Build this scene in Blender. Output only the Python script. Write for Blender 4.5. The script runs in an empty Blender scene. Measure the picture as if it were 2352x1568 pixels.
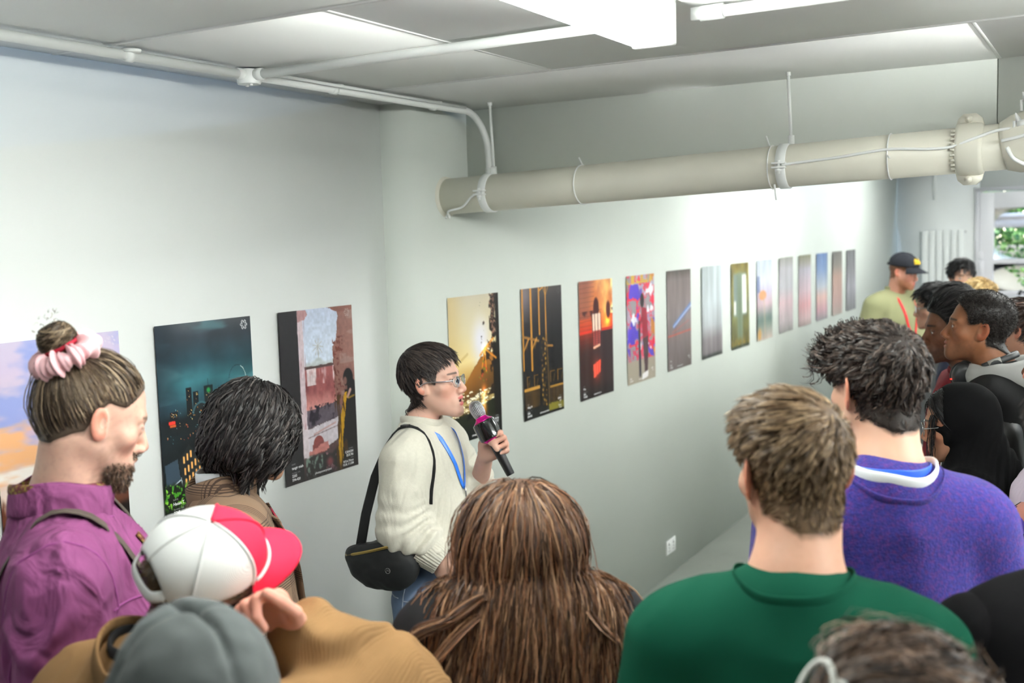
import bpy, math, random
import numpy as np
from mathutils import Vector, Matrix

random.seed(7)
rng = np.random.default_rng(7)
SC = bpy.context.scene
COL = SC.collection
PI = math.pi

# ------------------------------------------------------------------ camera, world, exposure
cam_d = bpy.data.cameras.new('camera')
cam = bpy.data.objects.new('camera', cam_d)
COL.objects.link(cam)
SC.camera = cam
cam_d.sensor_width = 36.0
cam_d.lens = 2454.3 / 2352 * 36.0
cam_d.clip_start = 0.05
cam_d.clip_end = 200
_y, _p, _r = math.radians(29.613), math.radians(-5.5635), math.radians(1.6937)
cam.matrix_world = (Matrix.Translation((2.34, 0, 2.08)) @ Matrix.Rotation(_y, 4, 'Z') @ Matrix.Rotation(_p, 4, 'X')
                    @ Matrix.Rotation(_r, 4, 'Y') @ Matrix.Rotation(PI / 2, 4, 'X'))
cam_d.dof.use_dof = True
cam_d.dof.focus_distance = 2.95
cam_d.dof.aperture_fstop = 3.4

world = bpy.data.worlds.new('sky')
SC.world = world
world.use_nodes = True
_nt = world.node_tree
_sky = _nt.nodes.new('ShaderNodeTexSky')
_sky.sky_type = 'NISHITA'
_sky.sun_disc = False
_sky.sun_elevation = math.radians(48)
_sky.sun_rotation = math.radians(60)
_nt.links.new(_sky.outputs['Color'], _nt.nodes['Background'].inputs['Color'])
_nt.nodes['Background'].inputs['Strength'].default_value = 1.1

SC.view_settings.view_transform = 'Standard'
SC.view_settings.look = 'None'
SC.view_settings.gamma = 1.0
SC.view_settings.use_curve_mapping = False
SC.view_settings.exposure = 0.85
SC.cycles.max_bounces = 8
SC.cycles.caustics_reflective = False
SC.cycles.caustics_refractive = False
LAMP = 42.0          # emission strength of the fluorescent tubes

# ------------------------------------------------------------------ helpers: colour, materials
def lin(c):
    """sRGB 0-255 -> linear tuple"""
    o = []
    for v in c[:3]:
        v = v / 255.0
        o.append(v / 12.92 if v <= 0.04045 else ((v + 0.055) / 1.055) ** 2.4)
    return tuple(o)

def lina(a):
    a = np.clip(np.asarray(a, float) / 255.0, 0, 1)
    return np.where(a <= 0.04045, a / 12.92, ((a + 0.055) / 1.055) ** 2.4)

MATS = {}
def mat(name, col=None, rough=0.6, spec=0.4, metal=0.0, attr=False, bump=0.0, bscale=200.0, var=0.0, vscale=8.0,
        sss=0.0, emit=0.0, trans=0.0, sheen=0.0, coat=0.0, wave=None, bdist=0.002, var2=None, fold=None):
    if name in MATS:
        return MATS[name]
    m = bpy.data.materials.new(name)
    m.use_nodes = True
    nt = m.node_tree
    b = nt.nodes['Principled BSDF']
    b.inputs['Roughness'].default_value = rough
    b.inputs['Specular IOR Level'].default_value = spec
    b.inputs['Metallic'].default_value = metal
    if coat:
        b.inputs['Coat Weight'].default_value = coat
    if sheen:
        b.inputs['Sheen Weight'].default_value = sheen
    if trans:
        b.inputs['Transmission Weight'].default_value = trans
    src = None
    if attr:
        a = nt.nodes.new('ShaderNodeAttribute')
        a.attribute_name = 'Col'
        src = a.outputs['Color']
    elif col is not None:
        b.inputs['Base Color'].default_value = (*lin(col), 1)
    tc = nt.nodes.new('ShaderNodeTexCoord')
    if var:
        n = nt.nodes.new('ShaderNodeTexNoise')
        n.inputs['Scale'].default_value = vscale
        n.inputs['Detail'].default_value = 5
        nt.links.new(tc.outputs['Object'], n.inputs['Vector'])
        mr = nt.nodes.new('ShaderNodeMapRange')
        mr.inputs['From Min'].default_value = 0.3
        mr.inputs['From Max'].default_value = 0.7
        mr.inputs['To Min'].default_value = 1 - var
        mr.inputs['To Max'].default_value = 1 + var
        nt.links.new(n.outputs['Fac'], mr.inputs['Value'])
        mx = nt.nodes.new('ShaderNodeMix')
        mx.data_type = 'RGBA'
        mx.blend_type = 'MULTIPLY'
        mx.inputs[0].default_value = 1.0
        if src is not None:
            nt.links.new(src, mx.inputs[6])
        else:
            mx.inputs[6].default_value = (*lin(col), 1)
        nt.links.new(mr.outputs[0], mx.inputs[7])
        src = mx.outputs[2]
        if var2 is not None:            # second colour flecked in at fine scale
            n2 = nt.nodes.new('ShaderNodeTexNoise')
            n2.inputs['Scale'].default_value = var2[1]
            nt.links.new(tc.outputs['Object'], n2.inputs['Vector'])
            r2 = nt.nodes.new('ShaderNodeMapRange')
            r2.inputs['From Min'].default_value = 0.45
            r2.inputs['From Max'].default_value = 0.7
            r2.inputs['To Max'].default_value = var2[2]
            nt.links.new(n2.outputs['Fac'], r2.inputs['Value'])
            m2 = nt.nodes.new('ShaderNodeMix')
            m2.data_type = 'RGBA'
            nt.links.new(r2.outputs[0], m2.inputs[0])
            nt.links.new(src, m2.inputs[6])
            m2.inputs[7].default_value = (*lin(var2[0]), 1)
            src = m2.outputs[2]
    if src is not None:
        nt.links.new(src, b.inputs['Base Color'])
    if emit:
        b.inputs['Emission Color'].default_value = (*lin(col), 1)
        b.inputs['Emission Strength'].default_value = emit
    if sss:
        b.inputs['Subsurface Weight'].default_value = sss
        b.inputs['Subsurface Radius'].default_value = (1.0, 0.35, 0.2)
        b.inputs['Subsurface Scale'].default_value = 0.006
    if bump or wave:
        bn = nt.nodes.new('ShaderNodeBump')
        bn.inputs['Strength'].default_value = bump if bump else 0.5
        bn.inputs['Distance'].default_value = bdist
        if wave:
            w = nt.nodes.new('ShaderNodeTexWave')
            w.bands_direction = wave[0]
            w.inputs['Scale'].default_value = wave[1]
            w.inputs['Distortion'].default_value = wave[2] if len(wave) > 2 else 0.3
            nt.links.new(tc.outputs['Object'], w.inputs['Vector'])
            nt.links.new(w.outputs['Fac'], bn.inputs['Height'])
        else:
            n = nt.nodes.new('ShaderNodeTexNoise')
            n.inputs['Scale'].default_value = bscale
            n.inputs['Detail'].default_value = 4
            nt.links.new(tc.outputs['Object'], n.inputs['Vector'])
            nt.links.new(n.outputs['Fac'], bn.inputs['Height'])
        nt.links.new(bn.outputs['Normal'], b.inputs['Normal'])
    if fold:
        n = nt.nodes.new('ShaderNodeTexNoise')
        n.inputs['Scale'].default_value = fold[0]
        n.inputs['Detail'].default_value = 2.5
        n.inputs['Distortion'].default_value = 1.2
        mp = nt.nodes.new('ShaderNodeMapping')
        mp.inputs['Scale'].default_value = fold[3] if len(fold) > 3 else (1, 1, 0.55)
        nt.links.new(tc.outputs['Object'], mp.inputs['Vector'])
        nt.links.new(mp.outputs['Vector'], n.inputs['Vector'])
        b2 = nt.nodes.new('ShaderNodeBump')
        b2.inputs['Strength'].default_value = fold[1]
        b2.inputs['Distance'].default_value = fold[2]
        nt.links.new(n.outputs['Fac'], b2.inputs['Height'])
        if bump or wave:
            nt.links.new(b2.outputs['Normal'], bn.inputs['Normal'])
        else:
            nt.links.new(b2.outputs['Normal'], b.inputs['Normal'])
    MATS[name] = m
    return m

# ------------------------------------------------------------------ helpers: objects
def tag(o, label=None, cat=None, group=None, kind=None):
    if label: o['label'] = label
    if cat: o['category'] = cat
    if group: o['group'] = group
    if kind: o['kind'] = kind
    return o

def empty(name, loc=(0, 0, 0), rz=0.0):
    o = bpy.data.objects.new(name, None)
    COL.objects.link(o)
    o.location = loc
    o.rotation_euler = (0, 0, rz)
    o.empty_display_size = 0.1
    return o

def mesh_obj(name, V, Fs, m, parent=None, smooth=True, col=None):
    """V (n,3); Fs (k,3|4) array or list of arrays / list of tuples; col per-vertex linear rgb"""
    me = bpy.data.meshes.new(name)
    V = np.asarray(V, dtype=np.float32)
    if isinstance(Fs, np.ndarray):
        Fs = [Fs]
    if len(Fs) and isinstance(Fs[0], np.ndarray):
        loops = np.concatenate([f.reshape(-1) for f in Fs]).astype(np.int32)
        sizes = np.concatenate([np.full(len(f), f.shape[1], np.int32) for f in Fs])
    else:
        loops = np.array([i for f in Fs for i in f], np.int32)
        sizes = np.array([len(f) for f in Fs], np.int32)
    starts = np.concatenate([[0], np.cumsum(sizes)[:-1]]).astype(np.int32)
    me.vertices.add(len(V))
    me.vertices.foreach_set('co', V.reshape(-1))
    me.loops.add(len(loops))
    me.loops.foreach_set('vertex_index', loops)
    me.polygons.add(len(sizes))
    me.polygons.foreach_set('loop_start', starts)
    me.polygons.foreach_set('loop_total', sizes)
    if smooth:
        me.polygons.foreach_set('use_smooth', np.ones(len(sizes), bool))
    me.update(calc_edges=True)
    me.validate()
    if col is not None:
        a = me.color_attributes.new('Col', 'FLOAT_COLOR', 'POINT')
        c4 = np.ones((len(V), 4), np.float32)
        c4[:, :3] = col
        a.data.foreach_set('color', c4.reshape(-1))
    if m is not None:
        me.materials.append(m)
    o = bpy.data.objects.new(name, me)
    COL.objects.link(o)
    if parent is not None:
        o.parent = parent
    return o

class MB:
    """collects simple shapes into one mesh"""
    def __init__(s):
        s.v = []; s.f = []; s.n = 0
    def add(s, V, F):
        V = np.asarray(V, float).reshape(-1, 3)
        s.v.append(V)
        s.f += [tuple(int(i) + s.n for i in f) for f in F]
        s.n += len(V)
        return s
    def box(s, lo, hi, M=None, bev=0.0):
        lo = np.array(lo, float); hi = np.array(hi, float)
        if bev <= 0:
            V = [[(lo, hi)[i][0], (lo, hi)[j][1], (lo, hi)[k][2]] for i in (0, 1) for j in (0, 1) for k in (0, 1)]
            F = [(0, 1, 3, 2), (4, 6, 7, 5), (0, 4, 5, 1), (2, 3, 7, 6), (0, 2, 6, 4), (1, 5, 7, 3)]
            V = np.array(V)
        else:
            import bmesh
            bm = bmesh.new()
            bmesh.ops.create_cube(bm, size=1.0)
            for v in bm.verts:
                v.co = Vector((lo + hi) / 2) + Vector((v.co.x * (hi - lo)[0], v.co.y * (hi - lo)[1], v.co.z * (hi - lo)[2]))
            bmesh.ops.bevel(bm, geom=bm.edges[:], offset=bev, segments=2, affect='EDGES', profile=0.5)
            bm.verts.index_update()
            V = np.array([v.co[:] for v in bm.verts])
            F = [tuple(v.index for v in f.verts) for f in bm.faces]
            bm.free()
        if M is not None:
            V = V @ np.array(M)[:3, :3].T + np.array(M)[:3, 3]
        return s.add(V, F)
    def tube(s, P, r, seg=12, closed=False, caps=True, flat=None):
        """tube along polyline P with radius r (scalar or per-point); flat=(a,b,up) makes a ribbon-like section"""
        P = np.asarray(P, float); n = len(P)
        r = np.broadcast_to(np.asarray(r, float), (n,))
        if closed:
            T = np.roll(P, -1, 0) - np.roll(P, 1, 0)
        else:
            T = np.gradient(P, axis=0)
        T /= np.linalg.norm(T, axis=1, keepdims=True) + 1e-9
        up = np.array(flat[2] if flat is not None else (0.03, 0.05, 1.0), float)
        N = np.zeros((n, 3))
        if flat is not None and np.ndim(flat[2]) == 2:
            N = np.array(flat[2], float); N -= (N * T).sum(1, keepdims=True) * T
            N /= np.linalg.norm(N, axis=1, keepdims=True) + 1e-9
        else:
            u = up - T[0] * (up @ T[0])
            if np.linalg.norm(u) < 1e-3:
                u = np.array((1.0, 0.1, 0)) - T[0] * T[0][0]
            N[0] = u / np.linalg.norm(u)
            for i in range(1, n):
                u = N[i - 1] - T[i] * (N[i - 1] @ T[i])
                N[i] = u / (np.linalg.norm(u) + 1e-9)
        B = np.cross(T, N)
        a = np.linspace(0, 2 * PI, seg, endpoint=False)
        ca, sa = np.cos(a), np.sin(a)
        if flat is not None:
            fa, fb = flat[0], flat[1]
        else:
            fa = fb = 1.0
        V = P[:, None] + r[:, None, None] * (ca[None, :, None] * fa * N[:, None] + sa[None, :, None] * fb * B[:, None])
        F = []
        m = n if closed else n - 1
        for i in range(m):
            j = (i + 1) % n
            for k in range(seg):
                l = (k + 1) % seg
                F.append((i * seg + k, i * seg + l, j * seg + l, j * seg + k))
        if caps and not closed:
            F.append(tuple(range(seg - 1, -1, -1)))
            F.append(tuple((n - 1) * seg + k for k in range(seg)))
        return s.add(V.reshape(-1, 3), F)
    def cyl(s, a, b, r, seg=16, r2=None):
        return s.tube([a, b], [r, r if r2 is None else r2], seg)
    def lathe(s, prof, seg=24, M=None, arc=None):
        """profile [(r,z)] about z"""
        prof = np.array(prof, float); n = len(prof)
        a = np.linspace(0, 2 * PI, seg, endpoint=False)
        V = np.stack([prof[:, 0][:, None] * np.cos(a), prof[:, 0][:, None] * np.sin(a), np.repeat(prof[:, 1][:, None], seg, 1)], -1).reshape(-1, 3)
        F = []
        for i in range(n - 1):
            for k in range(seg):
                l = (k + 1) % seg
                F.append((i * seg + k, i * seg + l, (i + 1) * seg + l, (i + 1) * seg + k))
        F.append(tuple(range(seg - 1, -1, -1)))
        F.append(tuple((n - 1) * seg + k for k in range(seg)))
        if M is not None:
            V = V @ np.array(M)[:3, :3].T + np.array(M)[:3, 3]
        return s.add(V, F)
    def prism(s, poly, z0, z1, M=None):
        n = len(poly)
        V = [(x, y, z0) for x, y in poly] + [(x, y, z1) for x, y in poly]
        F = [tuple(range(n - 1, -1, -1)), tuple(range(n, 2 * n))] + [(i, (i + 1) % n, n + (i + 1) % n, n + i) for i in range(n)]
        V = np.array(V, float)
        if M is not None:
            V = V @ np.array(M)[:3, :3].T + np.array(M)[:3, 3]
        return s.add(V, F)
    def build(s, name, m, parent=None, smooth=False, M=None):
        V = np.concatenate(s.v)
        if M is not None:
            V = V @ np.array(M)[:3, :3].T + np.array(M)[:3, 3]
        o = mesh_obj(name, V, s.f, m, parent, smooth)
        return o

def smooth_by_angle(o, deg=40):
    me = o.data
    me.polygons.foreach_set('use_smooth', np.ones(len(me.polygons), bool))
    me.set_sharp_from_angle(angle=math.radians(deg))
    return o

def spline(pts, n=12):
    """Catmull-Rom through pts"""
    P = np.array(pts, float)
    Q = np.vstack([2 * P[0] - P[1], P, 2 * P[-1] - P[-2]])
    out = []
    for i in range(1, len(Q) - 2):
        t = np.linspace(0, 1, n, endpoint=False)[:, None]
        a, b, c, d = Q[i - 1], Q[i], Q[i + 1], Q[i + 2]
        out.append(0.5 * (2 * b + (c - a) * t + (2 * a - 5 * b + 4 * c - d) * t ** 2 + (3 * b - a - 3 * c + d) * t ** 3))
    out.append(P[-1][None])
    return np.vstack(out)

# ------------------------------------------------------------------ helpers: noise, signed distance shapes
_TAB = rng.random((32, 32, 32)).astype(np.float32)
def noise3(p):
    p = np.asarray(p, np.float32)
    i = np.floor(p).astype(np.int32)
    f = p - i
    f = f * f * (3 - 2 * f)
    i0 = i & 31
    i1 = (i + 1) & 31
    x0, y0, z0 = i0[..., 0], i0[..., 1], i0[..., 2]
    x1, y1, z1 = i1[..., 0], i1[..., 1], i1[..., 2]
    fx, fy, fz = f[..., 0], f[..., 1], f[..., 2]
    c00 = _TAB[x0, y0, z0] * (1 - fx) + _TAB[x1, y0, z0] * fx
    c10 = _TAB[x0, y1, z0] * (1 - fx) + _TAB[x1, y1, z0] * fx
    c01 = _TAB[x0, y0, z1] * (1 - fx) + _TAB[x1, y0, z1] * fx
    c11 = _TAB[x0, y1, z1] * (1 - fx) + _TAB[x1, y1, z1] * fx
    a = c00 * (1 - fy) + c10 * fy
    b = c01 * (1 - fy) + c11 * fy
    return (a * (1 - fz) + b * fz) * 2 - 1

def fbm(p, o=4):
    p = np.asarray(p, np.float32)
    s = 0; a = 0.5
    for k in range(o):
        s = s + a * noise3(p * 2 ** k + 7.3 * k)
        a *= 0.5
    return s

def A3(*v):
    return np.array(v, np.float32)
def smin(a, b, k):
    h = np.clip(0.5 + 0.5 * (b - a) / k, 0, 1)
    return b + (a - b) * h - k * h * (1 - h)
def smax(a, b, k):
    return -smin(-a, -b, k)
def nrm(v):
    return np.sqrt((v * v).sum(-1))
def ell(p, c, r):
    r = A3(*r)
    q = (p - A3(*c)) / r
    k0 = nrm(q)
    k1 = nrm(q / r)
    return k0 * (k0 - 1) / np.maximum(k1, 1e-6)
def sph(p, c, r):
    return nrm(p - A3(*c)) - r
def capt(p, a, b):
    a = A3(*a); d = A3(*b) - a
    return np.clip(((p - a) @ d) / (d @ d), 0, 1)
def cap(p, a, b, r1, r2=None):
    r2 = r1 if r2 is None else r2
    a = A3(*a); d = A3(*b) - a
    t = np.clip(((p - a) @ d) / (d @ d), 0, 1)
    return nrm(p - a - t[:, None] * d) - (r1 + (r2 - r1) * t)

def mesh_sdf(fn, lo, hi, h, cf=4):
    lo = np.array(lo, float); hi = np.array(hi, float)
    n = np.ceil((hi - lo) / (h * cf)).astype(int)
    ax = [lo[i] + (np.arange(n[i]) + 0.5) * h * cf for i in range(3)]
    G = np.stack(np.meshgrid(*ax, indexing='ij'), -1).reshape(-1, 3).astype(np.float32)
    dc = fn(G).reshape(n).astype(np.float32)
    m = np.abs(dc) < h * cf * 1.4
    V = np.repeat(np.repeat(np.repeat(dc, cf, 0), cf, 1), cf, 2)
    idx = np.argwhere(m)
    off = np.stack(np.meshgrid(range(cf), range(cf), range(cf), indexing='ij'), -1).reshape(-1, 3)
    fi = (idx[:, None] * cf + off[None]).reshape(-1, 3)
    P = (lo + (fi + 0.5) * h).astype(np.float32)
    V[fi[:, 0], fi[:, 1], fi[:, 2]] = fn(P)
    S = V < 0
    c = np.zeros(tuple(np.array(V.shape) - 1), np.int8)
    sl = lambda a, o: a[o[0]:a.shape[0] - 1 + o[0], o[1]:a.shape[1] - 1 + o[1], o[2]:a.shape[2] - 1 + o[2]]
    OF = [(i, j, k) for i in (0, 1) for j in (0, 1) for k in (0, 1)]
    for o in OF:
        c += sl(S, o)
    act = (c > 0) & (c < 8)
    cells = np.argwhere(act)
    ids = np.full(act.shape, -1, np.int64)
    ids[act] = np.arange(len(cells))
    vals = {o: V[cells[:, 0] + o[0], cells[:, 1] + o[1], cells[:, 2] + o[2]] for o in OF}
    acc = np.zeros((len(cells), 3)); cnt = np.zeros(len(cells))
    for a in OF:
        for d in range(3):
            if a[d] == 0:
                b = list(a); b[d] = 1; b = tuple(b)
                va, vb = vals[a], vals[b]
                x = (va < 0) != (vb < 0)
                t = np.where(x, va / np.where(x, va - vb, 1), 0)
                pt = np.array(a, float)[None] + np.eye(3)[d][None] * t[:, None]
                acc += np.where(x[:, None], pt, 0); cnt += x
    VV = lo + (cells + 0.5 + acc / cnt[:, None]) * h
    Q = []
    for d in range(3):
        e1, e2 = [(1, 2), (2, 0), (0, 1)][d]
        sh = [0, 0, 0]; sh[d] = 1
        a = S[:S.shape[0] - sh[0], :S.shape[1] - sh[1], :S.shape[2] - sh[2]]
        b = S[sh[0]:, sh[1]:, sh[2]:]
        e = np.argwhere(a != b)
        ok = (e[:, e1] > 0) & (e[:, e2] > 0) & (e[:, e1] < S.shape[e1] - 1) & (e[:, e2] < S.shape[e2] - 1)
        e = e[ok]
        u = np.zeros(3, int); u[e1] = 1
        w = np.zeros(3, int); w[e2] = 1
        g = lambda q: ids[q[:, 0], q[:, 1], q[:, 2]]
        q = np.stack([g(e - u - w), g(e - w), g(e), g(e - u)], 1)
        ins = a[e[:, 0], e[:, 1], e[:, 2]]
        q = np.where(ins[:, None], q, q[:, ::-1])
        Q.append(q)
    Q = np.concatenate(Q)
    Q = Q[(Q >= 0).all(1)]
    return VV, Q

def rot(yaw=0, pitch=0, roll=0):
    """degrees; maps local (x right, y forward, z up) to parent"""
    return np.array((Matrix.Rotation(math.radians(yaw), 3, 'Z') @ Matrix.Rotation(math.radians(pitch), 3, 'X')
                     @ Matrix.Rotation(math.radians(roll), 3, 'Y')), float)
# ------------------------------------------------------------------ the room
M_WALL = mat('wall_paint', (240, 242, 240), rough=0.55, spec=0.3, bump=0.06, bscale=60, var=0.012, vscale=3)
M_CEIL = mat('ceiling_paint', (236, 236, 234), rough=0.5, spec=0.35, bump=0.08, bscale=90, var=0.015, vscale=2.5)
M_WHITE = mat('white_gloss_paint', (238, 240, 238), rough=0.35, spec=0.5)
M_PIPE = mat('cream_gloss_paint', (222, 219, 205), rough=0.4, spec=0.5, bump=0.12, bscale=35, var=0.03, vscale=6)
M_DARK = mat('black_plastic', (22, 22, 24), rough=0.4)
M_STEEL = mat('steel', (190, 190, 190), rough=0.3, metal=1.0)

# floor: grey painted concrete with scuffs and stains
def floor_mat():
    m = bpy.data.materials.new('grey_concrete')
    m.use_nodes = True
    nt = m.node_tree
    b = nt.nodes['Principled BSDF']
    tc = nt.nodes.new('ShaderNodeTexCoord')
    def nz(scale, det, vec=None):
        n = nt.nodes.new('ShaderNodeTexNoise')
        n.inputs['Scale'].default_value = scale
        n.inputs['Detail'].default_value = det
        nt.links.new(tc.outputs['Object'], n.inputs['Vector'])
        return n
    r = nt.nodes.new('ShaderNodeValToRGB')
    r.color_ramp.elements[0].position = 0.3
    r.color_ramp.elements[0].color = (*lin((168, 171, 165)), 1)
    r.color_ramp.elements[1].position = 0.7
    r.color_ramp.elements[1].color = (*lin((186, 188, 182)), 1)
    nt.links.new(nz(1.6, 8).outputs['Fac'], r.inputs['Fac'])
    r2 = nt.nodes.new('ShaderNodeValToRGB')
    r2.color_ramp.elements[0].position = 0.62
    r2.color_ramp.elements[0].color = (1, 1, 1, 1)
    r2.color_ramp.elements[1].position = 0.74
    r2.color_ramp.elements[1].color = (0.72, 0.72, 0.7, 1)
    n2 = nz(5, 6)
    nt.links.new(n2.outputs['Fac'], r2.inputs['Fac'])
    mx = nt.nodes.new('ShaderNodeMix')
    mx.data_type = 'RGBA'; mx.blend_type = 'MULTIPLY'
    mx.inputs[0].default_value = 1
    nt.links.new(r.outputs['Color'], mx.inputs[6])
    nt.links.new(r2.outputs['Color'], mx.inputs[7])
    nt.links.new(mx.outputs[2], b.inputs['Base Color'])
    b.inputs['Roughness'].default_value = 0.42
    bn = nt.nodes.new('ShaderNodeBump')
    bn.inputs['Strength'].default_value = 0.12
    bn.inputs['Distance'].default_value = 0.004
    nt.links.new(nz(25, 5).outputs['Fac'], bn.inputs['Height'])
    nt.links.new(bn.outputs['Normal'], b.inputs['Normal'])
    return m
tag(MB().box((-0.34, -3.7, -0.1), (8.2, 13.9, 0)).build('floor', floor_mat()), kind='structure')

tag(MB().box((-0.34, -3.7, 0), (-0.14, 3.385, 3.1)).build('wall_left', M_WALL), kind='structure')
tag(MB().box((-0.34, 3.385, 0), (0, 13.9, 3.1)).build('wall_left_far', mat('wall_far_greyer', (218, 223, 216), rough=0.5, spec=0.35, bump=0.06, bscale=60, var=0.012, vscale=3)), kind='structure')  # base colour darker and greyer than the near wall's
tag(MB().box((8.0, -3.7, 0), (8.2, 13.9, 3.1)).build('wall_right', M_WALL), kind='structure')
tag(MB().box((-0.14, -3.7, 0), (8.0, -3.5, 3.1)).build('wall_back', M_WALL), kind='structure')
WX0, WX1, WZ0, WZ1 = 0.92, 3.1, 1.2, 2.45
m_ = MB()
m_.box((0, 13.66, 0), (WX0, 13.86, 3.1)).box((WX1, 13.66, 0), (8.0, 13.86, 3.1))
m_.box((WX0, 13.66, 0), (WX1, 13.86, WZ0)).box((WX0, 13.66, WZ1), (WX1, 13.86, 3.1))
tag(m_.build('wall_far', M_WALL), kind='structure')
M_BEAM = mat('beam_paint', (228, 232, 226), rough=0.5, spec=0.3, bump=0.06, bscale=60, var=0.015, vscale=3)
beam = tag(MB().box((0, 3.79, 2.29), (1.992, 4.1, 3.05)).box((1.996, 3.79, 2.29), (8.0, 4.1, 3.05)).build('beam', M_BEAM), kind='structure')
ceil = tag(MB().box((-0.14, -3.5, 2.612), (8.0, 3.79, 2.75)).build('ceiling', M_CEIL), kind='structure')
tag(MB().box((0, 4.1, 3.05), (8.0, 13.66, 3.2)).build('ceiling_beyond_beam', M_CEIL), kind='structure')
# plasterboard panels with raised painted joint strips
ys = [-3.5, -2.55, -1.43, -0.31, 0.81, 1.93, 3.05, 3.79]
M_JOINT = mat('joint_filler', (236, 236, 234), rough=0.4, spec=0.4)
for i in range(len(ys) - 1):
    cuts = [-0.14, 0.78, 3.2, 5.6, 8.0] if i % 2 else [-0.14, 2.0, 4.4, 6.8, 8.0]
    for a, b in zip(cuts[:-1], cuts[1:]):
        MB().box((a + 0.002, ys[i] + 0.002, 2.600), (b - 0.002, ys[i + 1] - 0.002, 2.612)).build('ceiling_panel', M_CEIL, ceil)
        if b < 7.9:
            MB().box((b - 0.005, ys[i] + 0.01, 2.598), (b + 0.005, ys[i + 1] - 0.01, 2.611)).build('joint_strip', M_JOINT, ceil)
    if i:
        MB().box((-0.13, ys[i] - 0.006, 2.5965), (8.0, ys[i] + 0.006, 2.611)).build('joint_strip', M_JOINT, ceil)

# ---- metal conduit run on the ceiling
cd = empty('conduit', (0.085, 0, 2.58))
tag(cd, 'white painted metal conduit along the ceiling above the posters, bending down at the beam', 'conduit')
L = np.array((0.085, 0, 2.58))
zc = 2.58
run = [(0.085, -3.5, zc), (0.085, -1, zc), (0.085, 2.40, zc)]
MB().tube(np.array(run) - L, 0.0135, 14).build('pipe_run', M_WHITE, cd, True)
arc = [(0.085, 2.47, zc), (0.087, 3.0, zc), (0.09, 3.55, zc)]
arc += [(0.10 + 0.022 * (1 - math.cos(t)), 3.62 + 0.13 * math.sin(t), zc - 0.13 * (1 - math.cos(t))) for t in np.linspace(0.1, PI / 2, 9)]
arc += [(0.125, 3.752, 2.4), (0.127, 3.753, 2.2)]
MB().tube(np.array(arc) - L, 0.0135, 14).build('pipe_run', M_WHITE, cd, True)
MB().tube(np.array([(0.1255, 3.752, 2.36), (0.127, 3.753, 2.30)]) - L, 0.017, 14).build('coupling', M_WHITE, cd, True)
jb = MB().lathe([(0.033, -0.026), (0.035, -0.02), (0.033, 0.016)], 24, Matrix.Translation((0.0, 2.435, 0))).build('junction_box', M_WHITE, cd)
smooth_by_angle(jb)
MB().lathe([(0.005, -0.031), (0.005, -0.02)], 10, Matrix.Translation((0.012, 2.43, 0))).lathe([(0.005, -0.031), (0.005, -0.02)], 10, Matrix.Translation((-0.012, 2.44, 0))).build('screw', M_WHITE, jb)
for yy in (2.40, 2.47):
    MB().tube([(0, yy - 0.012, 0), (0, yy + 0.012, 0)], 0.0175, 14).build('collar', M_WHITE, cd, True)
MB().tube([(0.03, 2.435, 0), (0.055, 2.435, 0)], 0.0175, 14).build('collar', M_WHITE, cd, True)
for yy in (1.99, 2.83, 3.42, 0.9, -0.4):
    q = MB().tube([(0, yy - 0.012, 0), (0, yy + 0.012, 0)], 0.017, 14)
    q.lathe([(0.024, 0.006), (0.026, 0.014)], 14, Matrix.Translation((0.012, yy, 0)))
    q.build('saddle_clip', M_WHITE, cd, True)
MB().box((0.028, 2.5, 0.003), (0.036, 3.6, 0.012)).build('cable_strip', M_WHITE, cd)
c2 = MB().tube([(0.14, 2.437, zc), (0.8, 2.43, zc), (1.36, 2.42, zc)], 0.0135, 14).build('cross_conduit', M_WHITE, None, True)
tag(c2, 'white conduit crossing the ceiling from the junction box to the lamp', 'conduit')
c3 = empty('cross_conduit', (1.5, 2.42, zc))
tag(c3, 'white conduit leaving the far end of the lamp across the ceiling', 'conduit')
MB().tube([(0.03, 0, 0), (1.5, 0.01, 0), (4.1, 0.0, 0)], 0.0135, 14).build('pipe_run', M_WHITE, c3, True)
MB().tube([(-0.01, 0, 0), (0.045, 0, 0)], 0.018, 14).build('collar', M_WHITE, c3, True)
MB().box((-0.03, -0.012, -0.014), (0.02, 0.012, 0.014)).build('saddle_clip', M_WHITE, c3)

# ---- fluorescent lamps (they light the room)
M_TUBE = mat('lit_tube', (250, 255, 250), emit=LAMP)
M_TUBE_FAR = mat('lit_tube_bright', (252, 255, 252), emit=LAMP * 1.25)
def lamp(x, y0, y1, zt, label, group=None):
    l = empty('batten_lamp', (x, (y0 + y1) / 2, zt))
    h = (y1 - y0) / 2
    tag(l, label, 'ceiling lamp', group)
    b = MB().prism([(-0.055, 0.0), (-0.04, -0.055), (0.04, -0.055), (0.055, 0.0)], -h - 0.02, h + 0.02, Matrix.Rotation(PI / 2, 4, 'X')).build('housing', M_WHITE, l)
    for s in (-1, 1):
        MB().box((-0.052, s * (h + 0.02) - 0.012, -0.1), (0.052, s * (h + 0.02) + 0.012, 0.0), bev=0.006).build('end_cap', M_WHITE, l)
        MB().tube([(s * 0.034, -h + 0.005, -0.085), (s * 0.034, h - 0.005, -0.085)], 0.0135, 14).build('tube', M_TUBE_FAR if y0 > 1.5 else M_TUBE, l, True)
    top = 3.05 if y0 > 4 else 2.6
    if top - zt > 0.01:
        for s in (-1, 1):
            MB().cyl((0, s * h * 0.7, -0.005), (0, s * h * 0.7, top - zt + 0.01), 0.005, 8).build('suspension_rod', M_WHITE, l, True)
    return l
lamp(1.41, 0.82, 2.31, 2.60, 'lit twin-tube fluorescent batten on the ceiling above the speaker')
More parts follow.
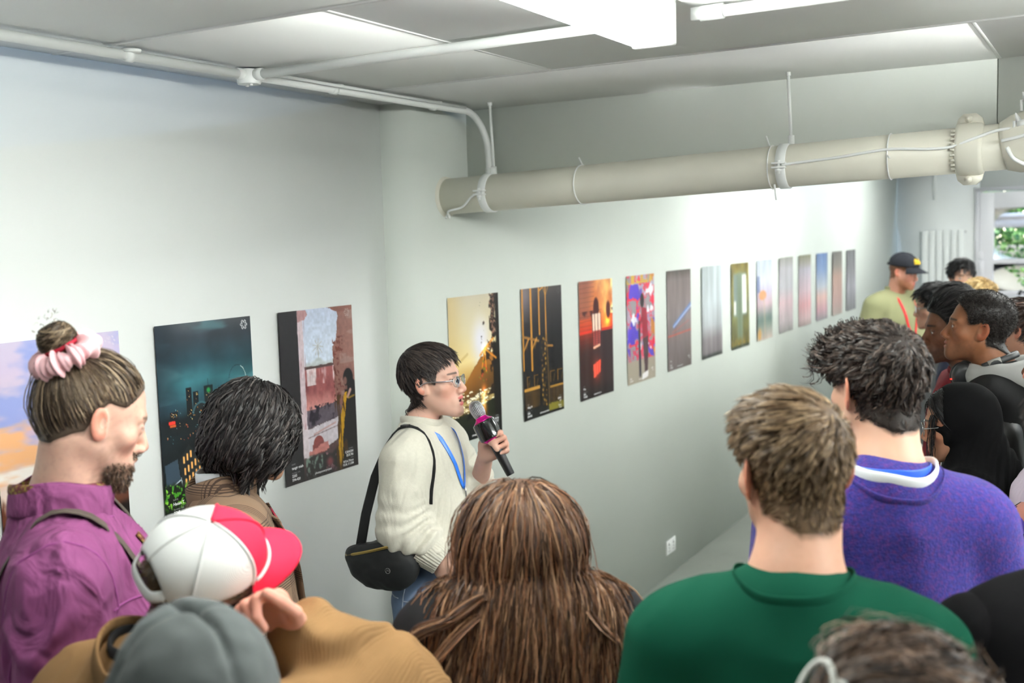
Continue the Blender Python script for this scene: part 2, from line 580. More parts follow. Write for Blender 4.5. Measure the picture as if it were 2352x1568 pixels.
for x, y0, y1, zt, lb in ((3.0, 1.75, 3.2, 2.5, 'added unseen fill batten on the ceiling before the beam, over the far side of the crowd'),
                          (4.6, 2.1, 3.6, 2.5, 'added unseen fill batten on the ceiling before the beam, away from the crowd'),
                          (6.3, -2.6, -1.1, 2.6, 'added unseen fill batten on the ceiling behind the viewer, far from the posters'),
                          (3.9, 0.82, 2.31, 2.6, 'added unseen fill batten on the ceiling beside the crowd'),
                          (6.3, 0.82, 2.31, 2.6, 'added unseen fill batten on the ceiling near the opposite wall'),
                          (1.25, 6.9, 8.4, 2.95, 'lit fluorescent batten beyond the beam, washing the poster wall'),
                          (2.4, 4.4, 5.9, 2.95, 'lit fluorescent batten just beyond the beam, nearest the posters'),
                          (3.9, 4.9, 6.4, 2.95, 'added unseen fill batten just beyond the beam, mid room'),
                          (5.9, 4.9, 6.4, 2.95, 'added unseen fill batten just beyond the beam, opposite side'),
                          (3.3, 7.6, 9.1, 2.95, 'added unseen fill batten beyond the beam, middle of the far room'),
                          (5.9, 7.6, 9.1, 2.95, 'added unseen fill batten beyond the beam, far room opposite side'),
                          (3.3, 10.6, 12.1, 2.95, 'added unseen fill batten beyond the beam, before the window'),
                          (1.2, 10.6, 12.1, 2.95, 'added unseen fill batten beyond the beam, by the radiator')):
    lamp(x, y0, y1, zt, lb, 'fluorescent battens out of view')  # unseen battens, most of them added as fill to brighten walls and crowd

# ---- big cast iron drain pipe under the beam
dp = empty('drain_pipe', (0, 3.62, 2.248))
tag(dp, 'thick cream painted drain pipe running out of the wall below the beam', 'pipe')
def pz(x):
    return 0.06 * x / 1.92
R_ = 0.0705
MB().tube([(-0.05, 0, pz(-0.05)), (0.6, 0, pz(0.6)), (1.3, 0, pz(1.3)), (2.1, 0, pz(2.1))], R_, 40).build('pipe', M_PIPE, dp, True)
MB().tube([(-0.01, 0, 0), (0.012, 0, 0)], [0.085, 0.076], 32).build('wall_collar', M_PIPE, dp, True)
for x in (0.205, 1.36):
    z = pz(x)
    q = MB().tube([(x - 0.017, 0, z), (x - 0.015, 0, z), (x + 0.015, 0, z), (x + 0.017, 0, z)], [R_ + 0.001, R_ + 0.005, R_ + 0.005, R_ + 0.001], 36)
    c = q.build('pipe_clamp', M_WHITE, dp, True)
    q = MB()
    for k in (-1, 1):
        q.box((x - 0.022, -R_ - 0.026, z + k * 0.007 - 0.003), (x + 0.022, -R_ + 0.004, z + k * 0.007 + 0.003), bev=0.001)
    q.cyl((x, -R_ - 0.016, z - 0.028), (x, -R_ - 0.016, z + 0.016), 0.006, 8)
    q.cyl((x, -R_ - 0.016, z - 0.02), (x, -R_ - 0.016, z - 0.012), 0.010, 6)
    q.build('clamp_bolt', M_WHITE, c)
    rod = MB().cyl((x + 0.02, 0, z + R_), (x + 0.01, 0, 0.352), 0.0055, 10).cyl((x + 0.02, 0, z + R_), (x + 0.019, 0, z + R_ + 0.03), 0.011, 10)
    rod.cyl((x + 0.0105, 0, 0.34), (x + 0.01, 0, 0.352), 0.009, 10)
    rod.build('hanger_rod', M_WHITE, dp, True)
def ring(x, r, n=28, tilt=0.0):
    a = np.linspace(0, 2 * PI, n, endpoint=False)
    return np.stack([x + tilt * np.cos(a), r * np.cos(a), pz(x) + r * np.sin(a)], -1)
for x, t in ((0.605, 0.004), (1.70, 0.0)):
    MB().tube(ring(x, R_ + 0.002, tilt=t), 0.0025, 6, closed=True).tube([(x, -R_ - 0.002, pz(x) - 0.0), (x + 0.01, -R_ - 0.012, pz(x) - 0.008)] if t == 0 else
       [(x, 0.0, pz(x) + R_), (x - 0.012, -0.005, pz(x) + R_ + 0.03)], 0.003, 6).build('cable_tie', M_WHITE, dp, True)
MB().tube([(1.335, -0.045, pz(1.3) - R_ + 0.012), (1.342, -0.05, pz(1.3) - R_ - 0.04)], 0.0035, 6).tube([(1.31, -0.01, pz(1.3) + R_), (1.298, -0.012, pz(1.3) + R_ + 0.035)], 0.003, 6).tube(ring(1.318, R_ + 0.002), 0.0022, 6, closed=True).build('cable_tie', M_WHITE, dp, True)
def front(x, dz, off=0.005):
    a = math.asin(max(-0.99, min(0.99, dz / R_)))
    return (x, -(R_ + off) * math.cos(a), pz(x) + (R_ + off) * math.sin(a))
MB().tube(spline([front(0.018, -0.068), (0.05, -0.06, -0.058), front(0.11, -0.045), front(0.16, -0.015), front(0.198, 0.0, 0.012)]), 0.0045, 8).build('cable', M_WHITE, dp, True)
MB().tube(spline([front(1.37, 0.0, 0.012), front(1.42, 0.003), front(1.55, 0.008), front(1.70, 0.018, 0.004), front(1.82, 0.008), front(1.89, 0.008), front(1.95, 0.022, 0.013), front(2.02, 0.04, 0.01), (2.1, -0.085, 0.112), (2.2, -0.11, 0.13)]), 0.0045, 8).build('cable', M_WHITE, dp, True)
m_ = MB()
for k in range(5):
    m_.cyl((0.02 + 0.006 * k, -0.03 - 0.004 * k, -0.074), (0.024 + 0.008 * k, -0.045 - 0.006 * k, -0.085 + 0.01 * (k % 2)), 0.004, 6)
m_.build('cable_gland', M_WHITE, dp, True)
# bolted coupling with lugs
x = 1.935
q = MB().tube([(x - 0.04, 0, pz(x)), (x - 0.036, 0, pz(x)), (x - 0.026, 0, pz(x)), (x + 0.026, 0, pz(x)), (x + 0.036, 0, pz(x)), (x + 0.04, 0, pz(x))],
              [R_ + 0.002, R_ + 0.009, R_ + 0.012, R_ + 0.012, R_ + 0.009, R_ + 0.002], 40)
cp = q.build('coupling', M_PIPE, dp, True)
for s in (1, -1):
    pts = [(-0.04, 0.0), (-0.034, 0.022), (-0.018, 0.036), (0.018, 0.036), (0.034, 0.022), (0.04, 0.0)]
    Mx = Matrix.Translation((x, -0.004, pz(x) + s * (R_ + 0.002))) @ Matrix.Rotation(PI / 2, 4, 'X') @ Matrix.Diagonal((1, s, 1, 1))
    lug = MB().prism(pts, -0.012, 0.012, Mx).build('lug', M_PIPE, cp)
    MB().cyl((x - 0.004, -0.03, pz(x) + s * (R_ + 0.022)), (x - 0.004, 0.02, pz(x) + s * (R_ + 0.022)), 0.007, 12).cyl((x - 0.004, -0.022, pz(x) + s * (R_ + 0.022)), (x - 0.004, -0.014, pz(x) + s * (R_ + 0.022)), 0.012, 6).build('bolt', M_PIPE, cp)
q = MB()
for k in range(9):
    a = -0.9 + k * 0.22
    q.box((x - 0.05, -(R_ + 0.004) * math.cos(a) - 0.004, pz(x) + (R_ + 0.004) * math.sin(a) - 0.004), (x - 0.036, -(R_ + 0.004) * math.cos(a) + 0.002, pz(x) + (R_ + 0.004) * math.sin(a) + 0.003))
q.build('raised_ribs', M_PIPE, cp)
# elbow turning towards the room and up, with clamp pieces
el = spline([(2.03, 0, pz(2.03)), (2.10, -0.005, 0.075), (2.2, -0.04, 0.09), (2.32, -0.12, 0.12), (2.5, -0.22, 0.16), (2.7, -0.22, 0.18)], 6)
rr = np.interp(np.arange(len(el)), [0, 3, 8, len(el) - 1], [0.074, 0.088, 0.092, 0.09])
MB().tube(el, rr, 32).build('elbow', M_PIPE, dp, True)
for (cx, cy, cz, sc) in ((2.085, -0.07, 0.12, 1.0), (2.10, -0.02, 0.185, 1.0), (2.125, -0.05, -0.01, 0.9)):
    q = MB().cyl((cx - 0.012 * sc, cy, cz), (cx + 0.016 * sc, cy - 0.008, cz + 0.004), 0.013 * sc, 8)
    q.cyl((cx + 0.02 * sc, cy, cz + 0.004), (cx + 0.032 * sc, cy - 0.008, cz + 0.007), 0.009 * sc, 8)
    q.box((cx - 0.026, cy - 0.008, cz - 0.02), (cx - 0.018, cy + 0.008, cz + 0.012))
    q.tube([(cx - 0.01, cy, cz + 0.01), (cx - 0.018, cy - 0.015, cz + 0.034)], [0.009, 0.002], 6)
    q.build('clamp_bolt', M_WHITE, dp)
MB().tube(spline([(2.03, -0.085, 0.075), (2.1, -0.1, 0.09), (2.17, -0.105, 0.135), (2.22, -0.11, 0.17)]), 0.005, 8).tube(spline([(2.045, -0.08, 0.055), (2.065, -0.085, 0.02), (2.11, -0.07, -0.005)]), 0.006, 8).build('cable', M_WHITE, dp, True)

# ---- double socket low on the poster wall
so = empty('wall_socket', (0, 5.995, 0.18))
tag(so, 'white double power socket low on the poster wall', 'socket')
MB().box((0.0, -0.075, -0.044), (0.009, 0.075, 0.044), bev=0.003).build('face_plate', M_WHITE, so)
for s in (-1, 1):
    MB().box((0.009, s * 0.036 - 0.009, 0.012), (0.0125, s * 0.036 + 0.009, 0.032)).build('switch', M_WHITE, so)
    MB().box((0.0085, s * 0.036 - 0.003, -0.008), (0.0096, s * 0.036 + 0.003, 0.002)).box((0.0085, s * 0.036 - 0.014, -0.026), (0.0096, s * 0.036 - 0.008, -0.02)).box((0.0085, s * 0.036 + 0.008, -0.026), (0.0096, s * 0.036 + 0.014, -0.02)).build('pin_holes', M_DARK, so)

# ---- far end: radiator, window, sill, garden
rd = empty('radiator', (0.29, 13.595, 0.25))
tag(rd, 'tall white panel radiator on the far wall', 'radiator')
for k in range(6):
    MB().box((k * 0.08 + 0.004, -0.02, 0), (k * 0.08 + 0.076, 0.012, 1.77), bev=0.006).build('panel', M_WHITE, rd)
for z in (0.08, 1.62):
    mf = MB().box((0.01, 0.012, z), (0.47, 0.03, z + 0.06)).build('manifold', M_WHITE, rd)
    for x in (0.1, 0.32):
        MB().box((x, 0.03, z), (x + 0.06, 0.064, z + 0.06)).build('bracket', M_WHITE, mf)
MB().cyl((0.475, 0.0, 1.74), (0.495, 0.0, 1.74), 0.012, 8).build('bleed_valve', M_STEEL, rd)
tr = MB().box((0.41, 13.64, 2.38), (0.445, 13.66, 3.05)).build('wall_trunking', M_WHITE)
tag(tr, 'white cable trunking dropping down the far wall', 'trunking')

M_FRAME = mat('white_upvc', (236, 234, 238), rough=0.3, spec=0.5)
def glass_mat(name, tint=(255, 255, 255), ior=1.45):
    m = bpy.data.materials.new(name)
    m.use_nodes = True
    nt = m.node_tree
    nt.nodes.remove(nt.nodes['Principled BSDF'])
    t = nt.nodes.new('ShaderNodeBsdfTransparent'); t.inputs['Color'].default_value = (*lin(tint), 1)
    g = nt.nodes.new('ShaderNodeBsdfGlossy'); g.inputs['Roughness'].default_value = 0.02
    fr = nt.nodes.new('ShaderNodeFresnel'); fr.inputs['IOR'].default_value = ior
    mx = nt.nodes.new('ShaderNodeMixShader')
    nt.links.new(fr.outputs[0], mx.inputs[0]); nt.links.new(t.outputs[0], mx.inputs[1]); nt.links.new(g.outputs[0], mx.inputs[2])
    nt.links.new(mx.outputs[0], nt.nodes['Material Output'].inputs['Surface'])
    return m
M_GLASS = glass_mat('window_glass')
wn = empty('window_1', (WX0, 13.66, WZ0))
tag(wn, 'white framed window at the far end looking onto the garden', 'window', kind='structure')
W = WX1 - WX0; Hh = WZ1 - WZ0
q = MB().box((-0.06, -0.02, Hh - 0.0), (W + 0.06, 0.1, Hh + 0.045)).box((-0.05, -0.02, 0), (0.0, 0.1, Hh)).box((W, -0.02, 0), (W + 0.05, 0.1, Hh))
q.build('frame', M_FRAME, wn)
for a, b in ((0.0, W / 2), (W / 2, W)):
    q = MB()
    q.box((a + 0.003, 0.0, 0.0), (a + 0.155, 0.07, Hh - 0.01), bev=0.008).box((b - 0.155, 0.0, 0.0), (b - 0.003, 0.07, Hh - 0.01), bev=0.008)
    q.box((a + 0.15, 0.0, Hh - 0.2), (b - 0.15, 0.07, Hh - 0.01), bev=0.008).box((a + 0.15, 0.0, 0), (b - 0.15, 0.07, 0.09), bev=0.008)
    q.box((a + 0.15, 0.0, 0.405), (b - 0.15, 0.07, 0.462), bev=0.006)
    sh = q.build('sash', M_FRAME, wn)
    for z0, z1 in ((0.085, 0.41), (0.458, Hh - 0.195)):
        MB().box((a + 0.15, 0.032, z0), (b - 0.15, 0.038, z1)).build('pane', M_GLASS, sh)
MB().box((-0.01, -0.028, 0.46), (0.04, -0.003, 0.55), bev=0.006).build('latch', M_FRAME, wn)
MB().box((-0.005, -0.03, 0.26), (0.05, -0.003, 0.44), bev=0.006).cyl((0.02, -0.03, 0.42), (0.02, -0.05, 0.3), 0.008, 8).build('handle', M_FRAME, wn)
M_RED = mat('red_plastic', (200, 24, 40), rough=0.35)
cpnt = MB().box((0.905, 13.63, 1.33), (0.985, 13.66, 1.43), bev=0.005).build('call_point', M_RED)
tag(cpnt, 'small red fire call point beside the window', 'call point')
sl = MB().box((0.85, 13.38, 1.16), (3.2, 13.67, 1.2), bev=0.005).build('window_sill', M_FRAME)
tag(sl, kind='structure')
M_PAPER = mat('white_paper', (240, 240, 244), rough=0.7)
for k, (x, y, dx, dy, h, rz, lb) in enumerate(((1.42, 13.5, 0.2, 0.12, 0.05, 0.1, 'low pile of white paper on the sill by the window frame'), (1.9, 13.52, 0.21, 0.1, 0.07, -0.15, 'taller pile of white paper further along the window sill'))):
    e = empty('paper_pile', (x, y, 1.2), rz)
    tag(e, lb, 'papers')
    for j in range(5):
        MB().box((-dx + 0.01 * math.sin(j * 2), -dy, j * h / 5), (dx + 0.01 * math.sin(j * 2.7), dy, (j + 0.9) * h / 5)).build('sheet_bundle', M_PAPER, e)
bc = MB().tube([(0, 0, 0), (0.02, 0, 0.05), (0.05, 0, 0.03), (0.1, 0.01, 0.045)], [0.02, 0.014, 0.012, 0.006], 8).build('folding_clip', M_DARK)
bc.location = (1.36, 13.52, 1.25)
tag(bc, 'small black clip lying on the paper pile by the window', 'clip')

M_BRICKW = mat('garden_wall_render', (196, 176, 148), rough=0.9, var=0.12, vscale=3)
tag(MB().box((-6, 14, -0.4), (12, 26, -0.3)).build('ground_outside', mat('paving', (150, 145, 135), rough=0.9)), kind='structure')
gw = tag(MB().box((-4, 17.0, -0.3), (9, 17.3, 1.75)).build('wall_garden', M_BRICKW), kind='structure')
pg = empty('pergola_beam', (1.8, 16.2, 2.1))
tag(pg, 'grey weathered timber beam across the garden outside the window', 'beam')
M_TIM = mat('weathered_timber', (150, 140, 132), rough=0.9, var=0.2, vscale=6)
MB().box((-2.6, -0.05, -0.09), (2.6, 0.05, 0.05)).build('lower_board', M_TIM, pg)
MB().box((-2.6, -0.09, 0.05), (2.6, 0.09, 0.11)).build('upper_board', mat('timber_cap', (176, 166, 158), rough=0.85), pg)
for xx in (-2.5, 2.5):
    MB().box((xx - 0.05, -0.05, -2.4), (xx + 0.05, 0.05, -0.09)).build('post', M_TIM, pg)
for k in range(4):
    w = MB().tube([(0.2, 15.6, 2.33 + 0.1 * k), (1.8, 15.6, 2.32 + 0.1 * k), (3.6, 15.6, 2.34 + 0.1 * k)], 0.009, 6).build('garden_wire', M_WHITE)
    tag(w, ['lowest', 'second lowest', 'second highest', 'highest'][k] + ' white trellis wire outside the top of the window', 'wire', 'trellis wires outside the window')
def leaves(name, n, lo, hi, sz, shades, lb, seed, dens=None):
    g = np.random.default_rng(seed)
    lo = np.array(lo); hi = np.array(hi)
    c = lo + g.random((n * 3, 3)) * (hi - lo)
    if dens is not None:
        c = c[dens(c)]
    c = c[:n]; n = len(c)
    a = g.normal(size=(n, 3)); a /= np.linalg.norm(a, axis=1, keepdims=True)
    b = np.cross(a, g.normal(size=(n, 3))); b /= np.linalg.norm(b, axis=1, keepdims=True)
    s = sz * (0.6 + 0.8 * g.random((n, 1)))
    V = np.stack([c - a * s, c + b * s * 0.55, c + a * s * 1.1, c - b * s * 0.55], 1).reshape(-1, 3)
    F = np.arange(n * 4).reshape(-1, 4)
    sh = lina(np.array(shades))[g.integers(0, len(shades), n)] * (0.75 + 0.5 * g.random((n, 1)))
    o = mesh_obj(name, V, F, mat('leaf', attr=True, rough=0.5, spec=0.3), None, False, np.repeat(sh, 4, 0))
    return tag(o, lb, 'foliage', kind='stuff')
GR = [(96, 140, 58), (70, 116, 44), (140, 176, 84), (54, 92, 40), (176, 200, 120)]
leaves('hedge_foliage', 20000, (0, 17.35, 1.6), (6, 18.0, 4.2), 0.06, GR, 'dense green hedge above the garden wall outside the window', 3)
leaves('ivy_foliage', 3500, (-1, 16.72, 0.6), (6, 16.85, 2.0), 0.045, GR, 'green ivy trailing down the pale garden wall', 4,
       lambda c: noise3(c * np.array([2.2, 1, 0.4])) + (c[:, 2] - 1.35) * 1.2 > 0.1)
# ------------------------------------------------------------------ posters: printed pictures painted vertex by vertex
class Pic:
    def __init__(s, nx, ny, seed=1):
        s.nx, s.ny, s.seed = nx, ny, seed
        s.U, s.V = np.meshgrid(np.linspace(0, 1, nx), np.linspace(0, 1, ny))
        s.Y = s.V * 1.5
        s.I = np.zeros((ny, nx, 3))
    def n(s, su, sv, o=3, k=0):
        p = np.stack([s.U * su, s.V * sv, np.full_like(s.U, 3.7 * s.seed + 1.9 * k)], -1)
        return fbm(p, o)
    def grad(s, stops):
        vs = [a for a, _ in stops]
        for c in range(3):
            s.I[..., c] = np.interp(s.V, vs, [q[c] for _, q in stops])
        return s
    def mix(s, m, col):
        m = np.clip(m, 0, 1)[..., None]
        col = np.asarray(col, float)
        s.I = s.I * (1 - m) + col * m
        return s
    def add(s, m, col):
        s.I = s.I + np.clip(m, 0, 4)[..., None] * np.asarray(col, float)
        return s
    def mul(s, m):
        s.I = s.I * m[..., None]
        return s
    def st(s, x, a, b):
        t = np.clip((x - a) / (b - a + 1e-9), 0, 1)
        return t * t * (3 - 2 * t)
    def rect(s, u0, v0, u1, v1, col, soft=0.004, jit=0.0):
        j = s.n(30, 45, 2, 9) * jit if jit else 0
        m = s.st(s.U + j, u0 - soft, u0 + soft) * (1 - s.st(s.U + j, u1 - soft, u1 + soft)) * s.st(s.V + j, v0 - soft, v0 + soft) * (1 - s.st(s.V + j, v1 - soft, v1 + soft))
        return s.mix(m, col)
    def poly(s, pts, col, a=1.0, jit=0.0, js=25, soft=0):
        x, y = s.U.copy(), s.V.copy()
        if jit:
            x = x + s.n(js, js * 1.5, 3, 4) * jit
            y = y + s.n(js, js * 1.5, 3, 5) * jit
        ins = np.zeros(x.shape, bool)
        n = len(pts)
        for i in range(n):
            x0, y0 = pts[i]; x1, y1 = pts[(i + 1) % n]
            c = ((y0 > y) != (y1 > y)) & (x < (x1 - x0) * (y - y0) / ((y1 - y0) or 1e-9) + x0)
            ins ^= c
        return s.mix(ins * a, col)
    def line(s, p, q, w, col, a=1.0, soft=0.5):
        ax, ay = p[0], p[1] * 1.5; bx, by = q[0], q[1] * 1.5
        dx, dy = bx - ax, by - ay
        t = np.clip(((s.U - ax) * dx + (s.Y - ay) * dy) / (dx * dx + dy * dy + 1e-9), 0, 1)
        d = np.hypot(s.U - ax - t * dx, s.Y - ay - t * dy)
        return s.mix(a * (1 - s.st(d, w * soft, w)), col)
    def disc(s, u, v, r, col, a=1.0, soft=0.8, sy=1.0):
        d = np.hypot(s.U - u, (s.Y - v * 1.5) / sy)
        return s.mix(a * (1 - s.st(d, r * soft, r)), col)
    def glow(s, u, v, r, col, k=1.0, sy=1.0):
        d = np.hypot(s.U - u, (s.Y - v * 1.5) / sy)
        return s.add(k * np.exp(-(d / r) ** 2), col)
    def specks(s, n, box, w, cols, seed=0, sy=1.0):
        g = np.random.default_rng(seed + 17)
        for k in range(n):
            s.disc(box[0] + g.random() * (box[2] - box[0]), box[1] + g.random() * (box[3] - box[1]), w * (0.6 + 0.8 * g.random()), cols[g.integers(len(cols))], 0.95, 0.5, sy)
        return s
    def logo(s, col=(225, 225, 228)):
        for r1, inner, c, a in ((0.036, 0.0085, col, 0.9),):
            d = np.full(s.U.shape, 9.0)
            for k in range(3):
                t = k * PI / 3 + (0.0)
                dx, dy = math.cos(t), math.sin(t)
                x, y = s.U - 0.925, s.Y - 0.0625
                q = np.clip(x * dx + y * dy, -0.028, 0.028)
                d = np.minimum(d, np.hypot(x - q * dx, y - q * dy))
            s.mix(a * (1 - s.st(np.abs(d - 0.0085), 0.0018, 0.0042)), c)
        return s

def pic_a1():
    p = Pic(80, 120, 1)
    p.grad([(0, (200, 188, 212)), (0.12, (205, 188, 214)), (0.25, (214, 196, 210)), (0.4, (206, 178, 196)), (0.55, (226, 196, 190)), (0.72, (240, 222, 206)), (0.8, (120, 70, 50)), (1, (24, 14, 14))])
    p.mix(p.st(p.n(3, 9, 4), 0.0, 0.3) * (p.V < 0.72), (150, 160, 214))
    p.mix(p.st(p.n(2.5, 12, 4, 3), 0.05, 0.3) * (p.V > 0.2) * (p.V < 0.74), (240, 180, 130))
    p.mix(p.st(p.n(3, 14, 4, 5), 0.1, 0.35) * (p.V > 0.5) * (p.V < 0.75), (250, 240, 232))
    p.mix(p.st(p.V + 0.1 * p.n(20, 6, 4, 6), 0.70, 0.74), (92, 50, 34))
    p.mix(p.st(p.V + 0.05 * p.n(14, 10, 4, 7), 0.78, 0.84), (22, 14, 12))
    p.specks(20, (0.5, 0.8, 0.99, 0.9), 0.012, [(190, 60, 30), (210, 190, 220), (120, 80, 50)], 2)
    return p.logo((214, 206, 220))
def pic_a2():
    p = Pic(176, 264, 2)
    p.grad([(0, (62, 66, 70)), (0.08, (44, 52, 60)), (0.2, (38, 66, 76)), (0.3, (52, 104, 112)), (0.4, (44, 84, 96)), (0.5, (24, 40, 48)), (0.62, (16, 24, 28)), (1, (8, 9, 10))])
    p.mul(1 + 0.5 * p.n(3, 5, 4))
    p.mix(0.5 * p.st(p.n(2, 9, 4, 2), 0.1, 0.4) * (p.V < 0.4), (100, 150, 158))
    p.mix(0.6 * (1 - p.st(p.U, 0, 0.3)) * (p.V < 0.5), (20, 32, 42))
    g = np.random.default_rng(5)
    for (u, w, v, c) in ((0.30, 0.055, 0.33, (16, 22, 26)), (0.37, 0.055, 0.355, (16, 24, 28)), (0.505, 0.095, 0.335, (20, 30, 32)), (0.60, 0.05, 0.38, (18, 24, 26)), (0.65, 0.022, 0.355, (24, 44, 56)), (0.69, 0.024, 0.36, (22, 40, 50)), (0.79, 0.024, 0.33, (20, 34, 40)), (0.14, 0.08, 0.44, (14, 20, 26)), (0.72, 0.04, 0.395, (18, 32, 38)), (0.9, 0.2, 0.405, (16, 24, 28))):
        p.rect(u - w / 2, v, u + w / 2, 0.56, c, 0.003)
        for k in range(int(w * 160)):
            p.disc(u - w * 0.42 + w * 0.84 * g.random(), v + 0.01 + (0.46 - v) * g.random(), 0.0042, [(240, 180, 90), (255, 220, 150), (200, 120, 60)][k % 3], 0.9, 0.5)
    p.disc(0.505, 0.36, 0.03, (40, 160, 80), 0.8, 0.3); p.line((0.505, 0.30), (0.505, 0.34), 0.003, (20, 30, 32))
    a = np.linspace(-2.9, 0.55, 34)
    for k, t in enumerate(a):
        p.disc(0.825 + 0.095 * math.cos(t), 0.335 + 0.082 * math.sin(t), 0.0052, (18, 30, 36) if k < 17 else (214, 226, 220), 1, 0.5)
    d = np.hypot((p.U - 0.42) / 0.085, (p.V - 0.475) / 0.06)
    p.mix((np.abs(d - 1) < 0.09) * (p.V < 0.475) * 0.9, (56, 92, 100)); p.mix((d < 0.9) * (p.V < 0.48), (20, 28, 30))
    p.rect(0.0, 0.475, 1, 0.56, (16, 24, 28), 0.02)
    p.specks(46, (0.1, 0.43, 0.95, 0.53), 0.0055, [(230, 150, 70), (250, 214, 130), (120, 170, 176), (210, 120, 60)], 3)
    p.rect(0.525, 0.46, 0.565, 0.55, (150, 106, 82), 0.004); p.rect(0.515, 0.52, 0.575, 0.552, (156, 150, 140), 0.004)
    p.rect(0.085, 0.485, 0.15, 0.502, (250, 50, 40), 0.005); p.rect(0.095, 0.503, 0.155, 0.515, (200, 90, 40), 0.004)
    p.specks(40, (0.06, 0.5, 0.55, 0.6), 0.0045, [(190, 90, 60), (230, 170, 110), (80, 130, 140)], 4)
    p.poly([(0.33, 0.66), (0.62, 0.585), (0.62, 0.66), (0.36, 0.735)], (104, 142, 160)); p.poly([(0.365, 0.685), (0.60, 0.62), (0.60, 0.645), (0.37, 0.712)], (34, 46, 54))
    p.poly([(0.02, 0.70), (0.15, 0.68), (0.17, 0.79), (0.03, 0.83)], (50, 66, 80)); p.line((0.03, 0.83), (0.17, 0.79), 0.006, (190, 204, 214)); p.line((0.18, 0.78), (0.19, 0.88), 0.008, (150, 160, 166))
    p.poly([(0.16, 0.70), (0.27, 0.615), (0.36, 0.70), (0.40, 0.84), (0.2, 0.86)], (30, 34, 36))
    for r, (v0, n0) in enumerate(((0.675, 3), (0.735, 5), (0.79, 5), (0.83, 4))):
        for k in range(n0):
            u = 0.205 + 0.036 * k + 0.006 * r
            p.rect(u, v0 - 0.012 * k, u + 0.017, v0 + 0.036 - 0.012 * k, (246, 176, 96), 0.004)
    p.specks(30, (0.4, 0.66, 0.7, 0.78), 0.007, [(200, 150, 80), (90, 130, 90), (160, 170, 160)], 6)
    m = p.st(p.V + 0.05 * p.n(9, 9, 3, 8), 0.80, 0.83) * (1 - p.st(p.U + 0.1 * p.n(8, 8, 3, 4), 0.5, 0.95))
    p.mix(m, (14, 20, 12)); lf = p.st(p.n(46, 70, 2, 6), 0.02, 0.25) * m * (1 - p.st(p.V, 0.88, 0.97))
    p.mix(lf, (66, 136, 34)); p.mix(lf * p.st(p.n(30, 45, 2, 3), 0.1, 0.3), (130, 190, 60))
    p.mix(p.st(p.V, 0.92, 0.97), (12, 13, 13))
    p.specks(16, (0.05, 0.93, 0.5, 0.99), 0.004, [(200, 210, 210)], 9)
    return p.logo()
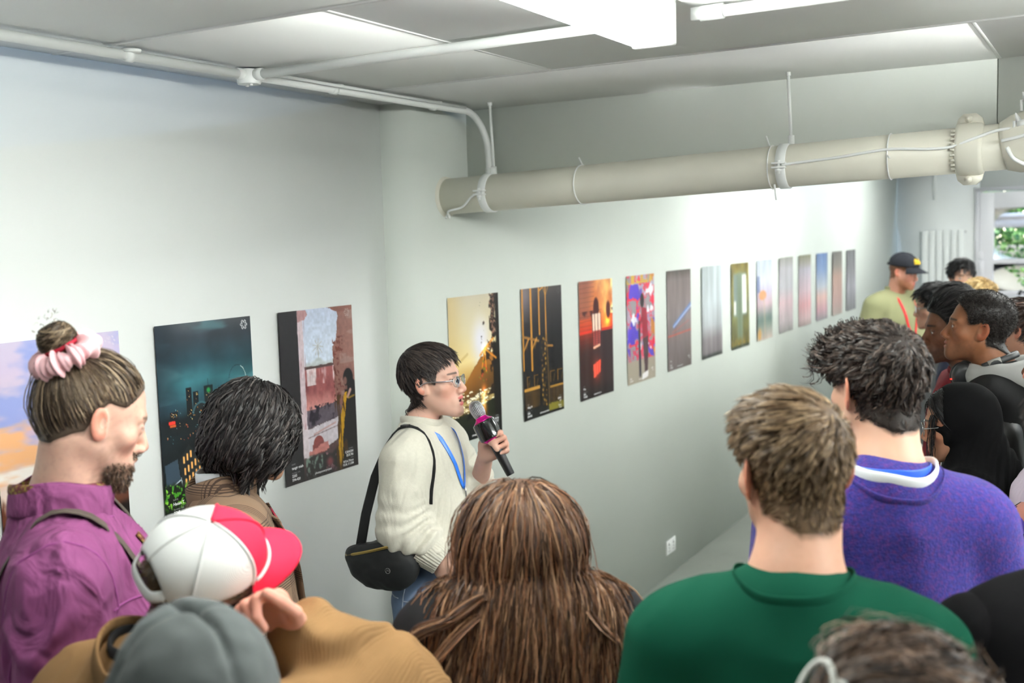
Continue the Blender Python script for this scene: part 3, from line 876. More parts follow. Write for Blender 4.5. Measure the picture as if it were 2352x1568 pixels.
def pic_a3():
    p = Pic(150, 225, 3)
    p.grad([(0, (178, 186, 206)), (0.33, (196, 206, 220)), (0.36, (150, 120, 118)), (1, (60, 44, 44))])
    for k in range(9):
        t = k * 0.7
        p.line((0.50, 0.22), (0.50 + 0.07 * math.cos(t), 0.22 + 0.05 * math.sin(t) + 0.01), 0.006, (170, 168, 166), 0.8)
    p.line((0.5, 0.22), (0.505, 0.31), 0.008, (160, 158, 158)); p.mix(p.st(p.V + 0.04 * p.n(8, 4, 3), 0.30, 0.325) * (p.V < 0.34), (176, 182, 184))
    p.rect(0.3, 0.335, 0.8, 0.355, (74, 56, 54), 0.003, 0.006)
    p.rect(0.3, 0.352, 0.8, 0.59, (150, 84, 84), 0.003); w = p.n(10, 4, 4, 1)
    wall = (p.V > 0.352) & (p.V < 0.59) & (p.U > 0.3)
    p.mix(wall * p.st(w, 0.0, 0.3) * 0.8, (104, 50, 54)); p.mix(wall * p.st(p.n(14, 5, 4, 2), 0.12, 0.35) * (p.V < 0.45), (206, 190, 192)); p.mix(wall * p.st(p.V + 0.1 * w, 0.48, 0.58) * 0.7, (214, 150, 142))
    p.poly([(0.3, 0.60), (0.78, 0.57), (0.78, 0.665), (0.3, 0.70)], (92, 82, 92), 1, 0.01); p.mix((p.V > 0.57) * (p.V < 0.7) * p.st(p.n(22, 20, 3, 3), 0.05, 0.25) * (p.U > 0.3), (40, 34, 44))
    p.poly([(0.3, 0.705), (0.78, 0.668), (0.78, 0.80), (0.3, 0.86)], (192, 184, 192), 1, 0.012); p.line((0.31, 0.755), (0.75, 0.72), 0.006, (110, 86, 86), 0.8); p.line((0.4, 0.74), (0.7, 0.70), 0.01, (176, 120, 110), 0.6)
    p.disc(0.455, 0.80, 0.075, (120, 60, 58), 1, 0.9); p.rect(0.37, 0.80, 0.54, 0.86, (120, 60, 58), 0.004)
    p.poly([(0.29, 0.84), (0.58, 0.80), (0.6, 0.84), (0.29, 0.885)], (176, 112, 106), 1, 0.02)
    low = p.st(p.V + 0.04 * p.n(8, 8, 3), 0.85, 0.87) * (p.U > 0.27)
    p.mix(low, (44, 40, 40)); p.mix(low * p.st(p.n(26, 34, 3, 6), 0.0, 0.2) * (p.U < 0.5), (110, 128, 118)); p.disc(0.6, 0.93, 0.07, (140, 70, 74), 0.8, 0.2); p.mix(low * p.st(p.n(30, 30, 3, 7), 0.1, 0.25) * (p.U > 0.55), (150, 110, 120))
    p.poly([(0.78, -0.01), (1.01, -0.01), (1.01, 1.01), (0.74, 1.01), (0.80, 0.62), (0.72, 0.55), (0.70, 0.24), (0.76, 0.20), (0.79, 0.05)], (128, 90, 82), 1, 0.018)
    rc = (p.U > 0.7) & (p.V < 0.55)
    p.mix(rc * p.st(p.n(40, 60, 3, 5), 0.05, 0.2) * (p.U < 0.85) * (p.V > 0.18), (98, 46, 36)); p.mix(rc * (p.U > 0.8) * p.st(p.n(5, 30, 3, 2), 0.0, 0.3) * 0.6, (150, 128, 122))
    p.poly([(0.6, -0.01), (1.01, -0.01), (1.01, 0.03), (0.8, 0.035)], (120, 76, 66), 1, 0.01)
    p.poly([(0.86, 0.5), (0.97, 0.46), (1.01, 0.5), (1.01, 1.01), (0.74, 1.01), (0.80, 0.62)], (24, 20, 20), 1, 0.006)
    p.disc(0.905, 0.445, 0.075, (20, 16, 18), 1, 0.9, 1.25); p.disc(0.95, 0.49, 0.06, (20, 16, 18)); p.disc(0.862, 0.46, 0.033, (120, 84, 76), 1, 0.6, 1.4); p.rect(0.855, 0.49, 0.89, 0.515, (110, 76, 70), 0.006)
    p.poly([(0.84, 0.53), (0.88, 0.53), (0.80, 0.8), (0.78, 1.0), (0.70, 1.0), (0.74, 0.8)], (176, 132, 20), 1, 0.012); p.mix((p.U > 0.7) * (p.U < 0.86) * (p.V > 0.54) * p.st(p.n(40, 8, 3, 8), 0.1, 0.2), (70, 46, 14)); p.line((0.90, 0.57), (0.98, 0.56), 0.012, (190, 150, 30), 0.7); p.line((0.89, 0.56), (0.93, 0.52), 0.02, (190, 150, 140), 0.9)
    p.rect(-0.1, -0.1, 0.245, 1.1, (34, 32, 34), 0.003); p.rect(0.245, 0, 0.315, 0.70, (190, 172, 178), 0.004, 0.01); p.rect(0.25, 0.68, 0.32, 0.87, (196, 184, 190), 0.005, 0.01); p.poly([(0.245, 0.0), (0.36, 0.0), (0.38, 0.025), (0.33, 0.06), (0.245, 0.07)], (160, 122, 124), 1, 0.012)
    p.mix((p.U > 0.24) * (p.U < 0.33) * (p.V < 0.7) * p.st(p.n(30, 6, 3, 2), 0.1, 0.3) * 0.5, (150, 96, 100))
    p.mix(p.st(p.V, 0.93, 0.99) * 0.7, (40, 32, 34)); p.mul(1 + 0.12 * p.n(40, 60, 2, 11))
    return p.logo((170, 150, 146))
def pic_b1():
    p = Pic(130, 195, 4)
    p.grad([(0, (196, 186, 164)), (0.25, (214, 202, 166)), (0.45, (232, 210, 150)), (0.62, (170, 120, 50)), (0.7, (70, 56, 28)), (1, (20, 24, 16))])
    p.mix(0.5 * (1 - p.st(p.U, 0, 0.4)) * (p.V < 0.45), (190, 160, 96)); p.disc(0.62, 0.33, 0.28, (226, 224, 236), 0.9, 0.1, 1.4); p.line((0.0, 0.50), (0.35, 0.40), 0.02, (170, 130, 60), 0.35)
    p.poly([(0, 0.72), (0.30, 0.60), (0.42, 0.53), (0.60, 0.44), (0.8, 0.42), (1.01, 0.40), (1.01, 0.72)], (150, 96, 36), 1, 0.008)
    p.mix((p.V > 0.5) * (p.V < 0.72) * p.st(p.V + 0.3 * p.U, 0.62, 0.95) * 0.8, (64, 46, 22))
    p.poly([(0, 0.82), (0, 0.76), (0.45, 0.70), (0.97, 0.665), (0.97, 0.73), (0.6, 0.79)], (176, 150, 90)); wv = (p.V > 0.66) & (p.V < 0.82)
    p.mix(wv * p.st(p.n(20, 80, 3, 1), 0.0, 0.2), (90, 66, 28)); p.mix(wv * p.st(p.n(24, 90, 3, 5), 0.12, 0.2), (250, 240, 210))
    p.poly([(0, 0.83), (0.3, 0.815), (0.6, 0.785), (0.98, 0.725), (1.01, 0.72), (1.01, 1.01), (0, 1.01)], (30, 34, 18), 1, 0.008); p.glow(0.65, 0.74, 0.035, (255, 220, 160), 0.8, 2.5); p.glow(0.66, 0.81, 0.05, (240, 130, 30), 0.6, 1.6); p.line((0.56, 0.68), (0.57, 0.80), 0.012, (26, 22, 14)); p.poly([(0.3, 0.83), (0.52, 0.80), (0.55, 0.83), (0.3, 0.86)], (16, 14, 12))
    f = p.st(p.n(16, 24, 4, 7) + 1.6 * (p.U - 0.80) - 0.9 * np.abs(p.V - 0.45) * (p.U < 0.8) + 0.1 * (p.V < 0.2), 0.0, 0.1) * (p.V < 0.72)
    p.mix(f, (40, 30, 22)); p.mix(f * p.st(p.n(60, 90, 2, 3), 0.08, 0.2) * (p.V < 0.4), (150, 110, 90)); p.rect(0.93, 0, 1.1, 1.1, (24, 22, 18), 0.02); p.rect(0.86, 0.35, 0.94, 1.0, (26, 22, 16), 0.015)
    c = (0.70, 0.385)
    for t, L in ((0.5, 0.25), (1.5, 0.24), (-0.5, 0.2), (1.9, 0.2), (2.6, 0.12), (-0.2, 0.1)):
        p.line(c, (c[0] + L * math.cos(t), c[1] + L * math.sin(t) / 1.5), 0.022, (240, 150, 40), 0.85, 0.05)
    p.glow(*c, 0.05, (255, 220, 160), 0.35); p.glow(0.66, 0.68, 0.05, (220, 90, 20), 0.6, 1.2)
    p.specks(12, (0.55, 0.45, 0.8, 0.62), 0.014, [(200, 60, 30), (110, 130, 40)], 2); p.mix(p.st(p.V, 0.86, 0.96), (14, 18, 14))
    return p
def pic_b2():
    p = Pic(120, 180, 5)
    p.grad([(0, (70, 64, 64)), (0.12, (44, 40, 42)), (0.4, (28, 26, 26)), (1, (22, 20, 16))])
    p.glow(0.06, 0.08, 0.2, (60, 55, 60), 1); gold = (206, 142, 50)
    for u, v1, w in ((0.03, 0.61, 0.018), (0.235, 0.62, 0.026), (0.435, 0.36, 0.018), (0.60, 0.42, 0.014)):
        p.line((u, 0), (u - 0.005, v1), w, gold, 0.95, 0.6)
    p.line((0.435, 0.03), (0.54, 0.0), 0.012, gold); p.line((0.60, 0.07), (0.54, 0.0), 0.01, gold, 0.7); p.line((0.60, 0.07), (0.67, 0.0), 0.01, gold, 0.7)
    p.line((0.03, 0.36), (0.4, 0.41), 0.02, (150, 104, 44), 0.9); p.line((0.6, 0.46), (0.75, 0.47), 0.016, (150, 104, 44), 0.9)
    for u in (0.03, 0.235):
        p.line((u, 0.47), (u + 0.12, 0.385), 0.016, gold, 0.8); p.line((u + 0.12, 0.385), (u + 0.07, 0.46), 0.01, gold, 0.5)
    for k in range(60):
        a = 0.40 + 0.6 * k / 60
        p.disc(0.52 + 0.05 * math.sin(k * 1.7) + 0.02 * math.sin(k * 5.1), a, 0.022, [(200, 150, 50), (90, 66, 24), (36, 28, 16), (160, 110, 36)][(k * 7) % 4], 0.8, 0.4)
    p.line((0.61, 0.38), (0.64, 0.93), 0.02, (96, 70, 30), 0.9)
    p.rect(0.02, 0.755, 0.4, 0.78, (190, 140, 60), 0.004); p.rect(0.66, 0.785, 1, 0.80, (170, 124, 50), 0.004)
    for k in range(11):
        u = 0.05 + 0.033 * k
        p.line((u, 0.78), (u, 0.91), 0.007, (128, 92, 40), 0.8)
        u = 0.69 + 0.031 * k
        p.line((u, 0.80), (u, 0.92), 0.007, (120, 86, 38), 0.8)
    for (a, b) in ((0.1, 0.16), (0.27, 0.36), (0.68, 0.78), (0.86, 0.98)):
        p.line((a, 0.67), (a, 0.75), 0.01, (170, 120, 44), 0.8); p.line((a, 0.67), (b, 0.67), 0.008, (150, 106, 40), 0.8); p.line((b - 0.03, 0.75), (b, 0.70), 0.009, (150, 106, 40), 0.6)
    p.rect(0.62, 0.925, 1.1, 0.985, (120, 112, 36), 0.006, 0.02); p.rect(-0.1, 0.93, 0.6, 1.1, (26, 26, 22), 0.01); p.rect(0.6, 0.98, 1.1, 1.1, (20, 20, 18), 0.006)
    return p.logo((90, 86, 86))
def pic_b3():
    p = Pic(110, 165, 6)
    p.grad([(0, (190, 110, 70)), (0.2, (210, 120, 60)), (0.4, (190, 60, 30)), (0.48, (110, 40, 26)), (0.6, (60, 34, 28)), (1, (44, 28, 26))])
    f = p.st(p.n(4, 5, 4), -0.2, 0.4) * (p.V < 0.42)
    p.mix(f * p.st(p.U, 0.3, 0.6), (252, 190, 110)); p.mix(p.st(p.n(5, 7, 4, 2), 0.1, 0.4) * (p.V < 0.3) * p.st(p.U, 0.45, 0.7), (255, 236, 170)); p.mix((1 - p.st(p.U, 0.2, 0.5)) * (p.V < 0.32) * 0.7, (128, 74, 64))
    for k in range(26):
        p.line((0, 0.02 + k * 0.04), (0.45, 0.015 + k * 0.04), 0.006, (50, 26, 24), 0.35)
    p.mix(p.st(p.n(7, 9, 4, 4), 0.05, 0.3) * (p.V > 0.25) * (p.V < 0.4), (70, 24, 20)); p.glow(0.82, 0.38, 0.12, (240, 90, 20), 0.9, 1.3); p.glow(0.86, 0.36, 0.05, (255, 160, 40), 0.8)
    p.disc(0.50, 0.24, 0.1, (70, 24, 20), 1, 0.7, 1.6); p.disc(0.87, 0.27, 0.08, (80, 26, 20), 1, 0.6, 1.8)
    p.mix((p.U > 0.62) * (p.V > 0.42), (52, 36, 36)); p.mix((np.abs(p.V - 0.43) < 0.015) * 0.8, (230, 50, 30))
    p.rect(0.37, 0.285, 0.64, 0.44, (250, 214, 190), 0.006); p.rect(0.40, 0.43, 0.62, 0.56, (170, 70, 60), 0.006)
    for u in (0.375, 0.45, 0.545, 0.635):
        p.line((u, 0.28), (u + 0.015, 0.57), 0.014, (66, 22, 22))
    for k in range(7):
        p.line((0.41, 0.45 + 0.018 * k), (0.62, 0.445 + 0.018 * k), 0.006, (70, 24, 24), 0.7)
    p.line((0.41, 0.575), (0.60, 0.56), 0.02, (240, 180, 150)); p.rect(0.40, 0.60, 0.62, 0.68, (50, 28, 26), 0.006)
    p.poly([(0.39, 0.72), (0.62, 0.685), (0.61, 0.79), (0.40, 0.835)], (236, 80, 60)); p.line((0.47, 0.70), (0.48, 0.83), 0.012, (120, 30, 30)); p.line((0.54, 0.69), (0.55, 0.81), 0.012, (120, 30, 30)); p.glow(0.5, 0.77, 0.12, (160, 40, 20), 0.5, 1.4)
    p.mix(p.st(p.V, 0.86, 0.98), (34, 24, 24))
    return p
def pic_b4():
    p = Pic(100, 150, 7)
    p.grad([(0, (180, 170, 190)), (0.5, (170, 150, 170)), (1, (150, 140, 130))])
    a = p.n(4, 6, 3); b = p.n(5, 7, 3, 2)
    p.mix(p.st(a, 0.0, 0.12), (86, 66, 190)); p.mix(p.st(b, 0.05, 0.15), (150, 146, 150)); p.mix((np.abs(b - 0.06) < 0.07) * 1.0, (226, 50, 76)); p.mix((np.abs(a + 0.12) < 0.05) * 0.9, (214, 60, 90)); p.mix(p.st(p.n(9, 12, 3, 5), 0.22, 0.3), (236, 236, 244)); p.mix((p.V < 0.08) * p.st(p.n(9, 10, 3, 8), 0.0, 0.1), (210, 170, 60))
    p.mix((p.U > 0.85) * p.st(p.n(12, 6, 3, 6), 0.1, 0.2), (200, 130, 60)); p.rect(-0.1, 0.79, 1.1, 1.1, (160, 150, 134), 0.01)
    for k in range(40):
        p.line((0, 0.02 * k), (1, 0.02 * k - 0.01), 0.003, (70, 60, 80), 0.25)
    p.line((0.43, 0.45), (0.44, 0.93), 0.05, (56, 52, 62)); p.poly([(0.52, 0.30), (0.72, 0.32), (0.76, 0.60), (0.54, 0.63)], (150, 44, 60)); p.poly([(0.55, 0.60), (0.76, 0.58), (0.72, 0.92), (0.6, 0.93)], (76, 56, 60)); p.disc(0.55, 0.24, 0.075, (40, 30, 34), 1, 0.9, 1.4); p.poly([(0.52, 0.93), (0.74, 0.91), (0.72, 0.97), (0.5, 0.985)], (236, 232, 232)); p.line((0.6, 0.35), (0.44, 0.48), 0.04, (140, 40, 56))
    return p
def glare_print(seed, stops, a=0.25, s=9):
    p = Pic(44, 66, seed)
    p.grad(stops)
    p.mul(1 + a * p.n(s, 1.6, 3))  # pale vertical streaks: surface glare put into the print colour
    return p
def pic_b5():
    p = Pic(80, 120, 8)
    p.grad([(0, (84, 76, 72)), (0.1, (126, 114, 114)), (0.5, (132, 120, 122)), (0.8, (110, 98, 100)), (1, (92, 82, 82))])
    p.mul(1 + 0.3 * p.n(7, 2, 3))
    for k, (w, c) in enumerate(((0.05, (90, 130, 200)), (0.02, (214, 226, 250)), (0.012, (60, 90, 180)))):
        p.line((0.25, 0.56 + 0.01 * k), (1.0, 0.36 + 0.02 * k), w, c, 0.85, 0.1)
    p.line((0.0, 0.655), (1.0, 0.63), 0.02, (214, 70, 50), 0.7, 0.2); p.line((0.2, 0.62), (0.9, 0.53), 0.02, (190, 90, 80), 0.5, 0.1)
    return p
def pic_b7():
    p = Pic(60, 90, 10)
    p.grad([(0, (120, 104, 40)), (0.2, (136, 128, 66)), (0.6, (110, 112, 66)), (1, (96, 88, 30))])
    p.mul(1 + 0.35 * p.n(6, 8, 4)); p.rect(0.14, 0.12, 0.86, 0.62, (120, 134, 130), 0.03); p.rect(0.62, 0.14, 0.86, 0.60, (244, 246, 238), 0.02); p.rect(0.16, 0.44, 0.27, 0.60, (244, 246, 236), 0.02); p.rect(0.34, 0.12, 0.62, 0.9, (110, 126, 104), 0.05); p.mix(p.st(p.V, 0.84, 0.95) * p.st(p.n(20, 20, 3), -0.1, 0.2), (150, 120, 30)); p.rect(-0.1, 0.965, 1.1, 1.1, (40, 50, 36), 0.006)
    return p
def pic_b8():
    p = Pic(50, 75, 11)
    p.grad([(0, (196, 206, 216)), (0.25, (206, 210, 226)), (0.4, (190, 180, 200)), (0.55, (206, 178, 186)), (0.75, (92, 116, 108)), (1, (188, 170, 160))])
    p.mul(1 + 0.25 * p.n(7, 3, 3)); p.disc(0.38, 0.44, 0.3, (226, 150, 90), 0.9, 0.7, 0.35); p.line((0.46, 0.45), (0.52, 0.98), 0.03, (190, 170, 140)); p.disc(0.15, 0.92, 0.16, (206, 150, 60), 0.8, 0.4); p.mix((p.U < 0.2) * (p.V > 0.2) * (p.V < 0.4) * 0.6, (70, 90, 140))
    return p

PW, PH = 0.402, 0.603
TXT = {}
def text_mesh(s, size, bold=0.0):
    k = (s, size, bold)
    if k not in TXT:
        cu = bpy.data.curves.new('lettering', 'FONT')
        cu.body = s; cu.size = size; cu.offset = bold; cu.resolution_u = 2
        o = bpy.data.objects.new('lettering', cu)
        COL.objects.link(o)
        dg = bpy.context.evaluated_depsgraph_get()
        me = bpy.data.meshes.new_from_object(o.evaluated_get(dg))
        bpy.data.objects.remove(o)
        TXT[k] = me
    return TXT[k]
M_INK = mat('white_ink', (232, 232, 234), rough=0.4)
M_INK2 = mat('grey_ink', (150, 150, 152), rough=0.4)
def caption(parent, s, u, v, size, align='l', ink=None, bold=0.0):
    me = text_mesh(s, size, bold).copy()
    me.materials.clear(); me.materials.append(ink or M_INK)
    n = len(me.vertices)
    c = np.zeros(n * 3); me.vertices.foreach_get('co', c); c = c.reshape(-1, 3)
    w = c[:, 0].max() - c[:, 0].min()
    ox = {'l': 0, 'r': -w, 'c': -w / 2}[align] - c[:, 0].min()
    V = np.stack([np.full(n, 0.0), c[:, 0] + ox + (u - 0.5) * PW, c[:, 1] + (1 - v) * PH], -1)
    V[:, 0] = parent['_w'](V[:, 1] / PW + 0.5, 1 - V[:, 2] / PH) + 0.0009
    me.vertices.foreach_set('co', V.astype(np.float32).reshape(-1)); me.update()
    o = bpy.data.objects.new('caption', me)
    COL.objects.link(o); o.parent = parent['o']
M_PRINT = mat('satin_print', attr=True, rough=0.3, spec=0.5)
def poster(p, X, Y0, ztop, label, ripple, seed, texts=()):
    ny, nx = p.I.shape[:2]
    def wav(u, v):
        u = np.asarray(u, float); v = np.asarray(v, float)
        q = np.stack([u * 3.2, v * 1.1, np.full_like(u, seed * 5.3)], -1)
        edge = np.abs(u - 0.5) * 2
        return 0.004 + ripple * (0.5 + 0.5 * noise3(q)) + 0.35 * ripple * noise3(q * np.array([2.3, 1.4, 1]) + 9) + 0.002 * edge ** 4
    h = wav(p.U.reshape(-1), p.V.reshape(-1))
    V = np.stack([h, (p.U.reshape(-1) - 0.5) * PW, (1 - p.V.reshape(-1)) * PH], -1)
    i = np.arange(nx * ny).reshape(ny, nx)
    F = np.stack([i[:-1, :-1], i[1:, :-1], i[1:, 1:], i[:-1, 1:]], -1).reshape(-1, 4)
    o = mesh_obj('poster', V, F, M_PRINT, None, True, lina(p.I).reshape(-1, 3))
    o.location = (X, Y0 + PW / 2, ztop - PH)
    tag(o, label, 'poster', 'photo posters along the wall')
    for t in texts:
        caption({'o': o, '_w': wav}, *t)
    return o
def std(name, num, c1, c2, l1, l2):
    return [('NAME', 0.08, 0.885, 0.0075, 'l', M_INK2), (name, 0.08, 0.91, 0.0135, 'l', None, 0.0002), ('NUMBER / SIZE', 0.08, 0.935, 0.0065, 'l', M_INK2), (num, 0.08, 0.955, 0.013, 'l', None, 0.0003), ('594-420', 0.08, 0.978, 0.013, 'l', None, 0.0003),
            ('photoposterproject', 0.5, 0.977, 0.0115, 'c', None, 0.0002), ('CAMERA', 0.93, 0.885, 0.0065, 'r', M_INK2), (c1, 0.93, 0.908, 0.0125, 'r', None, 0.0003), (c2, 0.93, 0.928, 0.0125, 'r', None, 0.0003), ('LENS', 0.93, 0.944, 0.0065, 'r', M_INK2), (l1, 0.93, 0.964, 0.012, 'r', None, 0.0002), (l2, 0.93, 0.983, 0.012, 'r', None, 0.0002)]
ZT = 1.849
poster(pic_a1(), -0.14, 1.683, ZT, 'poster of a lilac and orange sunset sky behind the bearded man', 0.001, 1)
poster(pic_a2(), -0.14, 2.216, ZT, 'poster of a night city skyline with a big wheel, half hidden by the dark bob', 0.001, 2, [t for t in std('Hasan T', '2265', '', '', '', '') if t[0]][:6])
poster(pic_a3(), -0.14, 2.752, ZT, 'poster of crumbling red ruins and a figure in a yellow scarf', 0.001, 3, std('tangir miah', '2265', 'CANON', 'EOS R6', 'RF24-70mm', 'F2.8L II USM'))
BT = [t for t in std('', '', 'CANON', 'EOS R7', 'RF18-150mm', 'F3.5 STM') if t[0]]
poster(pic_b1(), 0.0, 3.592, ZT - 0.004, 'poster of a golden lakeside sunset beside the speaker', 0.0015, 4, BT)
poster(pic_b2(), 0.0, 4.196, ZT - 0.003, 'dark poster of gold-lit church columns', 0.003, 5, std('Wing W', '2265', 'SONY', 'A7', '35mm', 'F1.8'))
poster(pic_b3(), 0.0, 4.790, ZT, 'fiery orange poster of a lit window in a brick wall', 0.003, 6, std('Kitty', '2265', 'SONY', 'A7', '35mm', 'F1.8')[:6])
poster(pic_b4(), 0.0, 5.386, ZT, 'colourful graffiti poster with a standing figure in red', 0.003, 7, std('Alex', '2265', 'SONY', 'A7', '35mm', 'F1.8')[3:10])
poster(pic_b5(), 0.0, 5.990, ZT + 0.003, 'grey poster streaked with blue and red light trails', 0.005, 8, std('Dan', '2265', 'SONY', 'A7', '35mm', 'F1.8')[1:9])
GLARE_GREY = [(0, (190, 200, 202)), (0.4, (196, 204, 208)), (0.65, (176, 180, 184)), (0.8, (130, 122, 126)), (0.95, (120, 112, 116)), (0.97, (60, 62, 62)), (1, (40, 42, 42))]
poster(glare_print(9, GLARE_GREY, 0.3), 0.0, 6.597, ZT + 0.005, 'pale glare-washed grey poster with a dark lower edge', 0.006, 9)
poster(pic_b7(), 0.0, 7.205, ZT + 0.002, 'olive green poster of tall garden windows', 0.006, 10)
poster(pic_b8(), 0.0, 7.810, ZT + 0.004, 'pale poster of an orange mushroom-like flower', 0.006, 11)
for k, (st, lb, am) in enumerate((
    ([(0, (150, 148, 140)), (0.15, (190, 186, 192)), (0.4, (186, 184, 190)), (0.6, (206, 176, 182)), (0.85, (186, 172, 176)), (1, (140, 136, 134))], 'pale grey and pink poster next to the flower poster', 0.22),
    ([(0, (120, 116, 84)), (0.2, (180, 174, 186)), (0.5, (210, 184, 192)), (0.7, (216, 160, 164)), (0.9, (206, 176, 178)), (1, (160, 140, 136))], 'pink poster with an olive top edge', 0.25),
    ([(0, (84, 112, 160)), (0.25, (120, 144, 184)), (0.5, (190, 196, 206)), (0.65, (226, 186, 176)), (0.85, (206, 160, 170)), (1, (150, 146, 150))], 'blue-topped poster fading to pink', 0.3),
    ([(0, (92, 88, 82)), (0.2, (120, 112, 104)), (0.4, (170, 138, 124)), (0.8, (176, 144, 138)), (1, (170, 156, 148))], 'brownish pink poster with a dark grey top', 0.25),
    ([(0, (92, 92, 94)), (0.25, (104, 102, 106)), (0.6, (140, 138, 146)), (0.8, (120, 118, 124)), (1, (110, 110, 112))], 'last and farthest poster, plain mottled grey', 0.3))):
    poster(glare_print(12 + k, st, am), 0.0, 8.413 + 0.606 * k, ZT + 0.006, lb, 0.007, 12 + k)
# ------------------------------------------------------------------ people: shared anatomy, hair and clothing builders
M_SKIN = mat('skin', attr=True, rough=0.5, spec=0.35, sss=0.12, bump=0.08, bscale=500, bdist=0.001)
M_HAIR = mat('hair', attr=True, rough=0.45, spec=0.28)
M_EYE = mat('eye', attr=True, rough=0.1, spec=0.6)
M_LENS = glass_mat('spectacle_lens', (248, 250, 250), 1.15)
SHOE = mat('shoe_leather', (40, 38, 38), rough=0.5)

def skull(q):
    d = ell(q, (0, -0.014, 0.034), (0.0755, 0.098, 0.086))
    return smin(d, ell(q, (0, 0.02, -0.028), (0.060, 0.066, 0.088)), 0.03)

def skullh(q):
    return smin(skull(q), cap(q, (0, -0.030, -0.05), (0, -0.045, -0.16), 0.054, 0.056), 0.03)

def head_sdf(q, P):
    g = P.get
    jw, no, mo, eo, w = g('jaw', 1.0), g('nose', 1.0), g('mouth', 0.0), g('eyes', 1.0), g('w', 1.0)
    qa = q.copy(); qa[:, 0] = np.abs(qa[:, 0])
    d = ell(q, (0, -0.014, 0.034), (0.0755 * w, 0.098, 0.086))
    d = smin(d, ell(q, (0, 0.02, -0.028), (0.060 * w, 0.066, 0.088)), 0.03)
    jz = -0.012 * mo
    d = smin(d, cap(qa, (0.050 * jw, -0.006, -0.048), (0.013, 0.064, -0.100 + jz), 0.017, 0.017), 0.035)
    d = smin(d, ell(q, (0, 0.077 + g('chin', 0.0), -0.103 + jz), (0.021, 0.013, 0.015)), 0.022)
    d = smin(d, ell(qa, (0.046, 0.048, -0.024), (0.020, 0.019, 0.017)), 0.026)
    d = smin(d, cap(qa, (0.010, 0.080, 0.020), (0.042, 0.066, 0.020), 0.011 * g('brow', 1), 0.007), 0.016)
    d = smax(d, -ell(qa, (0.032, 0.102, -0.001), (0.019, 0.021, 0.013)), 0.014)
    d = smin(d, sph(qa, (0.032, 0.0715, -0.001), 0.0148), 0.004)
    if eo > 0:
        d = smax(d, -ell(qa, (0.032, 0.090, -0.0015), (0.0135, 0.016, 0.0055 * eo)), 0.003)
    d = smin(d, cap(q, (0, 0.081, 0.010), (0, 0.1035 + 0.006 * (no - 1) * 3, -0.035), 0.0078, 0.0105 * no), 0.011)
    d = smin(d, ell(qa, (0.0115 * no, 0.0965, -0.0415), (0.0085 * no, 0.0105, 0.0078)), 0.007)
    d = smax(d, -sph(qa, (0.0062, 0.103, -0.0515), 0.0042), 0.004)
    d = smin(d, ell(q, (0, 0.0765, -0.071), (0.030, 0.016, 0.024)), 0.02)
    d = smin(d, ell(q, (0, 0.0905, -0.0635), (0.020 - 0.002 * mo, 0.0085, 0.0058)), 0.006)
    d = smin(d, ell(q, (0, 0.0885, -0.077 + jz), (0.017, 0.0085, 0.0065)), 0.006)
    d = smax(d, -ell(q, (0, 0.1, -0.0702 + jz / 2), (0.021 - 0.003 * mo, 0.016 + 0.006 * mo, 0.0014 + 0.0075 * mo)), 0.0025)
    # ears
    e = qa.copy()
    e[:, 0] -= -g('flare', 0.45) * (e[:, 1] + 0.006)
    e[:, 1] += 0.15 * (e[:, 2])
    es = g('ear', 1.0)
    ear = ell(e, (0.0765 * w, -0.014, -0.006), (0.0065, 0.0185 * es, 0.032 * es))
    ear = smax(ear, -ell(e, (0.0845 * w, -0.011, -0.001), (0.0085, 0.0115 * es, 0.0215 * es)), 0.003)
    ear = smin(ear, ell(e, (0.074 * w, -0.004, -0.026), (0.006, 0.008, 0.010)), 0.006)
    return smin(d, ear, 0.005)

HL = ([-0.13, -0.06, -0.032, -0.022, -0.006, 0.012, 0.030, 0.045, 0.062, 0.075, 0.12], [-0.082, -0.072, -0.058, -0.02, 0.028, 0.020, 0.012, 0.040, 0.064, 0.072, 0.078])
def hairline(q, hl=HL, dz=0.0):
    """negative inside the hair region"""
    nape = np.clip((-0.03 - q[:, 1]) / 0.03, 0, 1) * np.clip(np.abs(q[:, 0]) - 0.036, 0, 1) * 0.9
    return np.interp(q[:, 1], hl[0], hl[1]).astype(np.float32) + dz + nape.astype(np.float32) - q[:, 2]

def grad_of(fn, p, e=0.002):
    g = np.stack([fn(p + A3(*(e * np.eye(3)[i]))) - fn(p - A3(*(e * np.eye(3)[i]))) for i in range(3)], -1)
    return g / (np.linalg.norm(g, axis=1, keepdims=True) + 1e-9)

def scalp_points(n, sdf, mask, g, c=(0, -0.012, 0.03)):
    d = g.normal(size=(n * 4, 3)); d /= np.linalg.norm(d, axis=1, keepdims=True)
    p = (A3(*c) + d * 0.2).astype(np.float32)
    for _ in range(14):
        p = p - (sdf(p)[:, None] * d * 0.9).astype(np.float32)
    ok = mask(p) < 0
    p = p[ok][:n]
    return p

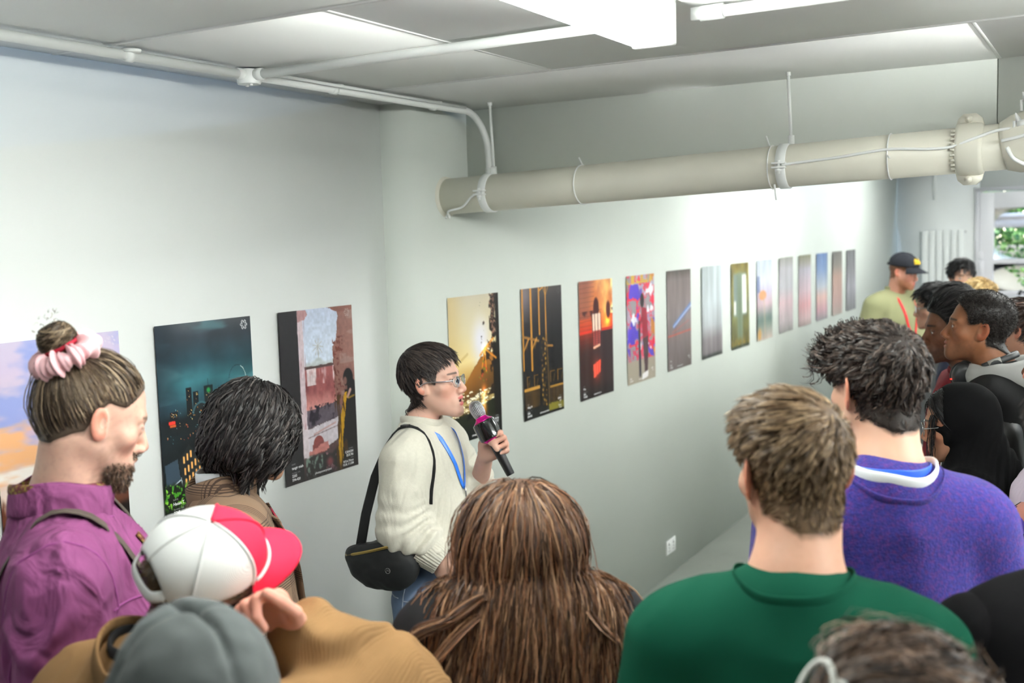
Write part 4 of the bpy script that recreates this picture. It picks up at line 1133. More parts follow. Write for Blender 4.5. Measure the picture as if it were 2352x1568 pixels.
def grow(p0, L, nseg, flow, sdf=None, off=0.002, curl=None, g=None, seed=1):
    """integrates strands: flow(p, t, root)->direction; returns (n, nseg+1, 3)"""
    g = g or np.random.default_rng(seed)
    n = len(p0)
    L = np.broadcast_to(np.asarray(L, float), (n,))
    P = np.zeros((n, nseg + 1, 3), np.float32)
    P[:, 0] = p0
    p = p0.astype(np.float32)
    for i in range(nseg):
        t = (i + 0.5) / nseg
        d = flow(p, t, p0)
        d = d / (np.linalg.norm(d, axis=1, keepdims=True) + 1e-9)
        p = p + (d * (L / nseg)[:, None]).astype(np.float32)
        if sdf is not None:
            o = off(t, p) if callable(off) else off
            s = sdf(p)
            bad = s < o
            if bad.any():
                gr = grad_of(sdf, p[bad])
                p[bad] += gr * ((o - s[bad]) if np.ndim(o) == 0 else (o[bad] - s[bad]))[:, None]
        P[:, i + 1] = p
    if curl is not None:
        amp, freq, t0 = curl
        T = np.gradient(P, axis=1); T /= np.linalg.norm(T, axis=2, keepdims=True) + 1e-9
        r = g.normal(size=(n, 1, 3)); A = np.cross(T, r); A /= np.linalg.norm(A, axis=2, keepdims=True) + 1e-9
        B = np.cross(T, A)
        s = np.linspace(0, 1, nseg + 1)[None, :, None] * L[:, None, None]
        ph = g.random((n, 1, 1)) * 2 * PI
        fr = freq * (0.75 + 0.5 * g.random((n, 1, 1)))
        k = np.clip(s / t0, 0, 1) * amp * (0.6 + 0.8 * g.random((n, 1, 1)))
        P = P + (A * np.cos(fr * s + ph) + B * np.sin(fr * s + ph)) * k
    return P

def clump(P, g, nc, amt):
    """pull strands towards guide strands"""
    n = len(P)
    idx = g.choice(n, min(nc, n), replace=False)
    d = ((P[:, None, 0] - P[None, idx, 0]) ** 2).sum(-1)
    own = idx[d.argmin(1)]
    t = np.linspace(0, 1, P.shape[1])[None, :, None] ** 1.3
    return P * (1 - amt * t) + P[own] * (amt * t)

def strand_mesh(P, r, cols, g, sides=2, tip=0.15, centre=None):
    """flat tapering ribbons lying along the surface"""
    n, m, _ = P.shape
    T = np.gradient(P, axis=1)
    T /= np.linalg.norm(T, axis=2, keepdims=True) + 1e-9
    ref = (P - (np.array((0, -0.012, 0.02)) if centre is None else centre))
    ref /= np.linalg.norm(ref, axis=2, keepdims=True) + 1e-9
    ref = ref + 0.55 * g.normal(size=(n, 1, 3))
    N = np.cross(T, ref); N /= np.linalg.norm(N, axis=2, keepdims=True) + 1e-9
    prof = np.interp(np.linspace(0, 1, m), [0, 0.7, 1], [1, 1, tip])
    rr = (np.broadcast_to(np.asarray(r, float), (n,)))[:, None] * prof[None] * 1.25
    V = np.stack([P - rr[..., None] * N, P + rr[..., None] * N], 2)
    base = (np.arange(n)[:, None] * m + np.arange(m - 1)[None]) * 2
    F = np.stack([base, base + 1, base + 3, base + 2], -1).reshape(-1, 4)
    return V.reshape(-1, 3), F, np.repeat(cols, m * 2, 0)

def join(parts):
    """list of (V, F, C) with quad faces"""
    V, F, C, n = [], [], [], 0
    for v, f, c in parts:
        V.append(v); F.append(f + n)
        C.append(np.broadcast_to(c, v.shape)); n += len(v)
    return np.concatenate(V), np.concatenate(F), np.concatenate(C)

def hand_sdf(h, curls, thumb, spread=0.0, arm=None):
    """right hand; h (n,3): wrist at origin, fingers +Y, palm faces -Z, thumb at -X"""
    d = ell(h, (0.0, 0.045, 0), (0.039, 0.052, 0.0165))
    d = smin(d, cap(h, (-0.028, 0.078, 0), (0.028, 0.074, -0.002), 0.0125, 0.011), 0.012)
    d = smin(d, ell(h, (-0.024, 0.03, -0.010), (0.017, 0.03, 0.015)), 0.012)
    d = smin(d, ell(h, (0.024, 0.03, -0.007), (0.014, 0.032, 0.013)), 0.012)
    bx = (-0.0295, -0.010, 0.0105, 0.0300); by = (0.086, 0.090, 0.087, 0.079)
    ln = ((0.043, 0.026, 0.021), (0.047, 0.030, 0.022), (0.043, 0.028, 0.021), (0.034, 0.021, 0.019))
    rr = (0.0096, 0.0098, 0.0092, 0.0082)
    for k in range(4):
        p = np.array((bx[k], by[k], 0.0)); A = 0.0
        f = None
        for j in range(3):
            A += math.radians(curls[k][j])
            sx = spread * (k - 1.5) * 0.12
            e = p + np.array((sx * math.cos(A), math.cos(A), -math.sin(A))) * ln[k][j]
            c = cap(h, p, e, rr[k] * (1, 0.92, 0.84)[j], rr[k] * (0.92, 0.84, 0.74)[j])
            f = c if f is None else smin(f, c, 0.003)
            p = e
        d = smin(d, f, 0.005)
    p = np.array((-0.027, 0.018, -0.008)); f = None
    for j, dr in enumerate(thumb):
        dr = np.array(dr, float); dr /= np.linalg.norm(dr)
        e = p + dr * (0.044, 0.034, 0.026)[j]
        c = cap(h, p, e, (0.0135, 0.0108, 0.0100)[j], (0.0108, 0.0100, 0.0082)[j])
        f = c if f is None else smin(f, c, 0.003)
        p = e
    d = smin(d, f, 0.008)
    if arm is None:
        return d
    dv = np.array(arm, float)
    L = np.linalg.norm(dv)
    h2 = h * A3(1, 1, 1.15)
    return smin(d, cap(h2, (0, 0.012, 0), tuple(dv), 0.0255, 0.042), 0.02)

GRIP = ([(72, 88, 40)] * 4, [(-0.5, 0.75, -0.5), (0.3, 0.85, -0.6), (0.75, 0.5, -0.5)])
RELAX = ([(18, 25, 15), (22, 28, 15), (26, 30, 18), (30, 32, 18)], [(-0.55, 0.8, -0.25), (-0.25, 0.95, -0.25), (-0.1, 0.95, -0.3)])

class Person:
    def __init__(s, label, head, hyaw, byaw, hpitch=0, hroll=0, hs=1.0, lean=0.06, sw=1.0, girth=1.0, skin=(214, 170, 148), hair=(60, 48, 40), P=None, seed=1, h=0.003, bh=0.008, group=None, sc=None, shift=0.0):
        s.g = np.random.default_rng(seed)
        s.P = P or {}
        s.seed = seed
        R = rot(byaw)
        hw = np.array(head, float)
        s.hc = np.array((0 + shift, lean, hw[2]))
        base = hw - R @ np.array((shift, lean, 0)); base[2] = 0
        s.root = empty('person', tuple(base), math.radians(byaw))
        tag(s.root, label, 'person', group)
        s.HR = rot(hyaw - byaw, hpitch, hroll)
        s.hs, s.h, s.bh = hs, h, bh
        s.k = sc or hw[2] / 1.62
        s.sw, s.gi = sw, girth
        s.skin, s.hair_c = np.array(lin(skin)) * 0.76, np.array(lin(hair))
        s.fun = 0.0
        s.parts = []
        k = s.k
        s.J = {'nb': np.array((0, -0.018 + 0.25 * (lean - 0.06), 1.462 * k)), 'sh': [np.array((e * 0.175 * sw, -0.012, 1.378)) * k for e in (-1, 1)],
               'el': [np.array((e * 0.218 * sw, -0.035, 1.09)) * k for e in (-1, 1)], 'wr': [np.array((e * 0.20 * sw, 0.06, 0.86)) * k for e in (-1, 1)]}
        s.sk = lambda q: smin(skull(q), s.neck_((s.hc + s.hs * (q @ s.HR.T)).astype(np.float32)) / s.hs, 0.022)
    # --- frames
    def to_head(s, p):
        return (((p - s.hc) @ s.HR) / s.hs).astype(np.float32)
    def from_head(s, q):
        return s.hc + s.hs * (np.asarray(q, float) @ s.HR.T)
    def down(s):
        return s.HR.T @ np.array((0, 0, -1.0))
    # --- shapes in person space
    def torso(s, p, o=0.0, wide=0.0):
        k, sw, g = s.k, s.sw, s.gi
        pa = p.copy(); pa[:, 0] = np.abs(pa[:, 0])
        E = lambda c, r: ell(p, np.array(c) * k, np.array(r) * k + o)
        d = E((0, 0.0, 1.25), (0.158 * sw, 0.112 * g, 0.20))
        d = smin(d, E((0, 0.012, 1.06), (0.145 * g + wide, 0.112 * g + wide * 0.6, 0.19)), 0.06)
        d = smin(d, E((0, 0.0, 0.92), (0.165 * g + wide, 0.122 * g + wide * 0.6, 0.14)), 0.06)
        d = smin(d, cap(pa, (0, -0.015 * k, 1.385 * k), (0.145 * sw * k, -0.012 * k, 1.378 * k), 0.060 * k + o, 0.058 * k + o), 0.05)
        nb = s.J['nb']
        if o > 0:
            d = smin(d, cap(p, (0, nb[1] - 0.010, nb[2] - 0.07), (0, nb[1] - 0.008, nb[2] - 0.016 + s.fun), 0.084 * k, 0.067 * k), 0.03)
        d = smin(d, cap(pa, (0.01, nb[1] - 0.006, nb[2] - 0.012), (0.12 * sw * k, -0.014 * k, 1.405 * k), 0.047 * k + o * 0.6, 0.048 * k + o), 0.045)
        return d
    def arm(s, p, i, o=0.0, t1=1.0, loose=0.0):
        sh, el, wr = s.J['sh'][i], s.J['el'][i], s.J['wr'][i]
        k = s.k
        d = cap(p, sh, el, 0.054 * k + o, 0.043 * k + o + loose)
        if t1 > 1.0:
            e = el + (wr - el) * (t1 - 1.0)
            d = smin(d, cap(p, el, e, 0.043 * k + o + loose, (0.043 + (0.030 - 0.043) * (t1 - 1)) * k + o + loose * 0.5), 0.03)
        return d
    def legs(s, p, o=0.0):
        k = s.k
        d = None
        for e in (-1, 1):
            c = smin(cap(p, (e * 0.088 * k, 0, 0.90 * k), (e * 0.10 * k, 0.015, 0.48 * k), 0.088 * k + o, 0.060 * k + o),
                     cap(p, (e * 0.10 * k, 0.015, 0.48 * k), (e * 0.105 * k, -0.015, 0.06), 0.060 * k + o, 0.046 * k + o), 0.03)
            d = c if d is None else np.minimum(d, c)
        return d
    def neck_(s, p, r=None):
        r = r or s.P.get('neck', 0.056)
        a = s.from_head((0, -0.028, -0.05)); nb = s.J['nb']
        b = nb + np.array((0, -0.005, -0.05))
        q = p.copy(); q[:, 0] = (p[:, 0] - 0) * 0.97
        d = cap(q, a, b, r * 0.98 * s.hs, r * 1.1 * s.hs)
        pa = p.copy(); pa[:, 0] = np.abs(pa[:, 0])
        return smin(d, cap(pa, nb + np.array((0.01, -0.01, 0.02)), (0.11 * s.sw * s.k, -0.014 * s.k, 1.395 * s.k), 0.036, 0.03), 0.05)
    # --- head, neck and hidden body
    def skin_head(s, scalp=None, beard=None, lips=(178, 92, 88), brow=True, brow_c=None, zlo=-0.24, tint=None, buzz=None):
        P, hs = s.P, s.hs
        def fn(q):
            d = head_sdf(q, P)
            p = (s.hc + hs * (q @ s.HR.T)).astype(np.float32)
            return smin(d, s.neck_(p) / hs, 0.022)
        V, Q = mesh_sdf(fn, (-0.118, -0.15, zlo), (0.118, 0.142, 0.15), s.h / hs)
        q = V.astype(np.float32)
        C = np.tile(s.skin, (len(V), 1))
        qa = q.copy(); qa[:, 0] = np.abs(qa[:, 0])
        def blend(m, c):
            nonlocal C
            m = np.clip(m, 0, 1)[:, None]
            C = C * (1 - m) + np.array(c) * m
        red = s.skin * np.array((1.02, 0.72, 0.68))
        nz = fbm(q * 28, 3)
        C = C * (1 + 0.10 * nz)[:, None]
        blend(0.45 * np.exp(-(ell(qa, (0.042, 0.065, -0.035), (0.02, 0.02, 0.018)) / 0.012).clip(0) ** 2), red)
        blend(0.5 * np.exp(-(sph(q, (0, 0.106, -0.037), 0.008) / 0.008).clip(0) ** 2), red)
        blend(0.75 * (np.abs(q[:, 0]) > 0.078) * (q[:, 1] < 0.02) * (np.abs(q[:, 2] + 0.005) < 0.05), red * np.array((1.0, 0.85, 0.8)))
        mo = P.get('mouth', 0.0)
        if lips is not None:
            for c, r in (((0, 0.0915, -0.0635), (0.021, 0.010, 0.0062)), ((0, 0.0895, -0.0775 - 0.012 * mo), (0.018, 0.010, 0.007))):
                blend(1 - np.clip((ell(q, c, r) + 0.001) / 0.0025, 0, 1), lin(lips))
            if mo > 0.2:
                blend(((q[:, 1] < 0.088) & (np.abs(q[:, 0]) < 0.02) & (np.abs(q[:, 2] + 0.0702 + 0.006 * mo) < 0.008 * mo)) * 1.0, lin((70, 26, 26)))
        hc = s.hair_c if brow_c is None else np.array(lin(brow_c))
        if brow:
            d = cap(qa, (0.013, 0.094, 0.0225), (0.048, 0.074, 0.0225), 0.0036, 0.0022)
            blend(0.9 * (1 - np.clip((d + 0.001) / 0.003, 0, 1)), hc * 0.8)
            d = cap(qa, (0.022, 0.086, 0.0045), (0.044, 0.078, 0.003), 0.0018, 0.0018)
            blend(0.8 * (1 - np.clip(d / 0.002, 0, 1)), s.skin * 0.25)
        if scalp is not None:
            m = scalp(q)
            blend(np.clip(0.5 - m / 0.012 + 0.5 * fbm(q * 90, 2), 0, 1) * 0.92 * ((np.abs(q[:, 0]) < 0.079) | (q[:, 2] > 0.035) | (q[:, 1] < -0.045)), s.hair_c * 0.8)
        if beard is not None:
            m, c, a = beard
            blend(a * np.clip(m(q) + 0.35 * fbm(q * 140, 2), 0, 1), lin(c))
        if tint is not None:
            C = C * np.array(tint)
        s.parts.append((s.from_head(V), Q, C))
        return s
    def skin_body(s, arms=False):
        k = s.k
        f = lambda p: smin(smin(s.torso(p, -0.012), s.legs(p, -0.006), 0.03), np.minimum(s.arm(p, 0, -0.006, 2.0), s.arm(p, 1, -0.006, 2.0)), 0.03)
        V, Q = mesh_sdf(f, (-0.7, -0.6, 0.05), (0.7, 0.8, 1.52 * k), 0.028)
        s.parts.append((V, Q, np.tile(s.skin, (len(V), 1))))
        return s
    def hand(s, i, M, curls, thumb, h=0.003, arm=True, spread=0.0, nails=True, skin=None):
        """M 4x4 hand frame in person space (right-handed frame; mirrored for the other hand)"""
        M = np.array(M, float)
        sx = -1.0 if i == 0 else 1.0
        a = None
        if arm:
            a = (np.linalg.inv(M) @ np.array((*s.J['el'][i], 1)))[:3]; a[0] *= sx
            L = np.linalg.norm(a)
        f = lambda q: hand_sdf(q, curls, thumb, spread, a)
        lo = np.array((-0.1, -0.04, -0.12)); hi = np.array((0.08, 0.21, 0.06))
        if a is not None:
            lo = np.minimum(lo, a - 0.06); hi = np.maximum(hi, a + 0.06)
        V, Q = mesh_sdf(f, lo, hi, h)
        sk = s.skin if skin is None else np.array(lin(skin))
        C = np.tile(sk, (len(V), 1)) * (1 + 0.1 * fbm(V * 40, 2))[:, None]
        t = np.clip((V[:, 1] - 0.06) / 0.06, 0, 1)[:, None]
        C = C * (1 - 0.5 * t) + 0.5 * t * sk * np.array((1.05, 0.78, 0.74))
        V = V.copy(); V[:, 0] *= sx
        if sx < 0:
            Q = Q[:, ::-1]
        V = V @ M[:3, :3].T + M[:3, 3]
        s.parts.append((V, Q, C))
        return s
    def finish(s):
        V, Q, C = join(s.parts)
        s.body = mesh_obj('body', V, Q, M_SKIN, s.root, True, C)
        return s
    def eyes(s, gaze=(0, 1, 0), iris=(70, 50, 36)):
        gz = np.array(gaze, float); gz /= np.linalg.norm(gz)
        for e in (-1, 1):
            m = MB()
            a = np.linspace(0, PI, 11)
            m.lathe([(max(0.0001, 0.0128 * math.sin(t)), -0.0128 * math.cos(t)) for t in a], 16)
            V = np.concatenate(m.v)
            z = gz; x = np.cross((0, 0, 1), z); x /= np.linalg.norm(x); y = np.cross(z, x)
            V2 = V @ np.stack([x, y, z])
            ang = np.degrees(np.arccos(np.clip(V[:, 2] / 0.0128, -1, 1)))
            C = np.tile(np.array(lin((196, 186, 180))), (len(V), 1))
            C[ang < 36] = lin(iris); C[ang < 14] = lin((10, 8, 8))
            mesh_obj('eye', s.from_head(V2 + np.array((e * 0.032, 0.0725, -0.001))), m.f, M_EYE, s.root, True, C)
        return s
    # --- clothes
    def garment(s, name, fn, m, lo, hi, h=None, parent=None, col=None, folds=None):
        f = fn if folds is None else (lambda p: fn(p) + folds(p))
        V, Q = mesh_sdf(f, lo, hi, h or s.bh)
        return mesh_obj(name, V, Q, m, parent or s.root, True, None if col is None else col(V))
    def fold(s, amp=0.004, f=(9, 9, 5), seed=0):
        o = np.array((s.seed * 3.1 + seed, s.seed * 1.7, 0), np.float32)
        F_ = A3(*f)
        def fo(p):
            w = (0.7 * noise3(p * 4 + o + 11))[:, None] * A3(1, -0.6, 0.8)
            n = noise3(p * F_ + o + w)
            n2 = noise3(p * F_ * 2.1 + o + 5 + w)
            return amp * ((np.minimum(np.abs(n) * 2.6, 1) - 0.75) + 0.4 * (np.minimum(np.abs(n2) * 2.6, 1) - 0.7))
        return fo
    def shirt(s, m, o=0.016, sleeves=(2.0, 2.0), hem=0.86, loose=0.012, wide=0.02, amp=0.004, f=(9, 9, 5), name='top', extra=None, h=None, cuff=0.012, col=None, rings=0.0):
        k = s.k
        fo = s.fold(amp, f)
        def fn(p):
            d = s.torso(p, o, wide)
            for i in (0, 1):
                if sleeves[i] > 0:
                    a = s.arm(p, i, o * 0.8, sleeves[i], loose)
                    if rings:
                        sh, el, wr = s.J['sh'][i], s.J['el'][i], s.J['wr'][i]
                        t = capt(p, sh, el) + capt(p, el, wr)
                        a = a + rings * np.sin(t * 21 + 2.2 * noise3(p * 11)) * np.clip(t - 0.35, 0, 1)
                    d = smin(d, a, 0.03)
            d = d + fo(p)
            d = smax(d, hem * k - p[:, 2], 0.01)
            if extra is not None:
                d = extra(p, d)
            return d
        lo = np.min([*s.J['sh'], *s.J['el'], *s.J['wr'], (-0.28, -0.26, hem * k)], axis=0) - 0.1
        hi = np.max([*s.J['sh'], *s.J['el'], *s.J['wr'], (0.28, 0.26, 1.5 * k)], axis=0) + 0.1
        lo[2] = max(lo[2], 0.4)
        V, Q = mesh_sdf(fn, lo, hi, h or s.bh)
        s.shirt_fn = fn
        s.torso_fn = lambda p: s.torso(p, o, wide) + fo(p)
        s.top = mesh_obj(name, V, Q, m, s.root, True, None if col is None else col(V))
        return s
    def neckline(s, m, rx=0.066, ry=0.070, dz=0.0, w=0.008, t=0.003, name='collar', dy=0.0, parent=None, up=(0, 0, 1), a0=None, zmin=None):
        """ring fitted onto the garment round the neck; a0=(from,to) degrees for an open collar (90 = front)"""
        closed = a0 is None
        a = np.linspace(0, 2 * PI, 48, endpoint=False) if closed else np.radians(np.linspace(a0[0], a0[1], 40))
        k = s.k; nb = s.J['nb']
        x, y = rx * k * np.cos(a), nb[1] + dy + ry * k * np.sin(a)
        zs = np.linspace(nb[2] + 0.09, nb[2] - 0.16, 90)
        G = np.stack([np.repeat(x[:, None], 90, 1), np.repeat(y[:, None], 90, 1), np.repeat(zs[None], len(a), 0)], -1).reshape(-1, 3).astype(np.float32)
        ins = (s.shirt_fn(G) < 0).reshape(len(a), 90)
        z = np.where(ins.any(1), zs[ins.argmax(1)], nb[2] - 0.1)
        for _ in range(6):
            zz = np.pad(z, 1, mode='wrap' if closed else 'edge')
            z = (zz[:-2] + zz[1:-1] * 2 + zz[2:]) / 4
        if zmin is not None:
            z = np.maximum(z, nb[2] + zmin)
        P = np.stack([x, y, z + dz], -1)
        return MB().tube(P, 1.0, 10, closed=closed, flat=(w, t, up)).build(name, m, parent or s.top, True)
    def surf(s, O, D, fn=None, eps=0.002, n=36):
        """march points O along D until they touch the garment"""
        O = np.asarray(O, np.float32).copy(); D = np.asarray(D, np.float32)
        D = np.broadcast_to(D / np.linalg.norm(D, axis=-1, keepdims=True), O.shape)
        fn = fn or s.shirt_fn
        for _ in range(n):
            d = fn(O)
            O += D * np.clip(d - eps, -0.01, 0.05)[:, None] * 0.8
        return O.astype(float)
    def local(s, w):
        """world point -> person space"""
        q = s.root.rotation_euler.z
        d = np.asarray(w, float) - np.array(s.root.location)
        c, n = math.cos(q), math.sin(q)
        return np.array((d[0] * c + d[1] * n, -d[0] * n + d[1] * c, d[2]))
    def lanyard(s, m, vz, w=0.0085, r=0.064, lift=0.0, name='lanyard', badge=True):
        nb = s.J['nb']; k = s.k
        a = np.linspace(0.0, PI, 22)
        ring = np.stack([r * 1.04 * k * np.cos(a), nb[1] - 0.004 - r * k * np.sin(a), np.full(22, nb[2])], -1)
        fn = lambda p: np.minimum(s.torso_fn(p), s.neck_(p))
        back = s.surf(ring + np.array((0, 0, 0.1)), (0, 0, -1), fn, 0.003)
        back[:, 2] = np.clip(back[:, 2], nb[2] + lift, nb[2] + lift + 0.01)
        def side(e):
            t = np.linspace(0, 1, 26)[1:]
            x = e * (r * 1.04 * k * (1 - t) ** 0.7 + 0.0 * t)
            z = back[0 if e > 0 else -1][2] + (vz - back[0 if e > 0 else -1][2]) * t
            y0 = np.interp(t, [0, 0.15, 1], [0.05, 0.3, 0.35])
            P = s.surf(np.stack([x, y0, z], -1), (0, -1, 0), s.torso_fn, 0.004)
            P[0] = (back[0 if e > 0 else -1] + P[1]) / 2
            return P
        path = np.vstack([side(1)[::-1], back, side(-1)])
        for _ in range(2):
            path[1:-1] = (path[:-2] + path[2:] + 2 * path[1:-1]) / 4
        up = np.gradient(path, axis=0)
        out = path - np.array((0, -0.02, 0)); out[:, 2] = 0
        upv = np.cross(up, out)
        o = MB().tube(path, 1.0, 8, flat=(w, 0.0011, upv)).build(name, m, s.root, True)
        e = path[0]
        if badge:
            MB().tube([e + (0, 0.004, 0.004), e + (0, 0.006, -0.03)], 0.0028, 8).tube([e + (0, 0.006, -0.028), e + (0.006, 0.007, -0.04), e + (0, 0.007, -0.05), e + (-0.006, 0.007, -0.04)], 0.0012, 6).build('clip', M_STEEL, o, True)
            MB().box(e + (-0.03, 0.005, -0.14), e + (0.03, 0.0075, -0.05), bev=0.001).build('badge', mat('badge_card', (190, 180, 214), rough=0.4), o)
        return o
    def glasses(s, rim, r=0.0012, lens=True, rx=0.025, rz=0.018, z=-0.004, temple=None, half=False):
        g = MB()
        a = np.linspace(0, 2 * PI, 28, endpoint=False)
        ctr = lambda e: np.array((e * 0.0335, 0.101, z))
        def pt(e, t):
            x = rx * np.sign(np.cos(t)) * np.abs(np.cos(t)) ** 0.75; y = rz * np.sign(np.sin(t)) * np.abs(np.sin(t)) ** 0.8
            return ctr(e) + np.array((x, -0.25 * abs(x + e * 0.0) * (1 if e * x > 0 else 0.2), y))
        o = None
        for e in (-1, 1):
            g.tube([pt(e, t) for t in a], r, 6, closed=True)
        g.tube(spline([(-0.010, 0.1, z + 0.006), (0, 0.104, z + 0.009), (0.010, 0.1, z + 0.006)], 5), r, 6)
        o = g.build('glasses', rim, s.root, True); V = None
        co = np.zeros(len(o.data.vertices) * 3); o.data.vertices.foreach_get('co', co)
        o.data.vertices.foreach_set('co', s.from_head(co.reshape(-1, 3)).astype(np.float32).reshape(-1)); o.data.update()
        for e in (-1, 1):
            P = s.from_head(spline([(e * 0.058, 0.094, z + 0.006), (e * 0.070, 0.06, z + 0.008), (e * 0.080, 0.005, z + 0.010), (e * 0.083, -0.022, z - 0.002)], 6))
            MB().tube(P, 1.0, 6, flat=(temple or r * 1.6, r * 1.1, (0, 0, 1))).build('temple', rim, o, True)
            if lens:
                Q = s.from_head(np.array([ctr(e) + (0, -0.001, 0)] + [pt(e, t) for t in a]))
                mesh_obj('lens', Q, [(0, i + 1, (i + 1) % 28 + 1) for i in range(28)], M_LENS, o, True)
        return o
    def trousers(s, m, o=0.014, top=0.98, h=0.014):
        k = s.k
        fo = s.fold(0.004, (8, 8, 6), 4)
        def fn(p):
            d = smin(s.legs(p, o), smax(s.torso(p, 0.004), p[:, 2] - top * k, 0.01), 0.04) + fo(p)
            return smax(d, 0.035 - p[:, 2], 0.005)
        s.garment('trousers', fn, m, (-0.3, -0.25, 0.0), (0.3, 0.25, top * k + 0.05), h)
        for e in (-1, 1):
            def sf(p):
                x = e * 0.105 * s.k
                d = ell(p, (x, 0.075, 0.04), (0.05, 0.11, 0.045))
                d = smin(d, ell(p, (x, -0.03, 0.05), (0.042, 0.055, 0.06)), 0.03)
                return smax(d, 0.004 - p[:, 2], 0.004)
            s.garment('shoe', sf, SHOE, (e * 0.105 * s.k - 0.08, -0.13, -0.02), (e * 0.105 * s.k + 0.08, 0.22, 0.13), 0.011)
        return s
    # --- hair
    def cap_hair(s, th, mask, cut=None, h=None):
        """solid underlay of hair; th(q) thickness field"""
        def fn(q):
            d = s.sk(q) - th(q)
            return smax(d, mask(q) * 0.8, 0.008)
        V, Q = mesh_sdf(fn, (-0.16, -0.2, -0.2), (0.16, 0.16, 0.2), (h or s.h * 1.4) / s.hs)
        n = fbm(V * np.array((60, 60, 25)), 3)
        return (s.from_head(V), Q, s.hair_c[None] * (0.75 + 0.5 * n)[:, None].clip(0.3, 1.5))
    def strands(s, n, L, flow, mask, r=0.0007, nseg=8, off=0.002, curl=None, nclump=0, camt=0.5, var=0.25, sdf=None, cols=None, roots=None, lift=0.0, tip=0.15):
        g = s.g
        sd = sdf or s.sk
        q0 = scalp_points(n, s.sk, mask, g) if roots is None else roots
        Ls = (L(q0) if callable(L) else np.full(len(q0), L)) * (0.75 + 0.5 * g.random(len(q0)))
        P = grow(q0, Ls, nseg, flow, sd, off, curl, g)
        if nclump:
            P = clump(P, g, nclump, camt)
        c = (s.hair_c[None] if cols is None else np.asarray(cols)[g.integers(0, len(cols), len(q0))]) * (1 + var * (2 * g.random((len(q0), 1)) - 1))
        V, F, C = strand_mesh(P, r * (0.7 + 0.6 * g.random(len(q0))), c, g, 2, tip)
        return (s.from_head(V), F, C)
    def hair_obj(s, parts, name='hair'):
        V, F, C = join(parts)
        return mesh_obj(name, V, F, M_HAIR, s.root, True, C)

def tang(q):
    """tangential helper: outward direction from the skull centre"""
    n = q - A3(0, -0.012, 0.02)
    return n / (np.linalg.norm(n, axis=1, keepdims=True) + 1e-9)
def along(q, target):
    """direction along the scalp towards (+) a target point"""
    d = A3(*target) - q
    n = tang(q)
    d = d - (d * n).sum(1, keepdims=True) * n
    return d / (np.linalg.norm(d, axis=1, keepdims=True) + 1e-9)
CROWN = (0.0, -0.075, 0.095)

def topness(q, a=0.03, b=0.10):
    return np.clip((q[:, 2] - a) / (b - a), 0, 1)
NAPE = [-0.092, -0.084, -0.062, -0.02, 0.028, 0.02, 0.012, 0.04, 0.064, 0.072, 0.078]
def short_hair(p, cols, n=3000, tt=0.010, ts=0.003, Lt=0.045, Ls=0.016, mask=None, crown=CROWN, push=(0, 0.4, 0), r=0.0008, ncl=300, camt=0.6, jit=0.22, curl=None, lift=0.010, seg=6, extra=()):
    mask = mask or (lambda q: hairline(q, (HL[0], NAPE)))
    th = lambda q: (ts + (tt - ts) * topness(q)) * np.clip((q[:, 2] + 0.10) / 0.06, 0.25, 1)
    u = p.cap_hair(th, mask)
    def flow(q, t, r0):
        return -along(q, crown) + tang(q) * (0.15 + 0.25 * (1 - t)) + A3(*push) * topness(r0)[:, None] + jit * p.g.normal(size=q.shape)
    L = lambda q: Ls * np.clip((q[:, 2] + 0.11) / 0.07, 0.4, 1) + (Lt - Ls) * topness(q, 0.02)
    a = p.strands(n, L, flow, mask, r, seg, lambda t, q: th(q) + 0.0015 + lift * t * topness(q), curl, ncl, camt, 0.25, None, [lin(c) for c in cols])
    return p.hair_obj([u, a, *extra])
def ribbon(P, w, t, m, parent, name, up):
    return MB().tube(P, 1.0, 8, flat=(w, t, up)).build(name, m, parent, True)
def xform(o, fn):
    co = np.zeros(len(o.data.vertices) * 3); o.data.vertices.foreach_get('co', co)
    o.data.vertices.foreach_set('co', fn(co.reshape(-1, 3)).astype(np.float32).reshape(-1)); o.data.update()
    return o
# ------------------------------------------------------------------ person: man in the green top, seen from behind
def man_green():
    p = Person('man with short light brown hair in a dark green top, seen from behind', (1.911, 1.609, 1.712), 42, 17, hpitch=-4, hs=0.95, lean=0.05, sw=1.0, girth=1.05, skin=(224, 174, 148), hair=(104, 82, 60), P={'jaw': 1.06, 'ear': 1.12, 'flare': 0.6, 'neck': 0.063}, seed=7, h=0.0028, bh=0.007)
    mask = lambda q: hairline(q, (HL[0], NAPE))
    p.skin_head(mask, (lambda q: ((q[:, 2] < -0.045) & (q[:, 1] > -0.01)) * 0.6, (150, 110, 84), 0.5)).skin_body().finish().eyes()
    short_hair(p, ((112, 90, 66), (92, 72, 52), (132, 108, 80), (74, 58, 42), (150, 126, 98)), 6500, 0.008, 0.003, 0.055, 0.016, mask, (0.025, -0.07, 0.095), (-0.55, 0.4, 0), 0.0008, 420, 0.6)
    m = mat('green_jersey', (14, 70, 52), rough=0.9, spec=0.1, bump=0.15, bscale=700, bdist=0.0008)
    p.shirt(m, 0.016, (2.0, 2.0), 0.86, 0.014, 0.02, 0.004, (6, 6, 4))
    p.neckline(m, 0.082, 0.078, -0.002, 0.012, 0.0025)
    p.trousers(mat('dark_trousers', (40, 42, 50), rough=0.9))
man_green()

